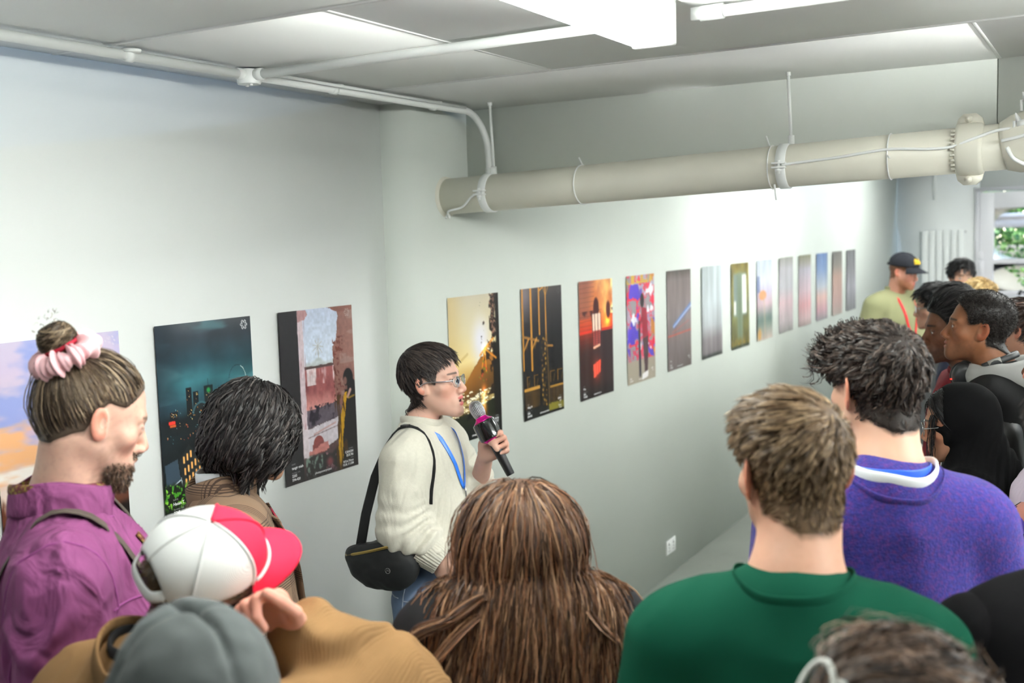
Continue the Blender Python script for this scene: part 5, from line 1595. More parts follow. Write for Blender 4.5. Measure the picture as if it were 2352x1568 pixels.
# ------------------------------------------------------------------ person: man in the blue knitted sweater
M_BLUE = mat('blue_lanyard', (40, 92, 214), rough=0.35, spec=0.5)
M_WHITEC = mat('white_cotton', (236, 240, 242), rough=0.85)
def man_sweater():
    p = Person('tall man with dark curly hair in a violet-blue knitted sweater', (1.937, 2.127, 1.772), 50, 30, hpitch=-4, hs=0.95, lean=0.05, sw=0.92, girth=1.06, skin=(226, 178, 152), hair=(46, 38, 34), P={'ear': 1.12, 'flare': 0.6, 'neck': 0.060}, seed=8, h=0.003, bh=0.007)
    mask = lambda q: hairline(q, (HL[0], NAPE))
    p.skin_head(mask).skin_body().finish()
    fr = lambda q: np.clip((q[:, 1] + 0.03) / 0.08, 0, 1) * topness(q, 0.02, 0.07)
    th = lambda q: (0.004 + 0.006 * topness(q, 0.0) + 0.008 * fr(q)) * np.clip((q[:, 2] + 0.10) / 0.06, 0.25, 1)
    u = p.cap_hair(th, mask)
    cols = [lin(c) for c in ((50, 42, 38), (40, 33, 30), (66, 54, 48), (30, 26, 25), (84, 70, 62))]
    def flow(q, t, r):
        return -along(q, CROWN) * 0.9 + tang(q) * (0.15 + 0.45 * fr(r)[:, None]) + A3(-0.1, 0.3, 0) * topness(r)[:, None] + 0.06 * p.g.normal(size=q.shape)
    L = lambda q: 0.016 * np.clip((q[:, 2] + 0.11) / 0.07, 0.4, 1) + 0.028 * topness(q, -0.02) + 0.035 * fr(q)
    a = p.strands(6500, L, flow, mask, 0.0007, 9, lambda t, q: th(q) + 0.001 + 0.005 * t * topness(q), (0.0045, 120, 0.012), 330, 0.88, 0.3, None, cols)
    top = lambda q: np.maximum(mask(q), 0.5 - fr(q))
    b = p.strands(700, lambda q: np.full(len(q), 0.085), flow, top, 0.0008, 16, lambda t, q: th(q) + 0.003 + 0.014 * t, (0.010, 170, 0.02), 90, 0.88, 0.3, None, cols)
    p.hair_obj([u, a, b])
    m = mat('violet_knit', (50, 48, 118), rough=0.95, spec=0.1, bump=0.6, bscale=260, bdist=0.003, sheen=0.1, var=0.22, vscale=160, var2=((104, 50, 110), 120, 0.5))
    p.shirt(m, 0.021, (2.0, 2.0), 0.84, 0.016, 0.02, 0.006, (5, 5, 3.5))
    p.neckline(M_WHITEC, 0.079, 0.076, 0.004, 0.012, 0.003, 'tee_collar')
    p.neckline(m, 0.090, 0.086, -0.004, 0.010, 0.003)
    p.lanyard(M_BLUE, 1.25, 0.009, 0.066, 0.022)
    p.trousers(mat('blue_jeans', (84, 100, 130), rough=0.9, var=0.1, vscale=40))
man_sweater()

# ------------------------------------------------------------------ person: bearded man in the purple shirt
def man_purple():
    p = Person('bearded man in a purple shirt, hair in a bun with a pink scrunchie', (0.690, 1.328, 1.768), -25, -42, hpitch=-20, hs=0.95, lean=0.05, sw=1.08, girth=1.2, sc=1.088, skin=(230, 184, 164), hair=(84, 70, 58), P={'ear': 1.0, 'flare': 0.3, 'neck': 0.064, 'eyes': 0.25, 'jaw': 1.08, 'nose': 1.05}, seed=1, h=0.0026, bh=0.0065)
    hl = (HL[0], [-0.070, -0.062, -0.03, 0.01, 0.036, 0.034, 0.034, 0.05, 0.072, 0.080, 0.085])
    mask = lambda q: hairline(q, hl)
    def bm(q, roots=False):
        jaw = np.clip((-0.068 - q[:, 2] - 0.35 * np.clip(0.05 - q[:, 1], 0, 1)) / 0.012, 0, 1) * np.clip((q[:, 1] - 0.015) / 0.015, 0, 1)
        side = 0.34 * np.clip((-0.005 - q[:, 2]) / 0.02, 0, 1) * np.clip((np.abs(q[:, 0]) - 0.046) / 0.008, 0, 1) * np.clip((q[:, 1] - 0.0) / 0.012, 0, 1) * np.clip((0.055 - q[:, 1]) / 0.02, 0, 1)
        mou = np.clip((0.010 - np.abs(q[:, 2] + 0.055)) / 0.004, 0, 1) * (np.abs(q[:, 0]) < 0.03) * (q[:, 1] > 0.07)
        lip = ell(q, (0, 0.09, -0.07), (0.02, 0.012, 0.012)) < 0.001
        return np.maximum(np.maximum(jaw, side * (0 if roots else 1)), mou) * (1 - lip) * (q[:, 2] > -0.135)
    p.skin_head(mask, (lambda q: np.clip(bm(q) * 1.3, 0, 1) * 0.8, (92, 72, 60), 0.8), lips=(170, 100, 92)).skin_body().finish().eyes((0, 1, -0.5))
    T = (0, -0.080, 0.100)
    th = lambda q: np.full(len(q), 0.004, np.float32)
    u = p.cap_hair(th, mask)
    cols = [lin(c) for c in ((92, 76, 62), (70, 58, 48), (122, 104, 84), (54, 45, 40), (150, 130, 106))]
    flow = lambda q, t, r: along(q, T) + 0.09 * p.g.normal(size=q.shape)
    dist = lambda q: np.clip(np.linalg.norm(q - A3(*T), axis=1) * 1.12 - 0.01, 0.01, 0.3)
    a = p.strands(5000, dist, flow, mask, 0.0008, 12, lambda t, q: th(q) + 0.0012, None, 260, 0.35, 0.25, None, cols, tip=0.8)
    # loose hairs at the nape
    nm = lambda q: np.maximum(np.maximum(q[:, 2] + 0.03, -0.105 - q[:, 2]), q[:, 1] + 0.03)
    b = p.strands(160, 0.02, lambda q, t, r: A3(0, 0.3, -0.6) + tang(q) * 0.35 + 0.5 * p.g.normal(size=q.shape), nm, 0.00028, 6, 0.001, (0.003, 150, 0.02), 20, 0.3, 0.25, None, cols)
    # bun: a ball of wound hair
    g = p.g
    BC = np.array((0.0, -0.112, 0.128)); nB = np.array((0, -0.72, 0.69))
    e1 = np.array((1.0, 0, 0)); e2 = np.cross(nB, e1)
    n, mseg = 900, 14
    ph = g.random((n, 1)) * 2 * PI; el = (g.random((n, 1)) * 1.7 - 0.75); tt = np.linspace(0, 1, mseg)[None]
    ang = ph + tt * (1.6 + g.random((n, 1))) ; lat = np.clip(el + 0.5 * (tt - 0.5) * g.normal(size=(n, 1)), -1.3, 1.45)
    R = 0.036 * (0.92 + 0.12 * g.random((n, 1)))
    B = BC + R[..., None] * (np.cos(lat)[..., None] * (np.cos(ang)[..., None] * e1 + np.sin(ang)[..., None] * e2) + np.sin(lat)[..., None] * nB)
    c = np.array(cols)[g.integers(0, 5, n)]
    V, F, C = strand_mesh(B.astype(float), 0.0011, c, g)
    ball = MB().lathe([(max(1e-4, 0.034 * math.sin(t)), -0.034 * math.cos(t)) for t in np.linspace(0, PI, 12)], 20)
    bv = np.concatenate(ball.v) + BC
    bq = np.array([f for f in ball.f if len(f) == 4])
    fly = grow((BC + 0.03 * nB + 0.012 * g.normal(size=(50, 3))).astype(np.float32), 0.016, 5, lambda q, t, r: A3(0, 0.3, 0.6) + 0.9 * g.normal(size=q.shape))
    V2, F2, C2 = strand_mesh(fly.astype(float), 0.0006, np.array(cols)[g.integers(0, 5, 50)], g)
    # beard
    def broots():
        pts = scalp_points(3600, lambda q: head_sdf(q, p.P), lambda q: 0.1 + 1.1 * g.random(len(q)) - bm(q, True), g, (0, 0.03, -0.05))
        return pts
    br = broots()
    bc = [lin(c) for c in ((100, 78, 62), (72, 57, 48), (128, 102, 80), (60, 48, 42))]
    low = lambda q: np.clip((-0.07 - q[:, 2]) / 0.04, 0, 1)
    bd = p.strands(0, lambda q: 0.003 + 0.016 * low(q), lambda q, t, r: A3(0, 0.35, -1.0) + tang(q) * 0.35 + 0.5 * g.normal(size=q.shape), None, 0.0005, 6, 0.0005, (0.003, 220, 0.01), 200, 0.4, 0.25, lambda q: head_sdf(q, p.P), bc, br)
    p.hair_obj([u, a, (p.from_head(V), F, C), (p.from_head(bv), bq, np.tile(np.array(cols[1]), (len(bv), 1))), (p.from_head(V2), F2, C2)])
    p.hair_obj([bd], 'beard')
    # scrunchie: pleated ring, and a dark red hair tie
    a_ = np.linspace(0, 2 * PI, 220, endpoint=False); b_ = np.linspace(0, 2 * PI, 16, endpoint=False)
    SCC = np.array((0.0, -0.088, 0.104))
    rn = noise3(np.stack([np.cos(a_) * 2, np.sin(a_) * 2, a_ * 0], -1).astype(np.float32) * 1.3)
    pl = 1 + 0.20 * np.sin(a_ * 17 + 3 * rn) + 0.16 * np.sin(a_ * 31 + 1)
    mj = 0.047 + 0.003 * rn
    r_ = 0.0195 * pl
    V = SCC + (mj[:, None, None] + r_[:, None, None] * np.cos(b_)[None, :, None]) * (np.cos(a_)[:, None, None] * e1 + np.sin(a_)[:, None, None] * e2) + (r_[:, None] * np.sin(b_)[None] * (1.0 + 0.25 * np.sin(a_ * 9)[:, None]))[..., None] * nB
    i = np.arange(220)[:, None] * 16; k = np.arange(16)[None]; i2 = (np.arange(220)[:, None] + 1) % 220 * 16; k2 = (k + 1) % 16
    F = np.stack([i + k, i + k2, i2 + k2, i2 + k], -1).reshape(-1, 4)
    mesh_obj('scrunchie', p.from_head(V.reshape(-1, 3)), F, mat('pink_satin', (226, 178, 182), rough=0.45, spec=0.5, sheen=0.3), p.root)
    P = BC - nB * 0.012 + 0.0335 * (np.cos(a_[::6])[:, None] * e1 + np.sin(a_[::6])[:, None] * e2)
    xform(MB().tube(P, 0.0055, 8, closed=True).build('hair_tie', mat('crimson_elastic', (150, 16, 40), rough=0.8), p.root, True), p.from_head)
    # shirt
    m = mat('purple_denim', (126, 66, 108), rough=0.85, spec=0.2, bump=0.25, bscale=420, bdist=0.001, var=0.12, vscale=14, fold=(13, 0.9, 0.03, (1.0, 1.0, 0.6)))
    p.J['el'][1] = np.array((0.29, -0.02, 1.10)); p.J['wr'][1] = np.array((0.22, 0.16, 0.98))
    p.J['el'][0] = np.array((-0.29, -0.02, 1.14)); p.J['wr'][0] = np.array((-0.12, 0.22, 1.08))
    p.shirt(m, 0.024, (1.9, 1.9), 0.80, 0.03, 0.03, 0.011, (10, 10, 6), 'shirt', rings=0.005)
    k = p.k
    M_SEAM = mat('purple_seam', (136, 66, 122), rough=0.9)
    col = p.neckline(m, 0.084, 0.086, 0.020, 0.030, 0.0035, 'collar', 0.006, up=(0, 0, 1), a0=(-242, 62))
    p.neckline(M_SEAM, 0.0865, 0.0885, -0.004, 0.002, 0.0022, 'collar_stitch', 0.006, a0=(-242, 62))
    p.neckline(mat('paisley_scarf', (92, 32, 44), rough=0.8, var=0.5, vscale=90, var2=((150, 140, 50), 130, 0.8)), 0.074, 0.076, 0.024, 0.018, 0.006, 'neck_scarf')
    sf = p.surf(np.array([(0.015, 0.5, 1.42 * k - 0.022 * j) for j in range(10)]), (0, -1, 0), None, 0.004)
    ribbon(sf, 0.016, 0.004, MATS['paisley_scarf'], p.root, 'scarf_end', (1, 0, 0))
    zz = np.linspace(1.40 * k, 0.9, 22)
    fp = p.surf(np.stack([np.full(22, 0.03), np.full(22, 0.5), zz], -1), (0, -1, 0), None, 0.003)
    ribbon(fp, 0.018, 0.003, m, p.top, 'placket', (1, 0, 0))
    for j in (1, 5, 9, 13, 17):
        c = fp[j] + (0, 0.003, 0)
        MB().lathe([(0.0058, 0), (0.006, 0.002), (0.0042, 0.003)], 14, Matrix.Translation(c) @ Matrix.Rotation(-PI / 2, 4, 'X')).build('button', mat('horn_button', (206, 190, 158), rough=0.3), p.top, True)
    # pocket with flap
    px = p.surf(np.array([(x, 0.5, z) for x in (0.075, 0.155) for z in (1.27 * k, 1.22 * k)]), (0, -1, 0), None, 0.005)
    pk = mesh_obj('pocket_flap', np.vstack([px, px + (0, 0.004, 0)]), [(0, 2, 3, 1), (4, 5, 7, 6), (0, 1, 5, 4), (2, 6, 7, 3), (1, 3, 7, 5), (0, 4, 6, 2)], m, p.top, False)
    # sewn seams: armhole and yoke
    for e in (1, -1):
        t = np.linspace(0, 2 * PI, 30, endpoint=False)
        c0 = p.J['sh'][(e + 1) // 2] + np.array((-e * 0.012, 0, -0.035))
        rr = np.stack([c0[0] + e * 0.02 * np.sin(t), c0[1] + 0.16 * np.cos(t), c0[2] + 0.16 * np.sin(t)], -1)
        sp = p.surf(rr, c0 - rr, None, 0.0005)
        MB().tube(sp, 0.0022, 6, closed=True).build('armhole_seam', M_SEAM, p.top, True)
    ys = p.surf(np.array([(x, 0.5, 1.345 * k) for x in np.linspace(0.02, 0.21, 14)]), (0, -1, 0), None, 0.0005)
    MB().tube(ys, 0.002, 6).build('yoke_seam', M_SEAM, p.top, True)
    # braces
    mb = mat('brown_elastic', (78, 68, 60), rough=0.7, wave=('X', 60, 0.1))
    for e in (1, -1):
        x = e * 0.105
        bk = p.surf(np.array([(x * (0.35 + 0.65 * t), -0.5, 1.0 + (1.40 * k - 1.0) * t) for t in np.linspace(0, 1, 12)]), (0, 1, 0), None, 0.009)
        up_ = p.surf(np.array([(x, y, 1.8) for y in np.linspace(-0.07, 0.08, 8)]), (0, 0, -1), None, 0.010)
        ft = p.surf(np.array([(x + e * 0.01 * t, 0.5, 1.38 * k + (0.98 - 1.38 * k) * t) for t in np.linspace(0, 1, 14)]), (0, -1, 0), None, 0.010)
        path = np.vstack([bk, up_, ft])
        for _ in range(3):
            path[1:-1] = (path[:-2] + path[2:] + 2 * path[1:-1]) / 4
        st = ribbon(path, 0.0165, 0.0018, mb, p.root, 'brace_strap', (1, 0, 0))
        c = ft[6]
        MB().box(c + (-0.02, 0.002, -0.012), c + (0.02, 0.007, 0.012), bev=0.002).build('buckle', M_STEEL, st)
    p.trousers(mat('brown_trousers', (70, 58, 50), rough=0.9))
man_purple()
# ------------------------------------------------------------------ person: the speaker with the microphone
def speaker():
    p = Person('speaker with a dark pixie cut and glasses in a cream sweater, talking into a microphone', (0.381, 2.911, 1.615), -77, -84, hpitch=6, hs=0.97, lean=0.02, sw=0.93, girth=0.86, skin=(232, 186, 166), hair=(52, 44, 42), P={'ear': 1.0, 'flare': 0.4, 'neck': 0.047, 'mouth': 0.6, 'jaw': 0.82, 'nose': 1.1, 'w': 0.96, 'chin': 0.004}, seed=5, h=0.0028, bh=0.006)
    hl = (HL[0], [-0.100, -0.090, -0.07, -0.03, 0.028, 0.012, -0.004, 0.045, 0.068, 0.078, 0.084])
    mask = lambda q: hairline(q, hl)
    p.fun = -0.03
    p.skin_head(mask, lips=(186, 92, 92))
    p.J['el'][1] = np.array((0.19, -0.015, 1.16)); p.J['wr'][1] = np.array((0.165, 0.10, 1.075))
    p.J['el'][0] = np.array((-0.20, 0.06, 1.13))
    Y = np.array((0.0, 0.88, 0.47)); Y /= np.linalg.norm(Y)
    Z = np.array((-1.0, 0.0, 0.0)); X = np.cross(Y, Z)
    G = np.array((0.006, 0.242, 1.412))
    O = G - 0.066 * Y + 0.034 * Z
    M = np.eye(4); M[:3, 0] = X; M[:3, 1] = Y; M[:3, 2] = Z; M[:3, 3] = O
    p.J['wr'][0] = O
    p.skin_body().hand(0, M, [(62, 92, 52), (64, 92, 52), (66, 92, 52), (68, 92, 52)], [(0.0, 0.75, -0.65), (0.5, 0.65, -0.55), (0.85, 0.25, -0.3)], 0.0024)
    Mr = np.eye(4); Yr = np.array((-0.05, 0.55, -0.83)); Yr /= np.linalg.norm(Yr); Zr = np.array((1.0, 0.05, 0)); Xr = np.cross(Yr, Zr); Xr /= np.linalg.norm(Xr); Zr = np.cross(Xr, Yr)
    Mr[:3, 0] = Xr; Mr[:3, 1] = Yr; Mr[:3, 2] = Zr; Mr[:3, 3] = p.J['wr'][1]
    p.hand(1, Mr, *RELAX, 0.0035)
    p.finish().eyes((0.25, 1, 0.0), (84, 60, 44))
    # teeth
    t = MB()
    t.tube([(0.0145 * math.sin(a), 0.074 + 0.0145 * math.cos(a), -0.0665) for a in np.linspace(-1.1, 1.1, 14)], 1.0, 8, flat=(0.0032, 0.002, (0, 0, 1)))
    xform(t.build('teeth', mat('teeth', (236, 230, 220), rough=0.3), p.root, True), p.from_head)
    cols = ((54, 46, 44), (40, 35, 34), (72, 62, 58), (30, 27, 27), (90, 78, 72))
    th = lambda q: 0.004 + 0.010 * topness(q, 0.0)
    u = p.cap_hair(th, mask)
    lc = [lin(c) for c in cols]
    def flow(q, t, r):
        return -along(q, CROWN) + tang(q) * 0.12 + A3(-0.25, 0.35, 0) * topness(r)[:, None] + np.array(p.down()) * 0.25 + 0.14 * p.g.normal(size=q.shape)
    L = lambda q: np.where((q[:, 2] < 0.06) & (q[:, 1] > -0.03), 0.014, 0.036) + 0.02 * topness(q, 0.05) * (q[:, 1] < 0.03)
    a = p.strands(5200, L, flow, mask, 0.0007, 9, lambda t, q: th(q) + 0.001 + 0.003 * t, None, 420, 0.6, 0.3, None, lc)
    fm = lambda q: np.maximum(np.maximum(mask(q) - 0.0, 0.075 - q[:, 2]), 0.02 - q[:, 1])
    fr = p.strands(300, 0.05, lambda q, t, r: A3(-0.9, 0.45, -0.1 - 0.5 * t) + 0.12 * p.g.normal(size=q.shape), fm, 0.0006, 9, lambda t, q: np.full(len(q), 0.012), None, 40, 0.7, 0.3, None, lc)
    np_ = lambda q: np.maximum(np.maximum(q[:, 2] + 0.05, -0.10 - q[:, 2]), q[:, 1] + 0.03)
    nk = p.strands(420, 0.045, lambda q, t, r: A3(0, 0.1, -1) + 0.15 * p.g.normal(size=q.shape), np_, 0.0006, 7, 0.003, None, 50, 0.6, 0.3, None, lc)
    p.hair_obj([u, a, fr, nk])
    p.glasses(mat('silver_wire', (200, 200, 200), rough=0.25, metal=1.0), 0.0009, True, 0.026, 0.0175, -0.006, 0.0022)
    # sweater
    m = mat('cream_wool', (206, 202, 188), rough=0.95, spec=0.15, bump=0.5, bscale=420, bdist=0.0015, sheen=0.2, var=0.03, vscale=120, fold=(9, 0.6, 0.03))
    fore = np.array((-0.082, 0.165, 1.235))
    wr0 = p.J['wr'][0].copy(); p.J['wr'][0] = p.J['el'][0] + (wr0 - p.J['el'][0]) * 0.5
    p.shirt(m, 0.020, (2.0, 1.72), 1.10, 0.017, 0.016, 0.006, (8, 8, 5), 'sweater', rings=0.007)
    p.J['wr'][0] = wr0
    p.neckline(m, 0.066, 0.066, 0.004, 0.016, 0.006)
    rib = mat('cream_rib', (220, 216, 202), rough=0.95, bump=0.0, wave=('X', 60, 0.0))
    el, wr = p.J['el'][1], p.J['wr'][1]
    d = (wr - el) / np.linalg.norm(wr - el); c0 = el + (wr - el) * 0.60
    cf = MB()
    nrib = 34
    a_ = np.linspace(0, 2 * PI, nrib * 4, endpoint=False)
    N1 = np.cross(d, (1, 0, 0)); N1 /= np.linalg.norm(N1); N2 = np.cross(d, N1)
    rows = []
    for s_, rr in ((0.0, 0.056), (0.02, 0.055), (0.045, 0.052), (0.075, 0.048), (0.078, 0.044)):
        r_ = rr + 0.0016 * np.sign(np.sin(a_ * nrib))
        rows.append(c0 + d * s_ + r_[:, None] * (np.cos(a_)[:, None] * N1 + np.sin(a_)[:, None] * N2))
    n_ = len(a_)
    cf.add(np.vstack(rows), [(i * n_ + k, i * n_ + (k + 1) % n_, (i + 1) * n_ + (k + 1) % n_, (i + 1) * n_ + k) for i in range(4) for k in range(n_)])
    cf.build('cuff', m, p.top, True)
    hb = []
    for z, o in ((1.125, 0.003), (1.10, 0.002), (1.07, -0.004)):
        a2 = np.linspace(0, 2 * PI, 280, endpoint=False)
        ring = np.stack([0.5 * np.cos(a2), 0.5 * np.sin(a2), np.full(280, 1.10)], -1)
        q = p.surf(ring, -ring * np.array((1, 1, 0)) , lambda x: p.torso(x, 0.020, 0.016), 0.0) 
        q[:, :2] += np.stack([np.cos(a2), np.sin(a2)], -1) * (o + 0.0015 * np.sign(np.sin(a2 * 70)))[:, None]
        q[:, 2] = z
        hb.append(q)
    MB().add(np.vstack(hb), [(i * 280 + (k + 1) % 280, i * 280 + k, (i + 1) * 280 + k, (i + 1) * 280 + (k + 1) % 280) for i in range(2) for k in range(280)]).build('hem_rib', m, p.top, True)
    M_LB = mat('sky_blue_lanyard', (52, 120, 226), rough=0.3, spec=0.5)
    p.lanyard(M_LB, 1.265, 0.0075, 0.055)
    # black cord with a pendant
    nb = p.J['nb']
    a_ = np.linspace(0, 2 * PI, 40, endpoint=False)
    ringp = np.stack([0.054 * np.cos(a_), nb[1] + 0.006 + 0.058 * np.sin(a_), nb[2] + 0.03 - 0.03 * np.sin(a_)], -1)
    nc = MB().tube(ringp, 0.0018, 6, closed=True).build('necklace', M_DARK, p.root, True)
    f = ringp[10] + (0.004, 0.004, -0.01)
    MB().lathe([(0.002, -0.018), (0.008, -0.014), (0.0085, 0.0), (0.003, 0.008)], 12, Matrix.Translation(f)).build('pendant', mat('dark_stone', (60, 56, 54), rough=0.3), nc, True)
    jm = mat('blue_denim', (92, 110, 136), rough=0.9, spec=0.2, bump=0.25, bscale=500, bdist=0.001, var=0.16, vscale=18)
    p.trousers(jm, 0.016, 1.04, 0.009)
    st = mat('denim_stitch', (150, 160, 176), rough=0.9)
    jfn = lambda x: smin(p.legs(x, 0.016), smax(p.torso(x, 0.004), x[:, 2] - 1.04, 0.01), 0.04)
    for pts in ([(0.6, -0.02, z) for z in np.linspace(0.98, 0.3, 30)], [(0.6, -0.11, z) for z in np.linspace(0.92, 0.78, 10)], [(0.6, y, 0.925) for y in np.linspace(-0.02, 0.08, 8)], [(0.6, y, 0.93) for y in np.linspace(-0.11, -0.04, 6)]):
        q = p.surf(np.array(pts), (-1, 0, 0), jfn, 0.001)
        MB().tube(q, 0.0022, 6).build('seam', st, p.root, True)
    return p
sp = speaker()

# microphone held in the raised hand (karaoke style, speaker drum under the grille)
def microphone(p):
    top = np.array((0.008, 0.168, 1.552)); bot = np.array((0.002, 0.290, 1.322))
    R = np.array(Matrix.Rotation(p.root.rotation_euler.z, 3, 'Z'))
    wt = R @ top + np.array(p.root.location); wb = R @ bot + np.array(p.root.location)
    mic = empty('microphone', tuple(wb))
    d = Vector(wt - wb).normalized()
    mic.rotation_mode = 'QUATERNION'
    mic.rotation_quaternion = Vector((0, 0, 1)).rotation_difference(d)
    tag(mic, 'black and magenta karaoke microphone with a chrome grille in the raised hand', 'microphone')
    MAG = mat('magenta_metal', (206, 24, 140), rough=0.25, metal=0.7)
    BLK = mat('gloss_black', (16, 17, 18), rough=0.12, spec=0.6)
    smooth_by_angle(MB().lathe([(0.0125, -0.004), (0.014, 0.0), (0.0165, 0.09), (0.018, 0.118)], 24).build('handle', mat('satin_black', (24, 24, 26), rough=0.4), mic))
    smooth_by_angle(MB().lathe([(0.017, 0.112), (0.024, 0.120), (0.0315, 0.126), (0.033, 0.131)], 32).build('lower_ring', MAG, mic))
    dr = smooth_by_angle(MB().lathe([(0.034, 0.128), (0.0375, 0.131), (0.0385, 0.14), (0.0385, 0.179), (0.0375, 0.187), (0.034, 0.190)], 40).build('speaker_drum', BLK, mic))
    smooth_by_angle(MB().lathe([(0.033, 0.186), (0.0325, 0.191), (0.024, 0.197), (0.019, 0.203), (0.0185, 0.207)], 32).build('upper_ring', MAG, mic))
    CH = mat('chrome_mesh', (196, 196, 200), rough=0.28, metal=1.0)
    prof = [(0.0175, 0.205), (0.0205, 0.214), (0.0225, 0.226), (0.0225, 0.238), (0.0205, 0.249), (0.0155, 0.257), (0.008, 0.261), (0.001, 0.262)]
    smooth_by_angle(MB().lathe([(r * 0.9, z) for r, z in prof], 24).build('grille_core', M_DARK, mic))
    gr = MB()
    zz = np.linspace(0.207, 0.2605, 13)
    for z in zz:
        r = float(np.interp(z, [q[1] for q in prof], [q[0] for q in prof]))
        gr.tube([(r * math.cos(a), r * math.sin(a), z) for a in np.linspace(0, 2 * PI, 28, endpoint=False)], 0.0009, 5, closed=True)
    for a in np.linspace(0, 2 * PI, 26, endpoint=False):
        gr.tube([(r * math.cos(a), r * math.sin(a), z) for r, z in prof], 0.0008, 5)
    o = gr.build('grille', CH, mic, True)
microphone(sp)

# belt bag hanging from her shoulder
def belt_bag(p):
    bag = empty('shoulder_bag', tuple(np.array(p.root.location) + np.array(Matrix.Rotation(p.root.rotation_euler.z, 3, 'Z')) @ np.array((0.195, -0.075, 0.975))), p.root.rotation_euler.z)
    tag(bag, "black nylon belt bag with a gold zip at the speaker's hip", 'bag')
    m = mat('black_nylon', (26, 27, 28), rough=0.6, spec=0.3, bump=0.12, bscale=600, bdist=0.0006)
    # local: x outwards (to her side), y forwards, z up
    def fn(q):
        c = q - A3(0.02, 0.0, 0.10)
        y = c[:, 1]
        top = c[:, 2] - (0.055 + 0.28 * y)
        d = ell(c, (0, -0.005, -0.005), (0.052, 0.125, 0.105))
        d = smin(d, ell(c, (0, 0.06, -0.02), (0.045, 0.07, 0.075)), 0.03)
        d = smax(d, top, 0.018)
        return d + 0.0035 * noise3(q * 22) + 0.002 * noise3(q * 55)
    V, Q = mesh_sdf(fn, (-0.06, -0.17, -0.04), (0.12, 0.17, 0.22), 0.005)
    b = mesh_obj('pouch', V, Q, m, bag)
    zp = []
    for y in np.linspace(-0.118, 0.09, 20):
        z = 0.10 + 0.035 + 0.28 * y
        x = 0.02 + 0.050 * math.sqrt(max(0.02, 1 - (abs(y + 0.005) / 0.128) ** 2))
        zp.append((x + 0.001, y, z))
    zt = MB().tube(zp, 1.0, 8, flat=(0.0045, 0.0016, (0, 0, 1))).build('zip', mat('gold_zip', (176, 150, 84), rough=0.35, metal=0.8), bag, True)
    MB().tube([np.array(q) + (0.0012, 0, 0) for q in zp], 0.0012, 6).build('zip_teeth', mat('zip_dark', (120, 100, 56), rough=0.4, metal=0.8), zt, True)
    lg = np.array((0.0735, 0.052, 0.075))
    a = np.linspace(0, 2 * PI, 24, endpoint=False)
    e = MB().tube([lg + (0.0, 0.0085 * math.cos(t), 0.0085 * math.sin(t)) for t in a], 0.0008, 6, closed=True)
    e.tube([lg + (0.0, -0.005, -0.003), lg + (0, -0.002, 0.005), lg + (0, 0.0, -0.002), lg + (0, 0.002, 0.004), lg + (0, 0.005, -0.003)], 0.0008, 5)
    e.build('emblem', M_STEEL, bag, True)
    # strap up over the shoulder
    R = np.array(Matrix.Rotation(p.root.rotation_euler.z, 3, 'Z'))
    off = np.array((0.195, -0.075, 0.975))
    up = [(0.205, -0.165, 1.07), (0.175, -0.16, 1.2), (0.145, -0.135, 1.33)]
    sh = p.surf(np.array([(0.115, y, 1.8) for y in np.linspace(-0.09, 0.06, 8)]), (0, 0, -1), None, 0.004)
    fr = p.surf(np.array([(0.125 + 0.02 * t, 0.5, 1.40 - 0.16 * t) for t in np.linspace(0, 1, 8)]), (0, -1, 0), None, 0.004)
    path = np.vstack([up, sh, fr])
    for _ in range(2):
        path[1:-1] = (path[:-2] + path[2:] + 2 * path[1:-1]) / 4
    w = np.interp(np.arange(len(path)), [0, 2, 4, len(path)], [0.019, 0.018, 0.008, 0.006])
    P = path - off
    n = len(P)
    MB().tube(P, w, 8, flat=(1.0, 0.12, (0, 1, 0.1))).build('strap', mat('black_webbing', (24, 24, 25), rough=0.8), bag, True)
    MB().box(np.array(P[6]) + (-0.014, -0.012, 0.001), np.array(P[6]) + (0.014, 0.012, 0.009), bev=0.002).build('slider', M_DARK, bag)
belt_bag(sp)
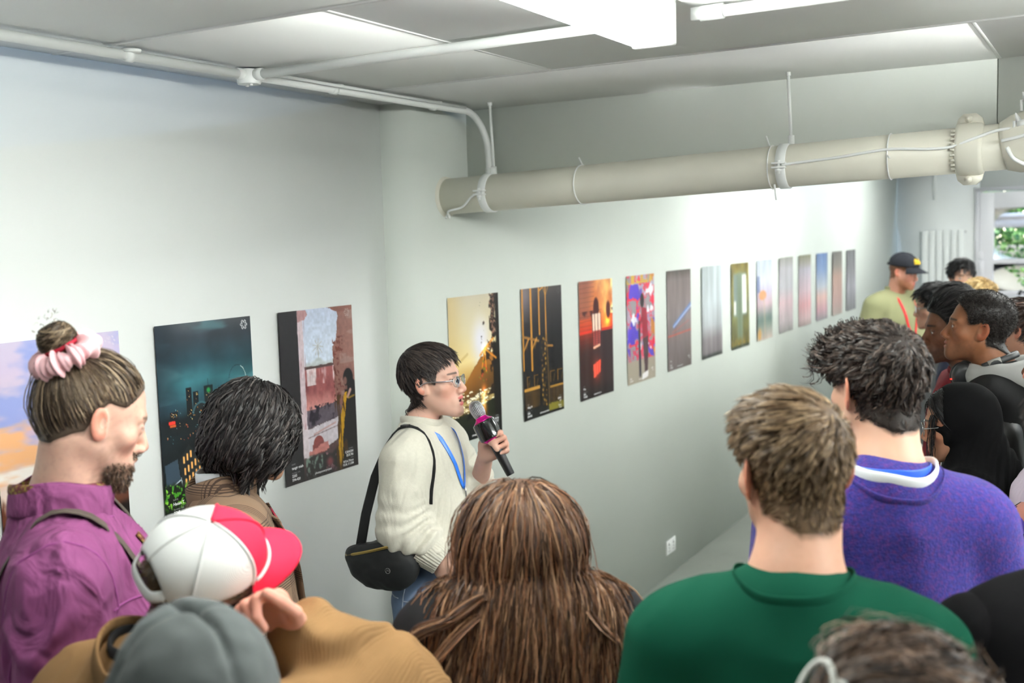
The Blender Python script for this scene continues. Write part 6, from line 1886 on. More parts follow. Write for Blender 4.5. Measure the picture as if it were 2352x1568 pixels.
# ------------------------------------------------------------------ person: dark curly bob, checked jacket
def person_bob():
    p = Person('person with a dark wavy bob and a brown checked jacket, facing the posters', (0.513, 1.936, 1.628), -6, -40, hpitch=-14, hs=0.97, lean=0.07, sw=0.98, girth=1.0, skin=(206, 158, 128), hair=(34, 31, 31), P={'neck': 0.05}, seed=2, h=0.0035, bh=0.008)
    hl = (HL[0], [-0.090, -0.080, -0.06, -0.02, 0.02, 0.015, 0.012, 0.04, 0.064, 0.072, 0.078])
    mask = lambda q: hairline(q, hl)
    p.skin_head(mask).skin_body().finish()
    cols = [lin(c) for c in ((36, 33, 33), (26, 24, 25), (52, 47, 46), (20, 19, 20), (72, 66, 64))]
    dn = A3(*p.down())
    # solid under-volume
    def vol(q):
        d = ell(q, (0, -0.020, 0.026), (0.092, 0.114, 0.102))
        d = smin(d, ell(q, (0, -0.032, -0.045), (0.102, 0.102, 0.060)), 0.04)
        d = smax(d, -ell(q, (0, 0.11, -0.05), (0.055, 0.055, 0.1)), 0.02)
        return d + 0.004 * noise3(q * A3(45, 45, 16))
    V, Q = mesh_sdf(vol, (-0.15, -0.2, -0.16), (0.15, 0.16, 0.17), 0.006)
    u = (p.from_head(V), Q, p.hair_c[None] * (0.8 + 0.5 * fbm(V * np.array((50, 50, 14)), 3))[:, None].clip(0.3, 2))
    part = lambda q: np.sign(q[:, 0:1]) * A3(1, 0, 0)
    def flow(q, t, r):
        side = np.tanh((r[:, 0:1] - 0.008) * 60)
        out = np.concatenate([side, np.zeros_like(side), np.zeros_like(side)], 1)
        up = np.clip((r[:, 2:3] - 0.02) / 0.08, 0, 1)
        back = np.concatenate([np.zeros_like(side), np.sign(r[:, 1:2] + 0.0), np.zeros_like(side)], 1)
        tg = np.concatenate([side * 0.10, r[:, 1:2] * 1.15 - 0.02, np.full_like(side, -0.30)], 1)
        d = tg - q; n = tang(q); d = d - (d * n).sum(1, keepdims=True) * n * 0.9
        d /= np.linalg.norm(d, axis=1, keepdims=True) + 1e-9
        return d + dn * 0.3 * t + out * up * max(0.0, 0.6 - 3 * t) + 0.06 * p.g.normal(size=q.shape)
    L = lambda q: 0.055 + 1.0 * np.clip(q[:, 2] + 0.085, 0.01, 0.3)
    a = p.strands(4200, L, flow, mask, 0.0011, 16, lambda t, q: np.full(len(q), 0.004 + 0.0), (0.012, 62, 0.10), 150, 0.88, 0.35, vol, cols)
    p.hair_obj([u, a])
    def plaid():
        m = bpy.data.materials.new('brown_check_wool'); m.use_nodes = True
        nt = m.node_tree; b = nt.nodes['Principled BSDF']; b.inputs['Roughness'].default_value = 0.95
        tc = nt.nodes.new('ShaderNodeTexCoord'); sx = nt.nodes.new('ShaderNodeSeparateXYZ'); nt.links.new(tc.outputs['Object'], sx.inputs[0])
        def band(out, per, w, ph):
            ad = nt.nodes.new('ShaderNodeMath'); ad.operation = 'ADD'; ad.inputs[1].default_value = ph; nt.links.new(out, ad.inputs[0])
            md = nt.nodes.new('ShaderNodeMath'); md.operation = 'PINGPONG'; md.inputs[1].default_value = per; nt.links.new(ad.outputs[0], md.inputs[0])
            lt = nt.nodes.new('ShaderNodeMath'); lt.operation = 'LESS_THAN'; lt.inputs[1].default_value = w; nt.links.new(md.outputs[0], lt.inputs[0])
            return lt.outputs[0]
        src = None
        col = (*lin((122, 98, 78)), 1)
        for out, ph in ((sx.outputs['X'], 0.0), (sx.outputs['Z'], 0.01)):
            big = band(out, 0.04, 0.014, ph); fine = band(out, 0.003, 0.0012, ph)
            ml = nt.nodes.new('ShaderNodeMath'); ml.operation = 'MULTIPLY'; nt.links.new(big, ml.inputs[0]); nt.links.new(fine, ml.inputs[1])
            mx = nt.nodes.new('ShaderNodeMix'); mx.data_type = 'RGBA'
            nt.links.new(ml.outputs[0], mx.inputs[0])
            if src is None: mx.inputs[6].default_value = col
            else: nt.links.new(src, mx.inputs[6])
            mx.inputs[7].default_value = (*lin((66, 50, 40)), 1)
            src = mx.outputs[2]
        nt.links.new(src, b.inputs['Base Color'])
        return m
    m = plaid()
    p.shirt(m, 0.026, (2.0, 2.0), 0.78, 0.02, 0.02, 0.004, (6, 6, 4), 'jacket')
    p.neckline(M_WHITEC, 0.062, 0.062, 0.014, 0.018, 0.003, 'shirt_collar')
    p.neckline(m, 0.080, 0.080, 0.010, 0.026, 0.005, 'jacket_collar', -0.004, a0=(-250, 70))
    for e in (-1, 1):
        q = p.surf(np.array([(e * (0.07 - 0.05 * t), 0.5, 1.42 * p.k - 0.28 * t) for t in np.linspace(0, 1, 12)]), (0, -1, 0), None, 0.004)
        ribbon(q, 0.03, 0.004, m, p.top, 'lapel', (1, 0.3, 0))
    q = p.surf(np.array([(0, 0.5, 1.42 * p.k - 0.35 * t) for t in np.linspace(0, 1, 12)]), (0, -1, 0), None, 0.002)
    ribbon(q, 0.03, 0.003, mat('crimson_tie', (140, 24, 50), rough=0.6), p.root, 'scarf_front', (1, 0, 0))
    p.trousers(mat('charcoal_trousers', (52, 50, 50), rough=0.9))
person_bob()

# ------------------------------------------------------------------ baseball cap builder (head space)
def cap_hat(p, front, rest, bill, name='cap', C=(0, -0.014, 0.046), rad=(0.089, 0.110, 0.094), back_gap=True, mesh_rows=18, bill_len=0.078, bill_drop=0.022):
    C = np.array(C); R = np.array(rad)
    hat = None
    def rim(az):       # polar angle (from the top) where the crown ends
        b = abs(((az - math.pi) + math.pi) % (2 * math.pi) - math.pi)
        e = 1.62 + 0.10 * math.cos(az) * -1.0
        if back_gap:
            e -= 0.62 * max(0.0, 1 - (b / 0.62) ** 2) ** 0.5 if b < 0.62 else 0
        return e
    def pt(az, t, off=0.0):
        th = t * rim(az)
        bul = 1 + 0.05 * math.sin(min(th, 1.57) * 2)
        x = (R[0] + off) * math.sin(th) * math.sin(az) * bul; y = (R[1] + off) * math.sin(th) * math.cos(az) * bul; z = (R[2] + off) * math.cos(th)
        if th > 1.57:
            z = -(th - 1.57) * 0.09
        return C + np.array((x, y, z))
    hat = empty(name); hat.parent = p.root
    panels = [(0, 1), (1, 2), (2, 3), (3, 4), (4, 5), (5, 6)]
    for k in range(6):
        a0 = k * PI / 3
        n, m = 12, mesh_rows
        V = [];
        for off in (0.0, -0.003):
            V += [pt(a0 + PI / 3 * i / n, 0.02 + 0.98 * j / m, off) for i in range(n + 1) for j in range(m + 1)]
        N = (n + 1) * (m + 1)
        F = []
        for i in range(n):
            for j in range(m):
                a = i * (m + 1) + j
                F.append((a, a + 1, a + m + 2, a + m + 1)); F.append((N + a, N + a + m + 1, N + a + m + 2, N + a + 1))
        for i in range(n):
            a = i * (m + 1) + m
            F.append((a, N + a, N + a + m + 1, a + m + 1))
        mm = front if k in (0, 5) else rest
        mesh_obj('front_panel' if k in (0, 5) else 'mesh_panel', p.from_head(np.array(V)), F, mm, hat, True)
        sm = [pt(a0, 0.03 + 0.97 * j / 16, 0.0008) for j in range(17)]
        MB().tube(p.from_head(np.array(sm)), 0.0026, 6).build('seam', mm, hat, True)
    az = np.linspace(0, 2 * PI, 72, endpoint=False)
    edge = p.from_head(np.array([pt(a, 1.0, 0.0005) for a in az]))
    MB().tube(edge, 0.003, 6, closed=True).build('sweatband_edge', rest, hat, True)
    MB().lathe([(0.0085, -0.002), (0.008, 0.002), (0.004, 0.005)], 14, Matrix.Translation((0, 0, 0))).build('button', bill, hat, True)
    b = hat.children[-1] if False else [o for o in bpy.data.objects if o.parent == hat][-1]
    xform(b, lambda v: p.from_head(v + C + np.array((0, 0, R[2]))))
    if back_gap:
        st = [pt(PI + a, 1.0) for a in (-0.6, 0.6)]
        q = spline([st[0] + (0, 0, -0.0), C + np.array((0.03, -R[1] * 0.99, -0.008)), C + np.array((-0.03, -R[1] * 0.99, -0.008)), st[1]], 6)
        MB().tube(p.from_head(q), 1.0, 6, flat=(0.009, 0.002, (0, 0, 1))).build('strap', rest, hat, True)
    # bill
    n, m = 28, 10
    V = []
    for off in (0.0, -0.0035):
        for i in range(n + 1):
            a = -1.02 + 2.04 * i / n
            r0 = pt(a, 0.985)
            ext = bill_len * (1 - (abs(a) / 1.05) ** 2.6)
            for j in range(m + 1):
                t = j / m
                drop = -bill_drop * t - 0.024 * (a / 1.02) ** 2 * (0.3 + 0.7 * t)
                V.append(r0 + np.array((0.10 * r0[0] * t, ext * t, drop + off)))
    N = (n + 1) * (m + 1)
    F = []
    for i in range(n):
        for j in range(m):
            a = i * (m + 1) + j
            F.append((a, a + m + 1, a + m + 2, a + 1)); F.append((N + a, N + a + 1, N + a + m + 2, N + a + m + 1))
    for i in range(n):
        a = i * (m + 1) + m; F.append((a, a + m + 1, N + a + m + 1, N + a))
    mesh_obj('bill', p.from_head(np.array(V)), F, bill, hat, True)
    return hat, pt

# ------------------------------------------------------------------ person: trucker cap
def person_trucker():
    p = Person('person in a red and white trucker cap and tan corduroy jacket, hand at the collar', (1.088, 1.197, 1.556), -20, 0, hpitch=3, hroll=33, hs=0.91, lean=0.10, sw=1.0, girth=1.05, skin=(226, 166, 146), hair=(96, 78, 56), P={'ear': 1.05, 'flare': 0.5}, seed=3, h=0.0032, bh=0.008, sc=0.985)
    mask = lambda q: hairline(q, (HL[0], NAPE))
    # raised right hand gripping the lapel
    p.J['el'][1] = np.array((0.225, 0.27, 1.335)); O = np.array((0.135, 0.155, 1.468))
    p.J['wr'][1] = O
    p.skin_head(mask).skin_body()
    Y = np.array((-0.25, -0.5, 0.75)); Y /= np.linalg.norm(Y); X = np.array((-0.9, 0.1, -0.35)); X -= Y * (X @ Y); X /= np.linalg.norm(X); Z = np.cross(X, Y)
    M = np.eye(4); M[:3, 0] = X; M[:3, 1] = Y; M[:3, 2] = Z; M[:3, 3] = O
    p.hand(1, M, [(50, 80, 40), (60, 85, 45), (65, 85, 45), (70, 85, 45)], [(-0.5, 0.8, -0.1), (0.0, 1.0, -0.2), (0.15, 1.0, -0.2)], 0.003)
    p.finish()
    short_hair(p, ((104, 84, 60), (84, 68, 50), (126, 104, 76)), 1500, 0.003, 0.003, 0.012, 0.012, mask)
    RED = mat('red_cotton', (222, 22, 62), rough=0.8, bump=0.15, bscale=700, bdist=0.0006)
    WM = mat('white_mesh', (226, 226, 224), rough=0.7, wave=('X', 320, 0.0), bump=0.6, bdist=0.0008)
    hat, pt = cap_hat(p, RED, WM, RED)
    rope = [pt(a, 0.965, 0.003) + np.array((0, 0.001, 0.002)) for a in np.linspace(-1.0, 1.0, 30)]
    MB().tube(p.from_head(np.array(rope)), 0.0028, 6).build('rope', WM, hat, True)
    p.glasses(mat('black_acetate', (16, 16, 18), rough=0.25), 0.0026, True, 0.027, 0.020, -0.008, 0.0045)
    m = mat('tan_corduroy', (134, 102, 68), rough=0.95, spec=0.15, wave=('X', 70, 0.4), bdist=0.0015, var=0.08, vscale=10)
    p.shirt(m, 0.030, (2.0, 1.86), 0.80, 0.026, 0.02, 0.009, (9, 9, 6), 'jacket', rings=0.005)
    p.neckline(mat('black_tee', (20, 20, 22), rough=0.9), 0.068, 0.068, 0.006, 0.012, 0.004, 'tee_collar')
    p.neckline(m, 0.086, 0.086, 0.012, 0.026, 0.005, 'jacket_collar', -0.004, a0=(-245, 65))
    q = p.surf(np.array([(0.0, 0.5, 1.40 * p.k - 0.5 * t) for t in np.linspace(0, 1, 14)]), (0, -1, 0), None, 0.003)
    ribbon(q, 0.055, 0.004, mat('black_tee', (20, 20, 22)), p.root, 'tee_front', (1, 0, 0))
    for e in (-1, 1):
        q = p.surf(np.array([(e * (0.075 + 0.0 * t), 0.5, 1.42 * p.k - 0.45 * t) for t in np.linspace(0, 1, 12)]), (0, -1, 0), p.torso_fn, 0.005)
        ribbon(q, 0.026, 0.005, m, p.top, 'lapel', (1, 0.3, 0))
    p.trousers(mat('black_trousers', (28, 28, 30), rough=0.9))
person_trucker()

# ------------------------------------------------------------------ person: grey beanie
def person_beanie():
    p = Person('person in a slouchy grey beanie and tan canvas jacket, nearest on the poster side', (1.389, 0.874, 1.509), 44, 42, hpitch=-6, hs=1.03, lean=0.07, sw=1.08, girth=1.1, skin=(214, 168, 146), hair=(70, 56, 46), P={'ear': 1.0}, seed=4, h=0.004, bh=0.009)
    mask = lambda q: hairline(q, (HL[0], NAPE))
    p.skin_head(mask).skin_body().finish()
    short_hair(p, ((78, 62, 50), (60, 48, 40)), 900, 0.003, 0.003, 0.012, 0.02, mask)
    def fn(q):
        d = ell(q, (0, -0.012, 0.040), (0.094, 0.114, 0.108))
        d = smin(d, ell(q, (0.01, -0.06, 0.06), (0.075, 0.065, 0.075)), 0.05)
        c = q - A3(0.005, -0.035, 0.14)
        az = np.arctan2(c[:, 0], c[:, 1]) + 0.5
        rr = np.hypot(c[:, 0], c[:, 1])
        w = np.exp(-(np.sin(az * 2.0) * np.maximum(rr, 0.004) / 0.011) ** 2) * np.clip((q[:, 2] - 0.02) / 0.08, 0, 1)
        d = d + 0.016 * w * np.exp(-(rr / 0.09) ** 2) + 0.012 * np.exp(-(rr / 0.02) ** 2)
        d = d + 0.0035 * noise3(q * A3(18, 18, 22)) + 0.0025 * noise3(q * 46)
        return smax(d, -0.012 - 0.25 * q[:, 1] * 0 - q[:, 2], 0.006)
    V, Q = mesh_sdf(fn, (-0.13, -0.17, -0.03), (0.13, 0.14, 0.19), 0.0045)
    m = mat('grey_fleece', (82, 86, 86), rough=0.95, spec=0.1, bump=0.3, bscale=300, bdist=0.001, sheen=0.1, var=0.06, vscale=30)
    mesh_obj('beanie', p.from_head(V), Q, m, p.root)
    j = mat('tan_canvas', (156, 112, 60), rough=0.9, spec=0.2, bump=0.2, bscale=500, bdist=0.0008, var=0.06, vscale=12)
    p.shirt(j, 0.030, (2.0, 2.0), 0.78, 0.022, 0.03, 0.005, (6, 6, 4), 'jacket')
    p.neckline(mat('tan_collar_cord', (150, 104, 56), rough=0.95, wave=('Z', 60, 0.3)), 0.090, 0.090, 0.016, 0.030, 0.006, 'collar', 0, a0=(-246, 66))
    p.neckline(mat('black_knit', (26, 26, 28), rough=0.95), 0.076, 0.078, 0.030, 0.026, 0.008, 'hood_edge')
    p.trousers(mat('black_trousers', (28, 28, 30), rough=0.9))
person_beanie()

# ------------------------------------------------------------------ person: very long brown hair
def person_longhair():
    p = Person('woman with very long wavy brown hair and a black top, seen from behind', (1.391, 1.675, 1.513), 39, 32, hpitch=-5, hs=0.98, lean=0.05, sw=0.98, girth=0.98, skin=(226, 180, 158), hair=(92, 66, 50), P={'neck': 0.048}, seed=6, h=0.004, bh=0.009, sc=0.995)
    mask = lambda q: hairline(q, HL)
    p.skin_head(mask).skin_body().finish()
    m = mat('washed_black_cotton', (28, 27, 29), rough=0.85, spec=0.2, bump=0.2, bscale=600, bdist=0.0006, var=0.08, vscale=20)
    p.shirt(m, 0.018, (2.0, 2.0), 0.84, 0.014, 0.01, 0.004, (7, 7, 5), 'top')
    p.neckline(m, 0.066, 0.066, 0.002, 0.009, 0.005)
    cols = [lin(c) for c in ((96, 68, 50), (74, 52, 40), (122, 90, 66), (58, 42, 34), (142, 108, 80), (108, 70, 46))]
    shf = p.shirt_fn
    def solid(q):
        pp = (p.hc + p.hs * (q @ p.HR.T)).astype(np.float32)
        return np.minimum(skullh(q), p.torso_fn(pp) / p.hs)
    # under-volume down the back
    def vol(q):
        d = ell(q, (0, -0.020, 0.030), (0.088, 0.110, 0.100))
        d = smin(d, ell(q, (0, -0.05, -0.10), (0.105, 0.062, 0.16)), 0.06)
        d = smin(d, ell(q, (0, -0.085, -0.28), (0.15, 0.055, 0.18)), 0.07)
        d = smin(d, ell(q, (0, -0.10, -0.46), (0.15, 0.045, 0.18)), 0.07)
        d = smax(d, -ell(q, (0, 0.12, -0.06), (0.07, 0.075, 0.12)), 0.02)
        return d + 0.005 * noise3(q * A3(36, 36, 9))
    V, Q = mesh_sdf(vol, (-0.2, -0.2, -0.66), (0.2, 0.16, 0.16), 0.007)
    u = (p.from_head(V), Q, p.hair_c[None] * (0.7 + 0.7 * fbm(V * np.array((50, 50, 8)), 3))[:, None].clip(0.25, 2))
    dn = A3(*p.down())
    def vs(q):
        return np.minimum(vol(q), solid(q))
    def flow(q, t, r):
        side = np.tanh((r[:, 0:1] - 0.004) * 50)
        z0 = np.zeros_like(side)
        up = np.clip((r[:, 2:3] - 0.02) / 0.08, 0, 1)
        fall = np.concatenate([side * (0.10 + 0.10 * np.sin(r[:, 1:2] * 90)), z0 - 0.25, z0], 1)
        e = np.clip(1 - t * 3.2, 0, 1)
        tg = np.concatenate([side * 0.085, -0.03 + 0 * side, z0 - 0.25], 1)
        d = tg - q; n = tang(q); d = d - (d * n).sum(1, keepdims=True) * n
        d /= np.linalg.norm(d, axis=1, keepdims=True) + 1e-9
        top = (q[:, 2:3] > -0.02)
        return np.where(top, d, dn + fall) + 0.10 * p.g.normal(size=q.shape)
    L = lambda q: 0.52 + 0.9 * np.clip(q[:, 2] + 0.02, -0.05, 0.14)
    a = p.strands(5600, L, flow, mask, 0.00085, 26, lambda t, q: np.full(len(q), 0.004), (0.008, 34, 0.35), 420, 0.6, 0.35, vs, cols)
    # loose locks curling over the shoulders
    g = p.g
    def lock(pts, n, spread, r=0.0009, wob=0.004):
        base = spline(pts, 8)
        P = base[None] + g.normal(size=(n, 1, 3)) * spread * np.linspace(0.6, 1, len(base))[None, :, None] + wob * np.sin(np.linspace(0, 9, len(base)))[None, :, None] * g.normal(size=(n, 1, 3))
        V, F, C = strand_mesh(P, r, np.array(cols)[g.integers(0, 6, n)] * 1.15, g, centre=np.array((0, 0, 1.3)))
        return V, F, C
    k = p.k
    lk = [lock([(0.09, -0.06, 1.46), (0.14, -0.10, 1.40), (0.21, -0.08, 1.33), (0.23, -0.10, 1.26), (0.20, -0.14, 1.25)], 40, 0.004),
          lock([(0.10, -0.03, 1.44), (0.15, -0.06, 1.37), (0.22, -0.03, 1.31), (0.255, -0.04, 1.24), (0.235, -0.07, 1.20)], 36, 0.0035),
          lock([(-0.07, -0.09, 1.47), (-0.13, -0.10, 1.435), (-0.19, -0.10, 1.41), (-0.22, -0.13, 1.37)], 40, 0.006),
          lock([(-0.08, -0.10, 1.44), (-0.15, -0.13, 1.38), (-0.20, -0.14, 1.33), (-0.19, -0.17, 1.28)], 36, 0.006),
          lock([(-0.08, -0.13, 1.34), (-0.13, -0.17, 1.22), (-0.18, -0.17, 1.12), (-0.16, -0.2, 1.04)], 30, 0.004)]
    p.hair_obj([u, a, *lk])
    p.trousers(mat('black_trousers', (28, 28, 30), rough=0.9))
person_longhair()

# ------------------------------------------------------------------ person: dark hair with a white claw clip, nearest
def person_clip():
    p = Person('person with tousled dark brown hair and a white claw clip, closest to the viewer', (2.160, 1.129, 1.512), 26, 20, hpitch=-6, hs=1.0, lean=0.06, sw=1.0, girth=1.0, skin=(214, 168, 146), hair=(70, 54, 44), P={}, seed=9, h=0.0045, bh=0.011)
    mask = lambda q: hairline(q, HL)
    p.skin_head(mask).skin_body().finish()
    cols = [lin(c) for c in ((76, 58, 46), (56, 44, 38), (104, 82, 66), (42, 34, 30), (124, 100, 84))]
    CT = (-0.075, -0.05, 0.075)
    def vol(q):
        d = ell(q, (0, -0.018, 0.036), (0.090, 0.112, 0.098))
        d = smin(d, ell(q, (-0.07, -0.055, 0.07), (0.035, 0.035, 0.035)), 0.03)
        d = smax(d, mask(q), 0.01)
        return d + 0.004 * noise3(q * 38)
    V, Q = mesh_sdf(vol, (-0.14, -0.18, -0.12), (0.14, 0.14, 0.17), 0.006)
    u = (p.from_head(V), Q, p.hair_c[None] * (0.8 + 0.6 * fbm(V * 40, 3))[:, None].clip(0.3, 2))
    a = p.strands(2600, lambda q: np.clip(np.linalg.norm(q - A3(*CT), axis=1) * 1.15, 0.03, 0.3), lambda q, t, r: along(q, CT) + 0.22 * p.g.normal(size=q.shape) + tang(q) * 0.1, mask, 0.0011, 12, lambda t, q: np.full(len(q), 0.003) , (0.005, 60, 0.1), 200, 0.5, 0.3, vol, cols)
    b = p.strands(500, 0.05, lambda q, t, r: tang(q) * 0.5 + along(q, CT) * 0.5 + 0.5 * p.g.normal(size=q.shape), lambda q: np.maximum(mask(q), 0.04 - q[:, 2]), 0.0007, 8, lambda t, q: np.full(len(q), 0.003), (0.005, 90, 0.03), 80, 0.6, 0.3, vol, cols)
    p.hair_obj([u, a, b])
    W = mat('white_plastic', (232, 234, 228), rough=0.35)
    cl = empty('hair_clip'); cl.parent = p.root
    n = np.array((-0.85, -0.35, 0.4)); n /= np.linalg.norm(n); e1 = np.cross(n, (0, 0, 1)); e1 /= np.linalg.norm(e1); e2 = np.cross(e1, n)
    c = np.array((-0.108, -0.05, 0.085))
    MB().tube(p.from_head(np.array([c + 0.046 * (math.cos(t) * e1 * 0.62 + math.sin(t) * e2) for t in np.linspace(0, 2 * PI, 30, endpoint=False)])), 0.0034, 8, closed=True).build('hoop', W, cl, True)
    for s in (-0.55, 0.55):
        q = c + 0.046 * (-math.cos(s) * e1 * 0.62 + math.sin(s) * e2)
        MB().tube(p.from_head(np.array([q + 0.010 * (math.cos(t) * -e1 + math.sin(t) * e2) - e1 * 0.009 for t in np.linspace(0, 2 * PI, 14, endpoint=False)])), 0.0024, 6, closed=True).build('grip_loop', W, cl, True)
    for t in np.linspace(0.5, 2.6, 7):
        q = c + 0.044 * (math.cos(t + 1.0) * e1 * 0.62 + math.sin(t + 1.0) * e2)
        MB().tube(p.from_head(np.array([q, q - n * 0.018 - 0.012 * (q - c) / 0.044])), [0.0024, 0.0012], 6).build('tooth', W, cl, True)
    m = mat('brown_black_knit', (48, 42, 40), rough=0.95)
    p.shirt(m, 0.02, (2.0, 2.0), 0.84, 0.016, 0.02, 0.004, name='sweater')
    p.neckline(m, 0.07, 0.07, 0.002, 0.010, 0.006)
    p.trousers(mat('black_trousers', (28, 28, 30), rough=0.9))
person_clip()
# ------------------------------------------------------------------ people further back on the other side
BLACKH = ((30, 28, 28), (22, 21, 22), (44, 40, 40), (16, 15, 16))
def stubble(q, a=0.7):
    return a * np.clip((-0.035 - q[:, 2] - 0.25 * np.clip(q[:, 1] - 0.05, 0, 1)) / 0.03, 0, 1) * np.clip((q[:, 1] + 0.005) / 0.02, 0, 1) * (ell(q, (0, 0.09, -0.07), (0.022, 0.014, 0.012)) > 0.001)

def man_headphones():
    p = Person('young man in profile with headphones round his neck, grey hood and black jacket', (1.924, 3.975, 1.722), 100, 84, hpitch=8, hs=0.99, lean=0.07, sw=1.05, girth=1.08, skin=(150, 98, 66), hair=(30, 25, 23), P={'ear': 1.05, 'flare': 0.4, 'neck': 0.058, 'nose': 1.08, 'eyes': 0.6}, seed=10, h=0.0032, bh=0.010)
    hl = (HL[0], [-0.085, -0.075, -0.058, -0.02, 0.028, 0.018, 0.014, 0.052, 0.074, 0.082, 0.088])
    mask = lambda q: hairline(q, hl)
    p.skin_head(mask, (lambda q: stubble(q, 0.5), (74, 48, 36), 0.6), lips=(150, 84, 74)).skin_body().finish().eyes((0, 1, 0), (40, 26, 20))
    th = lambda q: 0.004 + 0.010 * topness(q, 0.0, 0.08)
    u = p.cap_hair(th, mask)
    a = p.strands(6000, 0.009, lambda q, t, r: tang(q) + 0.9 * p.g.normal(size=q.shape), mask, 0.0005, 4, lambda t, q: th(q) + 0.0003, (0.003, 500, 0.003), 0, 0, 0.4, None, [lin(c) for c in ((34, 28, 26), (26, 22, 20), (44, 36, 32))])
    p.hair_obj([u, a])
    m = mat('black_jacket', (12, 12, 13), rough=0.8, spec=0.2, bump=0.15, bscale=200)
    p.shirt(m, 0.034, (2.0, 2.0), 0.78, 0.024, 0.02, 0.006, (7, 7, 5), 'jacket')
    gm = mat('grey_jersey', (178, 178, 176), rough=0.9, spec=0.15, bump=0.2, bscale=500, bdist=0.0008)
    nb = p.J['nb']
    def hood(q):
        a = np.arctan2(q[:, 1] - nb[1], q[:, 0])
        c = q - A3(*nb)
        R = np.hypot(c[:, 0] / 1.05, c[:, 1] + 0.01)
        ring = np.hypot(R - 0.108, (c[:, 2] - 0.018 - 0.35 * np.clip(-c[:, 1], -0.1, 0.2) * 0.25) * 0.75) - (0.030 + 0.010 * np.clip(-c[:, 1] / 0.1, -0.4, 1))
        bag = ell(c, (0, -0.15, -0.03), (0.12, 0.06, 0.085))
        d = smin(ring, bag, 0.03)
        return d + 0.005 * noise3(q * A3(16, 16, 10)) + 0.002 * noise3(q * 40)
    p.garment('hood', hood, gm, nb - (0.22, 0.24, 0.2), nb + (0.22, 0.2, 0.14), 0.007)
    p.neckline(M_WHITEC, 0.066, 0.066, -0.01, 0.014, 0.004, 'tee_collar')
    p.lanyard(M_BLUE, 1.24, 0.010, 0.064)
    for e in (-1, 1):
        # leather sleeve panel
        sh, el = p.J['sh'][(e + 1) // 2], p.J['el'][(e + 1) // 2]
        c = sh + (el - sh) * 0.35
        pf = lambda q: smax(cap(q, sh + (el - sh) * 0.25, sh + (el - sh) * 0.95, 0.054 * p.k + 0.040, 0.05 * p.k + 0.052), 0 * q[:, 0] - 1, 0.01) + 0.004 * noise3(q * 12)
        p.garment('sleeve_panel', pf, mat('black_leather', (14, 13, 14), rough=0.38, spec=0.45), np.minimum(sh, el) - 0.14, np.maximum(sh, el) + 0.14, 0.010, p.top)
    p.trousers(mat('black_trousers', (28, 28, 30), rough=0.9))
    return p
ph = man_headphones()

def headphones(p):
    nb = p.J['nb']
    R = np.array(Matrix.Rotation(p.root.rotation_euler.z, 3, 'Z'))
    base = nb + np.array((0, 0.085, 0.045))
    hp = empty('headphones', tuple(R @ base + np.array(p.root.location)), p.root.rotation_euler.z)
    tag(hp, "black over-ear headphones resting round the young man's neck", 'headphones')
    dk = mat('graphite_plastic', (38, 40, 42), rough=0.4, spec=0.4)
    a = np.linspace(-0.12, PI + 0.12, 30)
    band = np.stack([0.083 * np.cos(a), -0.045 - 0.083 * np.sin(a), 0.035 * np.sin(a) + 0.004], -1)
    MB().tube(band, 1.0, 10, flat=(0.011, 0.005, (0, 0, 1))).build('headband', dk, hp, True)
    for e in (-1, 1):
        b = band[2 if e > 0 else -3]; b2 = band[6 if e > 0 else -7]
        MB().tube([b, (b + b2) / 2 + (0, 0, 0.001), b2], 1.0, 10, flat=(0.0125, 0.006, (0, 0, 1))).build('slider', mat('grey_slider', (150, 148, 142), rough=0.4), hp, True)
        Mx = Matrix.Translation((e * 0.056, 0.035, -0.035)) @ Matrix.Rotation(e * -0.5, 4, 'Z') @ Matrix.Rotation(0.25, 4, 'X') @ Matrix.Rotation(e * PI / 2, 4, 'Y') @ Matrix.Diagonal((1.22, 1.0, 1, 1))
        cup = smooth_by_angle(MB().lathe([(0.016, 0.026), (0.028, 0.022), (0.034, 0.012), (0.036, 0.0), (0.034, -0.006)], 32, Mx).build('ear_cup', dk, hp), 50)
        smooth_by_angle(MB().lathe([(0.034, -0.006), (0.037, -0.010), (0.036, -0.020), (0.028, -0.024), (0.018, -0.020)], 32, Mx).build('ear_pad', mat('black_leatherette', (22, 22, 23), rough=0.5), cup), 50)
    MB().box((-0.088, 0.062, -0.048), (-0.084, 0.067, -0.045)).build('indicator_light', mat('red_led', (255, 40, 30), emit=3.0), hp)
headphones(ph)

def man_red():
    p = Person('man with a dark swept-up quiff in a dark red sweater behind the headphones', (1.805, 4.262, 1.688), 116, 110, hpitch=-2, hs=1.0, lean=0.06, sw=1.05, girth=1.05, skin=(138, 90, 64), hair=(26, 23, 23), P={'eyes': 0.3, 'nose': 1.08}, seed=11, h=0.0042, bh=0.011)
    mask = lambda q: hairline(q, HL)
    p.skin_head(mask, (lambda q: stubble(q, 0.9), (40, 28, 24), 0.7), lips=(130, 74, 66)).skin_body().finish().eyes((0.1, 1, -0.1), (36, 24, 20))
    short_hair(p, BLACKH, 3000, 0.018, 0.004, 0.06, 0.010, mask, (0, 0.11, 0.06), (0.1, -0.2, 0.25), 0.0008, 220, 0.6, 0.08, None, 0.006, 7)
    m = mat('dark_red_knit', (122, 22, 34), rough=0.95, bump=0.4, bscale=250, bdist=0.002, var=0.12, vscale=40)
    p.shirt(m, 0.024, (2.0, 2.0), 0.82, 0.02, 0.02, 0.006, name='sweater')
    p.neckline(M_WHITEC, 0.064, 0.066, 0.012, 0.014, 0.004, 'shirt_collar')
    p.neckline(m, 0.078, 0.078, 0.002, 0.012, 0.007)
    p.trousers(mat('charcoal_trousers', (52, 50, 50), rough=0.9))
man_red()

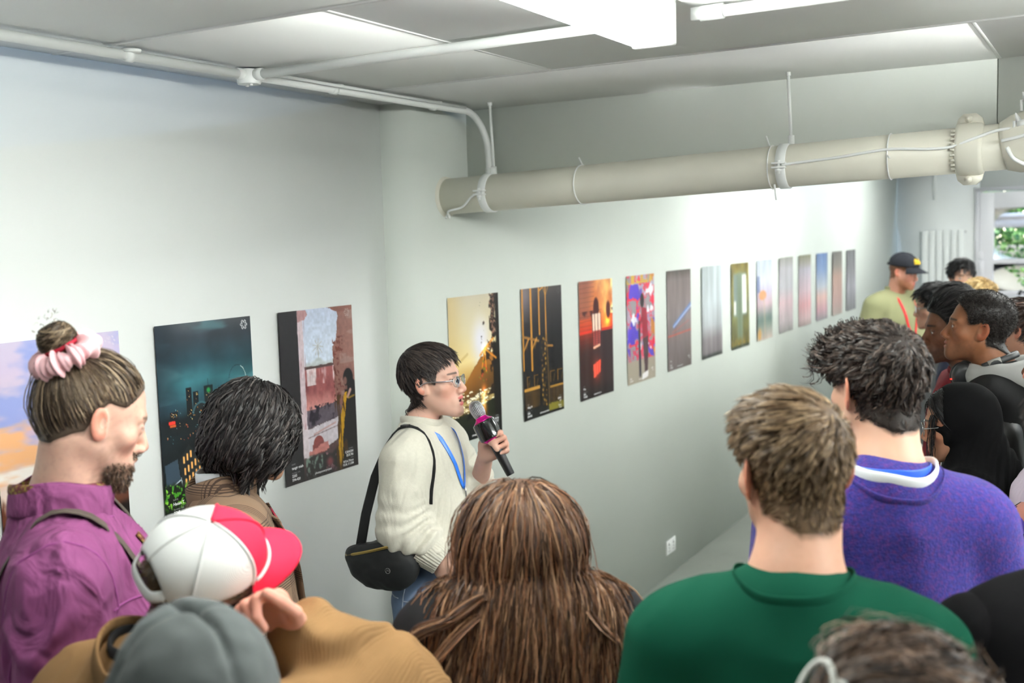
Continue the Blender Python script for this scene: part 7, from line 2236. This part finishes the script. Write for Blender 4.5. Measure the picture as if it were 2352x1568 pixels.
def woman_hijab():
    p = Person('woman in a black headscarf and thin-framed glasses, in profile', (1.925, 3.44, 1.478), 90, 80, hpitch=-8, hs=0.93, lean=0.06, sw=0.92, girth=0.95, skin=(206, 148, 116), hair=(26, 23, 23), P={'eyes': 0.7, 'nose': 1.05, 'neck': 0.048}, seed=12, h=0.0035, bh=0.010)
    mask = lambda q: hairline(q, HL)
    p.skin_head(mask, lips=(170, 92, 86)).skin_body().finish().eyes((0, 1, -0.2), (40, 28, 22))
    m = mat('black_chiffon', (11, 11, 12), rough=0.9, spec=0.12, bump=0.15, bscale=300, bdist=0.0008)
    p.shirt(mat('black_abaya', (10, 10, 11), rough=0.9, spec=0.12), 0.03, (2.0, 2.0), 0.3, 0.03, 0.04, 0.005, name='robe')
    nb = p.to_head(p.J['nb'][None])[0]
    def fn(q):
        d = ell(q, (0, -0.024, 0.034), (0.092, 0.112, 0.102))
        d = smin(d, cap(q, (0, -0.035, 0.0), (0, nb[1] - 0.0, nb[2] + 0.02), 0.088, 0.100), 0.05)
        pp = (p.hc + p.hs * (q @ p.HR.T)).astype(np.float32)
        dr = smax(p.torso(pp, 0.05, 0.02) / p.hs, nb[2] - 0.20 - q[:, 2], 0.02)
        d = smin(d, dr, 0.06)
        fold = 0.0045 * np.sin((q[:, 1] * 1.6 + q[:, 2] * 0.9 + 0.6 * np.abs(q[:, 0])) * 95 + 2.5 * noise3(q * 9)) * np.clip((0.02 - q[:, 2]) / 0.1, 0, 1)
        d = d + fold + 0.002 * noise3(q * 25)
        face = ell(q, (0, 0.120, -0.045), (0.075, 0.108, 0.125))
        d = smax(d, -face, 0.01)
        hairw = smax(ell(q, (0, 0.03, 0.06), (0.2, 0.06, 0.07)), 0.015 - q[:, 1], 0.01)
        return smax(d, -(hairw + 0.01), 0.01)
    V, Q = mesh_sdf(fn, (-0.32, -0.3, nb[2] - 0.24), (0.32, 0.26, 0.16), 0.007)
    mesh_obj('headscarf', p.from_head(V), Q, m, p.root)
    cols = [lin(c) for c in BLACKH]
    th = lambda q: np.full(len(q), 0.009, np.float32)
    u = p.cap_hair(th, mask)
    a = p.strands(420, 0.07, lambda q, t, r: A3(0, -0.3 - 0.6 * t, -1.0) + np.sign(r[:, 0:1]) * A3(0.7, 0, 0) * (1 - t) + 0.08 * p.g.normal(size=q.shape), lambda q: np.maximum(np.maximum(mask(q), 0.02 - q[:, 1]), 0.05 - q[:, 2]), 0.0009, 10, lambda t, q: np.full(len(q), 0.012), None, 60, 0.6, 0.3, None, cols)
    pts = np.array([(e * x, 0.062 - 0.01 * j, 0.045) for e in (-1, 1) for j in range(3) for x in (0.045, 0.05, 0.055)], np.float32)
    b = p.strands(0, 0.17, lambda q, t, r: A3(0, 0.18, -1) + 0.1 * p.g.normal(size=q.shape), None, 0.0008, 12, 0.004, None, 0, 0, 0.3, lambda q: head_sdf(q, p.P), cols, np.repeat(pts, 4, 0) + 0.003 * p.g.normal(size=(len(pts) * 4, 3)).astype(np.float32))
    p.hair_obj([u, a, b])
    p.glasses(mat('silver_wire', (200, 200, 200), rough=0.25, metal=1.0), 0.0012, True, 0.026, 0.023, -0.006, 0.0016)
    p.neckline(M_WHITEC, 0.074, 0.078, 0.0, 0.012, 0.006, 'shirt_collar', 0.006)
    p.trousers(mat('black_trousers', (28, 28, 30), rough=0.9), h=0.02)
woman_hijab()

def man_cap():
    p = Person('man in a black baseball cap, sage green sweater and red lanyard by the far posters', (0.946, 8.438, 1.735), -106, -130, hpitch=-12, hs=1.03, lean=0.07, sw=1.12, girth=1.1, skin=(222, 160, 138), hair=(120, 78, 52), P={'jaw': 1.05, 'eyes': 0.4, 'neck': 0.062}, seed=13, h=0.006, bh=0.013)
    mask = lambda q: hairline(q, HL)
    p.skin_head(mask, (lambda q: stubble(q, 1.0), (150, 92, 58), 0.75), brow_c=(120, 80, 56)).skin_body().finish().eyes((0, 1, -0.3))
    short_hair(p, ((120, 78, 52), (96, 62, 42)), 700, 0.003, 0.003, 0.010, 0.010, mask)
    nv = mat('navy_cotton', (26, 28, 36), rough=0.85)
    hat, pt = cap_hat(p, nv, nv, nv, 'cap', back_gap=True)
    ye = mat('yellow_embroidery', (224, 186, 52), rough=0.8)
    q = MB()
    for k in range(7):
        a = -0.42 + 0.14 * k
        hgt = 0.20 + 0.10 * math.cos(k * 1.3) + 0.08 * (1 - abs(k - 3) / 3)
        c0 = pt(a, 0.80, 0.002); c1 = pt(a * 1.15, 0.80 - hgt * 0.9, 0.003)
        q.tube([c0, (c0 + c1) / 2 + 0.001, c1], [0.006, 0.005, 0.001], 6)
    q.tube([pt(a, 0.80, 0.002) for a in np.linspace(-0.48, 0.48, 12)], 0.0055, 6)
    xform(q.build('emblem', ye, hat, True), p.from_head)
    m = mat('sage_jersey', (138, 138, 102), rough=0.9, bump=0.2, bscale=400)
    p.shirt(m, 0.028, (2.0, 2.0), 0.82, 0.03, 0.03, 0.006, (5, 5, 4), 'sweater')
    p.neckline(m, 0.070, 0.072, 0.006, 0.016, 0.008)
    p.lanyard(mat('red_lanyard', (214, 34, 40), rough=0.4), 1.22, 0.010, 0.070, badge=False)
    p.trousers(mat('charcoal_trousers', (52, 50, 50), rough=0.9), h=0.02)
man_cap()

def simple(label, head, hyaw, byaw, cols, top, seed, skin=(206, 158, 134), hair=(28, 26, 26), tt=0.016, Lt=0.06, Ls=0.03, n=1200, face=True, sc=None, push=(0, 0.4, 0), hpitch=-3, hs=1.0, mask=None, r=0.0014, name='top', P=None, h=0.0065):
    p = Person(label, head, hyaw, byaw, hpitch=hpitch, hs=hs, lean=0.06, skin=skin, hair=hair, P=P or {}, seed=seed, h=h, bh=0.015, sc=sc)
    mk = mask or (lambda q: hairline(q, HL))
    p.skin_head(mk).skin_body().finish()
    if face:
        p.eyes((0, 1, 0), (36, 26, 22))
    short_hair(p, cols, n, tt, 0.006, Lt, Ls, mk, push=push, r=r, ncl=120)
    p.shirt(top, 0.02, (2.0, 2.0), 0.84, 0.016, 0.02, 0.005, name=name)
    p.neckline(top, 0.072, 0.072, 0.002, 0.010, 0.006)
    p.trousers(mat('charcoal_trousers', (52, 50, 50), rough=0.9), h=0.022)
    return p
GREYT = mat('grey_cotton_top', (120, 122, 126), rough=0.9)
NAVYT = mat('navy_cotton_top', (40, 46, 70), rough=0.9)
simple('person with a black curtain fringe looking over the others, before the radiator', (1.28, 9.036, 1.665), 200, 190, BLACKH, GREYT, 14, (222, 176, 152), tt=0.022, Lt=0.075, Ls=0.05, push=(0.5, 0.5, -0.3), hs=1.05, P={'eyes': 0.7})
simple('person with short blond hair, only the crown showing', (1.575, 7.372, 1.600), 150, 140, ((206, 176, 120), (180, 148, 96), (226, 202, 150)), NAVYT, 15, (226, 182, 160), (190, 158, 104))
simple('dark-haired person with glasses in the second row, crown showing beside the quiff', (1.445, 6.40, 1.618), 100, 100, BLACKH, GREYT, 16, tt=0.018, n=1500).glasses(mat('silver_wire', (200, 200, 200), rough=0.25, metal=1.0), 0.0012)
simple('person with smooth glossy black hair just behind the quiff', (1.60, 5.95, 1.640), 120, 110, BLACKH, NAVYT, 17, tt=0.020, n=1800, Lt=0.08)

def woman_ponytail():
    p = simple('woman with dark brown hair pinned up in a claw clip behind the headphones man', (1.985, 5.05, 1.620), 75, 75, ((54, 38, 32), (40, 30, 27), (78, 54, 42)), mat('black_top', (30, 29, 31), rough=0.9), 18, hair=(48, 34, 29), tt=0.014, Lt=0.06, n=1500)
    g = p.g
    cols = np.array([lin(c) for c in ((60, 42, 34), (44, 32, 28), (92, 62, 46), (120, 84, 60))])
    n = 700
    base = spline([(0, -0.10, 0.05), (0, -0.135, 0.0), (0.0, -0.15, -0.09), (0.0, -0.17, -0.17), (0.0, -0.21, -0.22)], 5)
    P = base[None] + g.normal(size=(n, 1, 3)) * A3(0.030, 0.014, 0.010) * np.linspace(0.7, 1.25, len(base))[None, :, None]
    V, F, C = strand_mesh(P, 0.0014, cols[g.integers(0, 4, n)], g)
    mesh_obj('ponytail', p.from_head(V), F, M_HAIR, p.root, True, C)
    cl = MB()
    for k in range(5):
        cl.tube([(-0.02 + 0.01 * k, -0.118, 0.055), (-0.02 + 0.01 * k, -0.15, 0.03), (-0.02 + 0.01 * k, -0.142, 0.0)], [0.005, 0.005, 0.002], 6)
    cl.tube([(-0.03, -0.125, 0.052), (0.03, -0.125, 0.052)], 0.009, 8)
    xform(cl.build('claw_clip', mat('tortoiseshell', (58, 32, 30), rough=0.25), p.root, True), p.from_head)
woman_ponytail()

simple('person in a bright blue top at the edge of view before the window', (1.86, 9.6, 1.58), 120, 60, ((70, 54, 44), (54, 42, 36)), mat('royal_blue_top', (34, 78, 176), rough=0.85), 19, hair=(60, 46, 38))

def edge_people():
    # olive shirt and glasses, cut off by the frame
    p = simple('person in an olive shirt with glasses and a navy lanyard, cut off by the frame', (2.206, 3.566, 1.668), 98, 90, BLACKH, mat('olive_cotton', (104, 106, 78), rough=0.9), 20, skin=(132, 84, 62), hair=(26, 23, 23), P={'nose': 1.1}, h=0.005)
    p.glasses(mat('silver_wire', (200, 200, 200), rough=0.25, metal=1.0), 0.0014)
    p.lanyard(mat('navy_lanyard', (34, 44, 100), rough=0.5), 1.2, 0.012, 0.066)
    # lilac t-shirt, hands clasped
    q = Person('person in a lilac t-shirt with a tattooed forearm and clasped hands', (2.235, 3.112, 1.716), 95, 88, hpitch=-4, hs=0.98, lean=0.06, sw=1.0, girth=1.0, skin=(228, 160, 142), hair=(80, 60, 46), P={}, seed=21, h=0.005, bh=0.009)
    q.skin_head(lambda x: hairline(x, HL)).skin_body()
    q.J['el'][0] = np.array((-0.30, 0.01, 1.20)); q.J['el'][1] = np.array((0.03, 0.10, 1.34))
    q.J['wr'][0] = np.array((-0.27, 0.165, 1.20)); q.J['wr'][1] = np.array((-0.15, 0.195, 1.285))
    def frame(O, Y, Z):
        Y = np.array(Y, float); Y /= np.linalg.norm(Y); Z = np.array(Z, float); Z -= Y * (Z @ Y); Z /= np.linalg.norm(Z)
        M = np.eye(4); M[:3, 0] = np.cross(Y, Z); M[:3, 1] = Y; M[:3, 2] = Z; M[:3, 3] = O
        return M
    yl = q.J['wr'][0] - q.J['el'][0]; yr = q.J['wr'][1] - q.J['el'][1]
    q.hand(0, frame(q.J['wr'][0], yl + np.array((0.1, 0, 0.0)), (-0.6, 0.3, 0.6)), [(35, 55, 30), (38, 55, 30), (40, 55, 30), (45, 55, 30)], [(-0.4, 0.85, -0.35), (0, 0.9, -0.45), (0.15, 0.9, -0.4)], 0.0032)
    q.hand(1, frame(q.J['wr'][1], yr + np.array((0, 0, -0.25)), (-0.2, 0.8, 0.4)), [(40, 70, 40), (42, 70, 40), (44, 70, 40), (48, 70, 40)], [(-0.4, 0.85, -0.3), (0.0, 0.9, -0.4), (0.15, 0.9, -0.4)], 0.0032)
    q.finish()
    short_hair(q, ((84, 64, 48), (66, 50, 40)), 900, 0.012, 0.004, 0.05, 0.02, r=0.0014)
    m = mat('lilac_cotton', (206, 192, 206), rough=0.9, spec=0.15, bump=0.15, bscale=500, bdist=0.0008, fold=(12, 0.5, 0.02))
    q.shirt(m, 0.022, (1.12, 1.02), 0.86, 0.034, 0.02, 0.005, (7, 7, 5), 'tee')
    q.neckline(m, 0.070, 0.072, 0.002, 0.010, 0.003)
    el, wr = q.J['el'][1], q.J['wr'][1]
    d = (wr - el) / np.linalg.norm(wr - el)
    def band(t, r0, w, mm, nm):
        c = el + (wr - el) * t
        MB().tube([c - d * w, c - d * w * 0.9, c + d * w * 0.9, c + d * w], [r0, r0 + 0.001, r0 + 0.001, r0], 20).build(nm, mm, q.root, True)
    band(0.82, 0.0325, 0.014, mat('violet_paper', (86, 70, 176), rough=0.4), 'wristband')
    ink = mat('tattoo_ink', (50, 54, 56), rough=0.6)
    n1 = np.cross(d, (0, 0, 1)); n1 /= np.linalg.norm(n1); n2 = np.cross(n1, d)
    tt = MB()
    for k in range(4):
        t_ = 0.40 + 0.08 * k
        c = el + (wr - el) * t_; r0 = 0.0425 - 0.0165 * t_ + 0.0005
        pts = []
        for t in np.linspace(0, 2 * PI, 16):
            a = -0.5 + 1.2 * (k % 2) + 0.5 * math.sin(t); u_ = 0.014 * math.cos(t * (1 + k % 2))
            pts.append(c + d * u_ + r0 * (math.cos(a) * n1 + math.sin(a) * n2))
        tt.tube(pts, 0.0012, 4)
    tt.build('tattoo', ink, q.root, True)
    q.trousers(mat('pale_denim', (150, 164, 184), rough=0.9, var=0.12, vscale=25))
    # black tailored coat, shoulder in view
    c = simple('person in a black tailored coat, only one square shoulder in view', (2.313, 1.849, 1.717), 30, 32, ((40, 34, 32), (30, 26, 25)), mat('black_wool_coat', (18, 17, 19), rough=0.95, spec=0.12), 22, hair=(36, 30, 28), name='coat')
    for e in (-1, 1):
        sh = c.J['sh'][(e + 1) // 2]
        pf = lambda x: smax(cap(x, sh + np.array((-e * 0.10, 0.0, 0.012)), sh + np.array((e * 0.035, 0.0, 0.014)), 0.062, 0.060), 0.0 * x[:, 0] - 1, 0.01)
        c.garment('shoulder_pad', pf, MATS['black_wool_coat'], sh - 0.2, sh + 0.2, 0.010, c.top)
edge_people()
